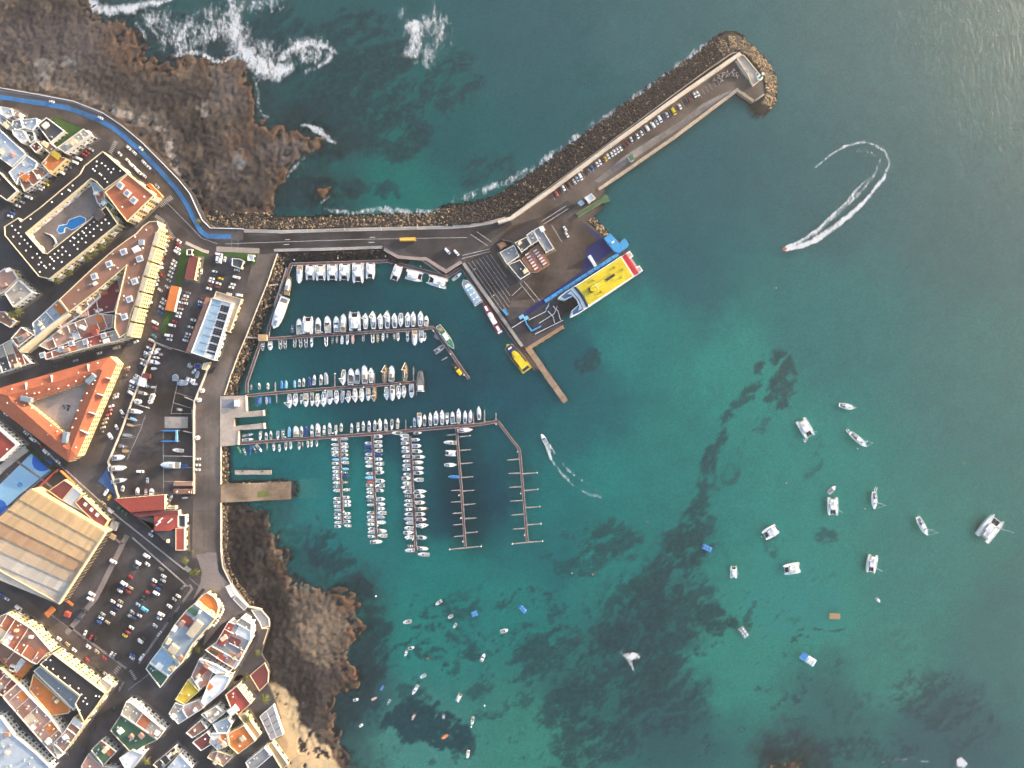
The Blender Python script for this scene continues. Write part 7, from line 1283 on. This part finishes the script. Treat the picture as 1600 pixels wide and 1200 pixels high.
    MB().box(31, 33, -3.4, 3.4, 6.82, 7.0).build('stern_ramp', mat('deck_grey', (.4, .38, .36), .8, .1), r)
ferry()
fb = root('fender_walkway', 'bright blue fender walkway between ferry and quay', 'walkway')
a, b = Vector((851.5, 471)), Vector((966, 397))
for i in range(12):
    p0, p1 = a.lerp(b, i / 12 + .002), a.lerp(b, (i + 1) / 12 - .002); strip(MB(), [p0, p1], 5.2, -2, G + 2.4 + .15 * (i % 2)).build('fender_panel', SKYB, fb)
for p, h in (([(944, 372), (953, 364), (968, 380), (976, 372), (983, 381), (981, 386), (968, 395), (960, 393)], 3.2),): MB().prism(wp(p, G + h), -2, G + h).build('end_platform', SKYB, fb)
sheet('navy_apron', [(908, 347), (944, 373), (958, 392), (930, 412), (914, 402), (917, 388), (935, 376)], Z3, NAVY); sheet('navy_apron', [(838, 476), (852, 468), (915, 424), (912, 404), (930, 414), (855, 470), (824, 492), (818, 486)][:0] + [(818, 487), (850, 466), (908, 424), (915, 402), (931, 413), (852, 473), (824, 493)], Z3, NAVY)
for x, y, lb in ((925, 408, 'white boarding stair on the middle of the ferry quay'), (961, 386, 'white boarding stair at the far end of the ferry quay')):
    s = root('boarding_stair', lb, 'stair', (W(x, y, G).x, W(x, y, G).y, G), math.radians(125))
    for k in range(6): MB().box(-5 + k * 1.6, -3.5 + k * 1.6, -1.2, 1.2, 0, .6 + k * .6).build('step', FW, s)
lk = root('linkspan', 'black linkspan ramp with white curved railings below the ferry bow', 'ramp')
MB().prism(wp([(828, 503), (852, 486), (860, 476), (872, 470), (882, 492), (874, 500), (838, 520)], G + .3), -2, G + .3).build('platform', M['asphalt'], lk)
for pts in ([(826, 500), (852, 487), (858, 474)], [(842, 505), (866, 490), (871, 478)], [(856, 486), (864, 494), (867, 505)], [(864, 478), (872, 486), (876, 500)], [(800, 512), (826, 496)], [(836, 522), (880, 500)]): strip(MB(), pts, .8, G + .3, G + 2.2).build('railing', FW, lk)
for pts in ([(820, 498), (823, 506), (831, 517), (846, 509)], [(852, 482), (858, 478)]): strip(MB(), pts, 2.0, G + .3, G + 1.8).build('gantry_beam', SKYB, lk)
for x, y, w_ in ((815, 495, 8), (822, 497, 7)):
    q = W(x, y, G + 2); MB().box(-w_ * .25, w_ * .25, -1.3, 1.3, G, G + 2.6).build('control_cabin', bm('l'), lk, loc=(q.x, q.y, 0), rz=math.radians(33))
wall('quay_kiosk', 'small sky-blue booth on the terminal quay edge', [(786, 483), (793, 492)], 4.5, G, G + 2.5, SKYB, 'booth')

def vessel(name, label, x, y, L, B, ang, hullc, fb=1.6, stern=.8, full=.5, cat='boat'):
    q = W(x, y, 2); r = root(name, label, cat, (q.x, q.y, 0), math.radians(ang)); h, d = hull_mesh(L, B, fb, stern, full, .3); h.build('hull', bm(hullc), r); return r, d
r, d = vessel('fast_ferry', 'small yellow passenger ferry with navy foredeck at the jetty', 808, 558.5, 26, 9, 128, 'y', 2.2, .96, .86, 'ferry'); d.build('deck', YEL, r)
MB().prism([(1, -3.7), (9, -3.6), (11.2, -2.2), (11.2, 2.2), (9, 3.6), (1, 3.7)], 2.2, 2.95).build('foredeck', NAVY, r); MB().prism([(-10, -3.0), (2, -2.9), (6, -1.4), (6, 1.4), (2, 2.9), (-10, 3.0)], 2.3, 5.2, inset=.2).build('superstructure', YEL, r)
for s in (-1, 1): MB().box(-7, 5, s * 3.55 - .4, s * 3.55 + .4, 2.2, 2.92).build('side_deck', NAVY, r)
MB().prism([(1, -1.6), (5, -1.6), (6.4, 0), (5, 1.6), (1, 1.6)], 5.2, 6.6, inset=.3).build('wheelhouse', YEL, r); MB().prism([(5.2, -1.5), (6.5, 0), (5.2, 1.5), (4.9, 0)], 5.5, 6.4).build('wheelhouse_windows', M['glass'], r); MB().box(-12, -9.4, -2.8, 2.8, 2.2, 2.92).build('stern_deck', NAVY, r); MB().box(8.4, 9.6, -1.6, 1.6, 2.95, 3.4).build('foredeck_seat', FW, r)
r, d = vessel('excursion_boat', 'white excursion boat with rows of seats along the terminal quay', 736, 456, 22.5, 7.6, 123, 'w', 2, .95, .7); d.build('deck', bm('g'), r)
MB().box(-10, 5, -2.8, 2.8, 2, 4.2, 0, .15).build('saloon', FW, r); MB().box(-9.6, 4.6, -2.5, 2.5, 4.2, 4.28).build('sun_deck', bm('l'), r)
for i in range(6):
    for s in (-1, 1): MB().box(-9 + i * 2.1, -8 + i * 2.1, s * 1.3 - .9, s * 1.3 + .9, 4.28, 4.8).build('bench', bm('w') if i % 2 else bm('p'), r)
MB().prism([(4, -2.2), (6, -1.8), (6, 1.8), (4, 2.2)], 4.28, 6.2).build('wheelhouse', FW, r)
r, d = vessel('rescue_vessel', 'slender red-decked rescue vessel with white superstructure', 768, 496, 29, 5.4, 120, 'm', 2, .85, .4); d.build('deck', bm('m'), r)
MB().prism([(-6, -1.9), (3, -1.9), (4.2, -1), (4.2, 1), (3, 1.9), (-6, 1.9)], 2, 4.6, inset=.15).build('superstructure', FW, r); MB().prism([(-1, -1.5), (2.4, -1.5), (3, 0), (2.4, 1.5), (-1, 1.5)], 4.6, 6.4, inset=.2).build('wheelhouse', FW, r); MB().box(6, 10, -.9, .9, 2, 3).build('deck_house', FW, r); MB().box(-12, -8, -1.1, 1.1, 2, 3.2).build('workboat_cradle', FW, r); MB().tube([(0, 0, 6.4), (0, 0, 11)], .18).build('mast', ALU, r); MB().box(-13.8, -12.4, -1.8, 1.8, 2, 2.4).build('stern_platform', FW, r)
r, d = vessel('green_workboat', 'green-decked workboat with white cabin beside the bent pontoon', 697, 527, 22, 5.2, -55, 'w', 1.8, .8, .5); d.build('deck', bm('e'), r)
MB().box(-3.5, 2.5, -1.6, 1.6, 1.8, 4, 0, .1).build('cabin', FW, r); MB().box(-3, 0, -1.2, 1.2, 4, 5.2).build('wheelhouse', FW, r); MB().tube([(4, 0, 1.8), (4, 0, 8)], .15).build('mast', ALU, r); MB().box(-9, -6, -1.4, 1.4, 1.8, 2.5).build('hatch', TEAK, r)
r, d = vessel('motor_yacht', 'big white trawler yacht on the west side of the basin', 437, 489, 26, 8, -110, 'w', 2.4, .9, .7); d.build('deck', bm('w'), r)
MB().prism([(-8, -3), (4, -3), (6.5, -1.5), (6.5, 1.5), (4, 3), (-8, 3)], 2.4, 4.8, inset=.2).build('main_cabin', FW, r); MB().prism([(-5, -2.4), (1, -2.4), (3, -1), (3, 1), (1, 2.4), (-5, 2.4)], 4.8, 7, inset=.3).build('upper_cabin', FW, r); MB().prism([(-7.6, -3.03), (3.9, -3.03), (6.3, -1.5), (6.3, 1.5), (3.9, 3.03), (-7.6, 3.03)], 3.2, 4.0, top=False).build('windows', M['glass'], r); MB().box(-11.6, -8.6, -2.6, 2.6, 2.42, 2.6).build('aft_deck', COCK, r); MB().box(7.5, 10.5, -1.2, 1.2, 2.6, 3.2).build('bow_seat', bm('g'), r); MB().tube([(-3, 0, 7), (-3, 0, 11)], .2).build('mast', ALU, r)
r, d = vessel('work_barge', 'dark work barge with white cabin at the middle pontoon end', 657, 595, 17.5, 6.6, 90, 'k', 1.5, .95, .75); d.build('deck', COCK, r)
MB().box(-7.5, -3.6, -2, 2, 1.5, 4.2, 0, .1).build('cabin', FW, r); MB().box(-8.4, -7.8, -3, 3, 1.5, 2.3).build('stern_rail', FW, r); MB().tube([(3, 1, 1.5), (3, 1, 5), (6.5, 0, 6)], .25).build('crane', bm('k'), r)
r, d = vessel('yellow_submarine_boat', 'yellow and black sightseeing boat beside the bent pontoon', 713, 576, 13, 4.2, 127, 'k', 1.2, .8, .5); d.build('deck', bm('k'), r)
MB().prism([(-6, -1.3), (-1, -1.6), (-1, 1.6), (-6, 1.3)], 1.2, 2.2, inset=.4).build('cabin_top', YEL, r); MB().tube([(1, 0, 1.2), (1, 0, 2.8)], .7, n=10).build('conning_tower', bm('t'), r)
# rafts in the bay
def raft(label, x, y, L, B, ang, c, kind):
    r = root('raft', label, 'raft', at(x, y, .5), math.radians(ang)); L *= MPP; B *= MPP
    for s in (-1, 1): MB().tube([(-L / 2, s * B * .33, .2), (L / 2, s * B * .33, .2)], .35).build('float', bm(c), r)
    n = max(3, int(L / 1.3))
    for i in range(n): MB().box(-L / 2 + L * i / n, -L / 2 + L * (i + .92) / n, -B / 2, B / 2, .5, .62).build('plank', TEAK if kind == 'wood' else bm(c), r)
    if kind == 'pedal':
        for i in range(3):
            for s in (-1, 1): MB().box(-L * .35 + i * L * .28, -L * .2 + i * L * .28, s * B * .22 - .4, s * B * .22 + .4, .62, 1.2).build('seat', bm('l') if c == 'b' else bm('w'), r)
    if kind == 'park':
        MB().box(-L / 2, -L * .1, -B / 2, B / 2, .63, .9).build('blue_deck', bm('b'), r)
        for i in range(3): MB().box(0 + i * L * .16, L * .1 + i * L * .16, -B * .4, B * .3, .63, 1.4, 0, .2).build('slide_block', FW, r)
raft('blue pedal boat raft left of the anchored catamarans', 1105, 856.5, 16, 9, -25, 'b', 'pedal'); raft('grey raft with dark slots in the southern bay', 1162, 988, 18, 10, -55, 'g', 'pedal'); raft('bare wooden raft floating east of the bay', 1304.5, 963, 17, 9, -2, 't', 'wood'); raft('large raft with blue deck and white slides', 1262.5, 1030, 26, 12, -32, 'w', 'park'); raft('square blue raft among the small boats', 741.5, 959, 10, 9, 20, 'b', 'pedal'); raft('two-part blue raft among the small boats', 817, 952, 14, 8, -45, 'b', 'pedal')
buoy_me = None
for x, y, c, lb in [(894, 896, 'w', 'tiny white buoy south of the outer pontoon'), (926, 898, 'o', 'tiny orange buoy south of the outer pontoon'), (1012, 816, 'o', 'orange buoy in the open teal water'), (1340, 701, 'w', 'white buoy below the southeast-pointing yacht'), (1352, 795, 'w', 'white buoy left of the south-pointing yacht'), (1229, 755, 'w', 'white buoy in the middle of the bay'), (587, 932, 'w', 'white buoy near the northern lava tongue'), (1213, 450, 'w', 'white buoy in the upper open water'), (736, 1136, 'w', 'white buoy at the bow of a white boat'), (757, 1103, 'w', 'white buoy east of the beach catamaran'), (1507, 724, 'y', 'yellow buoy far out to the right'), (1190, 839, 'w', 'white buoy at the bow of the northeast-facing catamaran')]:
    q = root('mooring_buoy', lb, 'buoy', at(x, y, .3)); MB().tube([(0, 0, -.4), (0, 0, .2), (0, 0, .7)], .75, n=8, r1=.3).build('float', bm(c), q); MB().tube([(0, 0, .7), (0, 0, 1.1)], .12).build('ring_post', ALU, q)

# ------------------------------------------------------------------ yard gear, lamps, palms, plaza
tl = root('travel_lift', 'blue boat travel lift standing in the boatyard', 'crane'); q = lambda x, y, z: W(*c6(190, 600, [(x, y)], 10)[0], z)
for y in (730, 895): strip(MB(), c6(190, 600, [(660, y), (860, y)], 10), 2.4, G + 5, G + 6.2).build('top_beam', bm('b'), tl); strip(MB(), c6(190, 600, [(610, y), (900, y)], 10), .9, G + .4, G + 1.2).build('lower_beam', bm('b'), tl)
strip(MB(), c6(190, 600, [(855, 722), (855, 902)], 10), 2.6, G + 6.2, G + 7.2).build('cross_beam', bm('l'), tl)
for x in (670, 850):
    for y in (730, 895): p = q(x, y, G + 4); MB().box(-.4, .4, -.4, .4, G, G + 5).build('leg', bm('b'), tl, loc=(p.x, p.y, 0))
wall('red_awning', 'round dark red awning at the western boatyard gate', u2([(140, 460), (205, 468)]), 7, G, G + 3, rm('maroon'), 'awning')
wall('grey_shelter', 'long pale shelter roof below the red awning', u2([(135, 480), (115, 560)]), 10, G, G + 3, rm('white'), 'shelter')
for i, (x, y) in enumerate(c6(190, 600, [(498, 182), (480, 222), (462, 275), (245, 265), (290, 278), (1268, 105), (1218, 250), (1195, 840)], 10)):
    t = root('white_tank', ['northern', 'middle', 'southern', 'western', 'second western', 'north wall', 'second wall', 'round wall'][i] + ' white tank in the boatyard', 'tank', (W(x, y, G).x, W(x, y, G).y, G)); MB().tube([(0, 0, 0), (0, 0, 2)], 1.7, n=12).build('shell', M['white'], t); MB().tube([(0, 0, 2), (0, 0, 2.3)], .7, n=8).build('lid', M['concrete'], t)
for i, (p, lb) in enumerate([(u2([(110, 300), (210, 355)]), 'northern'), (u2([(190, 130), (400, 215)]), 'fence-side'), (c6(190, 600, [(100, 65), (275, 120)], 10), 'upper western'), (c6(190, 600, [(0, 515), (105, 548)], 10), 'lower western'), (c6(190, 600, [(975, 205), (1120, 260)], 10), 'upper eastern'), (c6(190, 600, [(960, 735), (1100, 768)], 10), 'middle eastern'), (c6(190, 600, [(940, 1130), (1105, 1135)], 10), 'lower eastern'), (c6(190, 600, [(195, 305), (425, 380)], 10), 'central western')]):
    tag(strip(MB(), p, 1.3, G, G + 1.6).build('mast_rack', M['concrete']), lb + ' white rack of laid-down masts in the boatyard', 'rack', 'mast racks in the boatyard')
# more craft and gear stored in the yard
for i, (x, y, L, B, a, t, c, lb) in enumerate([(250, 546, 8, 4, 5, 'o', 'w', 'small white skiff by the fence corner of the yard'), (255, 554, 9, 5, -5, 'o', 'r', 'red skiff in the northern yard row'), (233, 553, 10, 5, -10, 'm', 'w', 'white runabout against the western yard wall'), (232, 603, 12, 5, -15, 'o', 'g', 'grey skiff south of the sheeted stack'), (243, 605, 9, 4, 0, 't', 'g', 'small grey covered dinghy south of the sheeted stack'), (212, 655, 13, 5, -20, 't', 'o', 'rust-coloured timber heap boat by the yard wall'), (207, 664, 12, 4, -15, 'o', 't', 'wooden skiff above the lilac boat'), (196, 697, 15, 6, -12, 'o', 'o', 'orange-brown old boat south of the lilac boat'), (200, 704, 12, 5, 0, 'o', 't', 'tan old skiff beside the orange-brown boat'), (195, 762, 10, 6, 80, 'm', 'g', 'grey boat beside the red workshop end'), (218, 766, 11, 6, 85, 'c', 'w', 'upright white cruiser by the workshop gate'), (262, 775, 10, 4, 40, 'm', 'w', 'white dinghy in the little court by the gatehouse'), (270, 777, 10, 4, 60, 'm', 'w', 'second white dinghy in the little court by the gatehouse'), (305, 596, 10, 5, 60, 'm', 'w', 'white boat close against the bend of the yard wall'), (308, 600, 8, 4, -10, 'o', 'w', 'white tender right of the blue cover'), (285, 600, 12, 6, -15, 't', 'n', 'navy covered boat left of the blue cover'), (311, 585, 12, 6, 70, 't', 'g', 'grey covered boat by the upper wall bend'), (301, 573, 8, 5, 20, 'o', 'g', 'grey dinghy south of the harbour office'), (312, 572, 12, 8, 5, 't', 'p', 'pink sheeted load south of the harbour office'), (306, 580, 9, 4, 50, 'm', 'w', 'white skiff between sheeted load and wall'), (279, 683, 14, 5, 88, 'o', 'g', 'grey skiff beside the travel lift beam'), (284, 640, 10, 5, -10, 'o', 'g', 'grey tender north of the concrete pit'), (292, 727, 9, 6, 0, 't', 'k', 'dark covered tender behind the blue and white cruiser'), (292, 777, 10, 4, 5, 't', 'k', 'dark covered boat at the quay gate')]):
    b = boat(x, y, L * MPP, B * MPP, a, t, c, lb, 'boats laid up in the yard', v=i % 4); b.location.z = G + .4; MB().box(-2.2, 2.2, -.9, .9, -.5 / b.scale.z, -.3).build('cradle', ENG, b)
# street lamps on the quay and roads
def lamp(x, y, label, ang):
    r = root('street_lamp', label, 'lamp', (W(x, y, G).x, W(x, y, G).y, G), math.radians(ang)); MB().tube([(0, 0, 0), (0, 0, 8.5)], .14, n=6, r1=.09).build('post', M['concrete'], r); MB().tube([(0, 0, 8.4), (2.2, 0, 8.9)], .08).build('arm', M['concrete'], r); MB().box(1.8, 3.0, -.22, .22, 8.8, 8.98).build('lamp_head', M['white'], r)
for i, (x, y) in enumerate([(483, 362), (541, 359), (597, 358), (653, 356), (709, 354)]): lamp(x, y, ORD[i + 1] + ' street lamp from the left along the harbour road', -60)
for i, (x, y) in enumerate([(739, 426), (768, 466)]): lamp(x, y, ['northern', 'southern'][i] + ' street lamp on the marshalling yard edge', 30)
for i, (x, y) in enumerate([(1046, 162), (1003, 193), (950, 232), (905, 268)]): lamp(x, y, ORD[i + 1] + ' street lamp from the sea along the pier wall', -60)
# palms
frm = mat('palm_frond', (.11, .12, .03), .8, .3, .8); trm = mat('palm_trunk', (.16, .11, .07), .9, .2)
def palm_mesh(seed):
    r = random.Random(seed); mb = MB()
    for k in range(15):
        a = k / 15 * 6.283 + r.uniform(-.15, .15); L = r.uniform(2.4, 3.6); up = r.uniform(.2, .9)
        for i in range(5):
            u0, u1 = i / 5, (i + 1) / 5; w0 = .42 * (1 - u0) * (1 if i else .5) + .06; w1 = .42 * (1 - u1) + .03
            f = lambda u: (math.cos(a) * L * u, math.sin(a) * L * u, up * 1.6 * u - 2.0 * u * u)
            p0, p1 = f(u0), f(u1); nx, ny = -math.sin(a), math.cos(a)
            mb.add([(p0[0] + nx * w0, p0[1] + ny * w0, p0[2] - .12), p0, (p0[0] - nx * w0, p0[1] - ny * w0, p0[2] - .12), (p1[0] + nx * w1, p1[1] + ny * w1, p1[2] - .12), p1, (p1[0] - nx * w1, p1[1] - ny * w1, p1[2] - .12)], [(0, 1, 4, 3), (1, 2, 5, 4)])
    return mb.mesh('crown', frm)
pm = [palm_mesh(i) for i in range(4)]; trunk_me = MB().tube([(0, 0, 0), (.15, 0, 2.5), (0, .1, 5.2)], .3, n=7, r1=.2).mesh('trunk', trm)
for i, (x, y, s, lb) in enumerate([(289, 877, 1.2, 'palm on the paved triangle beside the red workshop'), (300, 896, 1.1, 'left palm of the pair at the zebra crossing'), (308, 894, 1.1, 'right palm of the pair at the zebra crossing'), (298, 864, .7, 'small palm behind the paved triangle'), (311, 1015, 1.2, 'palm in the dark lane below the yellow side wall'), (402, 1020, 1.0, 'palm beside the dark pergola'), (384, 1059, 1.1, 'palm at the maroon terrace'), (415, 1091, 1.5, 'large palm above the beach'), (388, 1122, 1.1, 'palm beside the orange-roofed villa'), (147, 395, 1.2, 'palm at the middle of the hotel front'), (160, 387, 1.2, 'palm at the northeast of the hotel front'), (138, 403, 1.1, 'palm southwest of the middle hotel palms'), (107, 427, 1.1, 'palm near the south end of the hotel front'), (90, 438, 1.2, 'palm at the southern corner of the hotel'), (168, 376, 1.0, 'palm farthest northeast at the hotel front'), (30, 488, 1.4, 'palm among the low brown houses'), (20, 492, 1.2, 'palm west of the low brown houses'), (230, 1188, 1.3, 'palm at the bottom edge of the town'), (308, 345, .9, 'palm on the verge by the blue path')]):
    r = root('palm_tree', lb, 'palm', (W(x, y, G + 5).x, W(x, y, G + 5).y, G), i * .9, 'palm trees', (s, s, s * (1 + .1 * (i % 3)))); link('trunk', trunk_me, r); link('crown', pm[i % 4], r, (0, .1, 5.1))
# hedge shrubs along the dark street and street of the sports ground
leafm = mat('shrub_leaf', (.05, .085, .025), .9, .4, 1.5)
def shrub_mesh(seed):
    r = random.Random(seed); mb = MB()
    for k in range(150):
        d = Vector((r.gauss(0, 1), r.gauss(0, 1), abs(r.gauss(0, .7)))).normalized() * r.uniform(.5, 1.1); t = d.orthogonal().normalized() * .22; b = d.cross(t)
        mb.add([d + t, d + b, d - t, d - b], [(0, 1, 2, 3)])
    return mb.mesh('foliage', leafm)
sm = [shrub_mesh(i) for i in range(3)]; stem = MB().tube([(0, 0, 0), (0, 0, .7)], .12, n=5).mesh('stem', trm)
for i in range(12):
    p = Vector((45, 700)).lerp(Vector((88, 737)), i / 11); r = root('street_shrub', ORD[i + 1] + ' shrub from the left along the sports court street', 'shrub', (W(p.x, p.y, G).x, W(p.x, p.y, G).y, G), i, 'shrubs along the sports court', (1.6, 1.6, 1.4)); link('stem', stem, r); link('foliage', sm[i % 3], r, (0, 0, .6))
for i, (x, y) in enumerate(c6(0, 700, [(1120, 560), (1160, 590), (1190, 620)])):
    r = root('green_bin', ['left', 'middle', 'right'][i] + ' green bin beside the red workshop street', 'bin', (W(x, y, G).x, W(x, y, G).y, G), .8, 'green bins'); MB().box(-1, 1, -.7, .7, 0, 1.4, 0, .05).build('body', bm('e'), r); MB().box(-1.05, 1.05, -.75, .75, 1.4, 1.55).build('lid', bm('e'), r)
# white parasols round the orange restaurant
par_me = MB(); par_me.add([(0, 0, 2.9)] + [(1.5 * math.cos(k * .785), 1.5 * math.sin(k * .785), 2.3) for k in range(8)], [(0, k + 1, (k + 1) % 8 + 1) for k in range(8)]); par_me = par_me.mesh('canopy', M['white']); pole_me = MB().tube([(0, 0, 0), (0, 0, 2.8)], .06, n=5).mesh('pole', ALU)
for i, (x, y) in enumerate(u4([(830, 425), (850, 450), (868, 470), (885, 490), (898, 515), (902, 545), (895, 570), (882, 595), (868, 620), (852, 650), (835, 672), (815, 695)])):
    r = root('parasol', ORD[i + 1] + ' white parasol from the north around the orange restaurant', 'parasol', (W(x, y, G).x, W(x, y, G).y, G), 0, 'parasols around the restaurant', (.8, .8, .9)); link('pole', pole_me, r); link('canopy', par_me, r)

# ------------------------------------------------------------------ thin morning haze over the harbour
hz_ = MB().box(-5300, 5300, -5300, 5300, -12.0, 545.0).build('haze', bpy.data.materials.new('haze_air')); tag(hz_, kind='stuff')
hm_ = hz_.data.materials[0]; hm_.use_nodes = True; hn = hm_.node_tree; hn.nodes.clear()
ho = hn.nodes.new('ShaderNodeOutputMaterial'); hv_ = hn.nodes.new('ShaderNodeVolumePrincipled')
hv_.inputs['Color'].default_value = (1.0, .86, .74, 1); hv_.inputs['Density'].default_value = 0.00026; hv_.inputs['Anisotropy'].default_value = 0.8
hn.links.new(hv_.outputs[0], ho.inputs['Volume'])
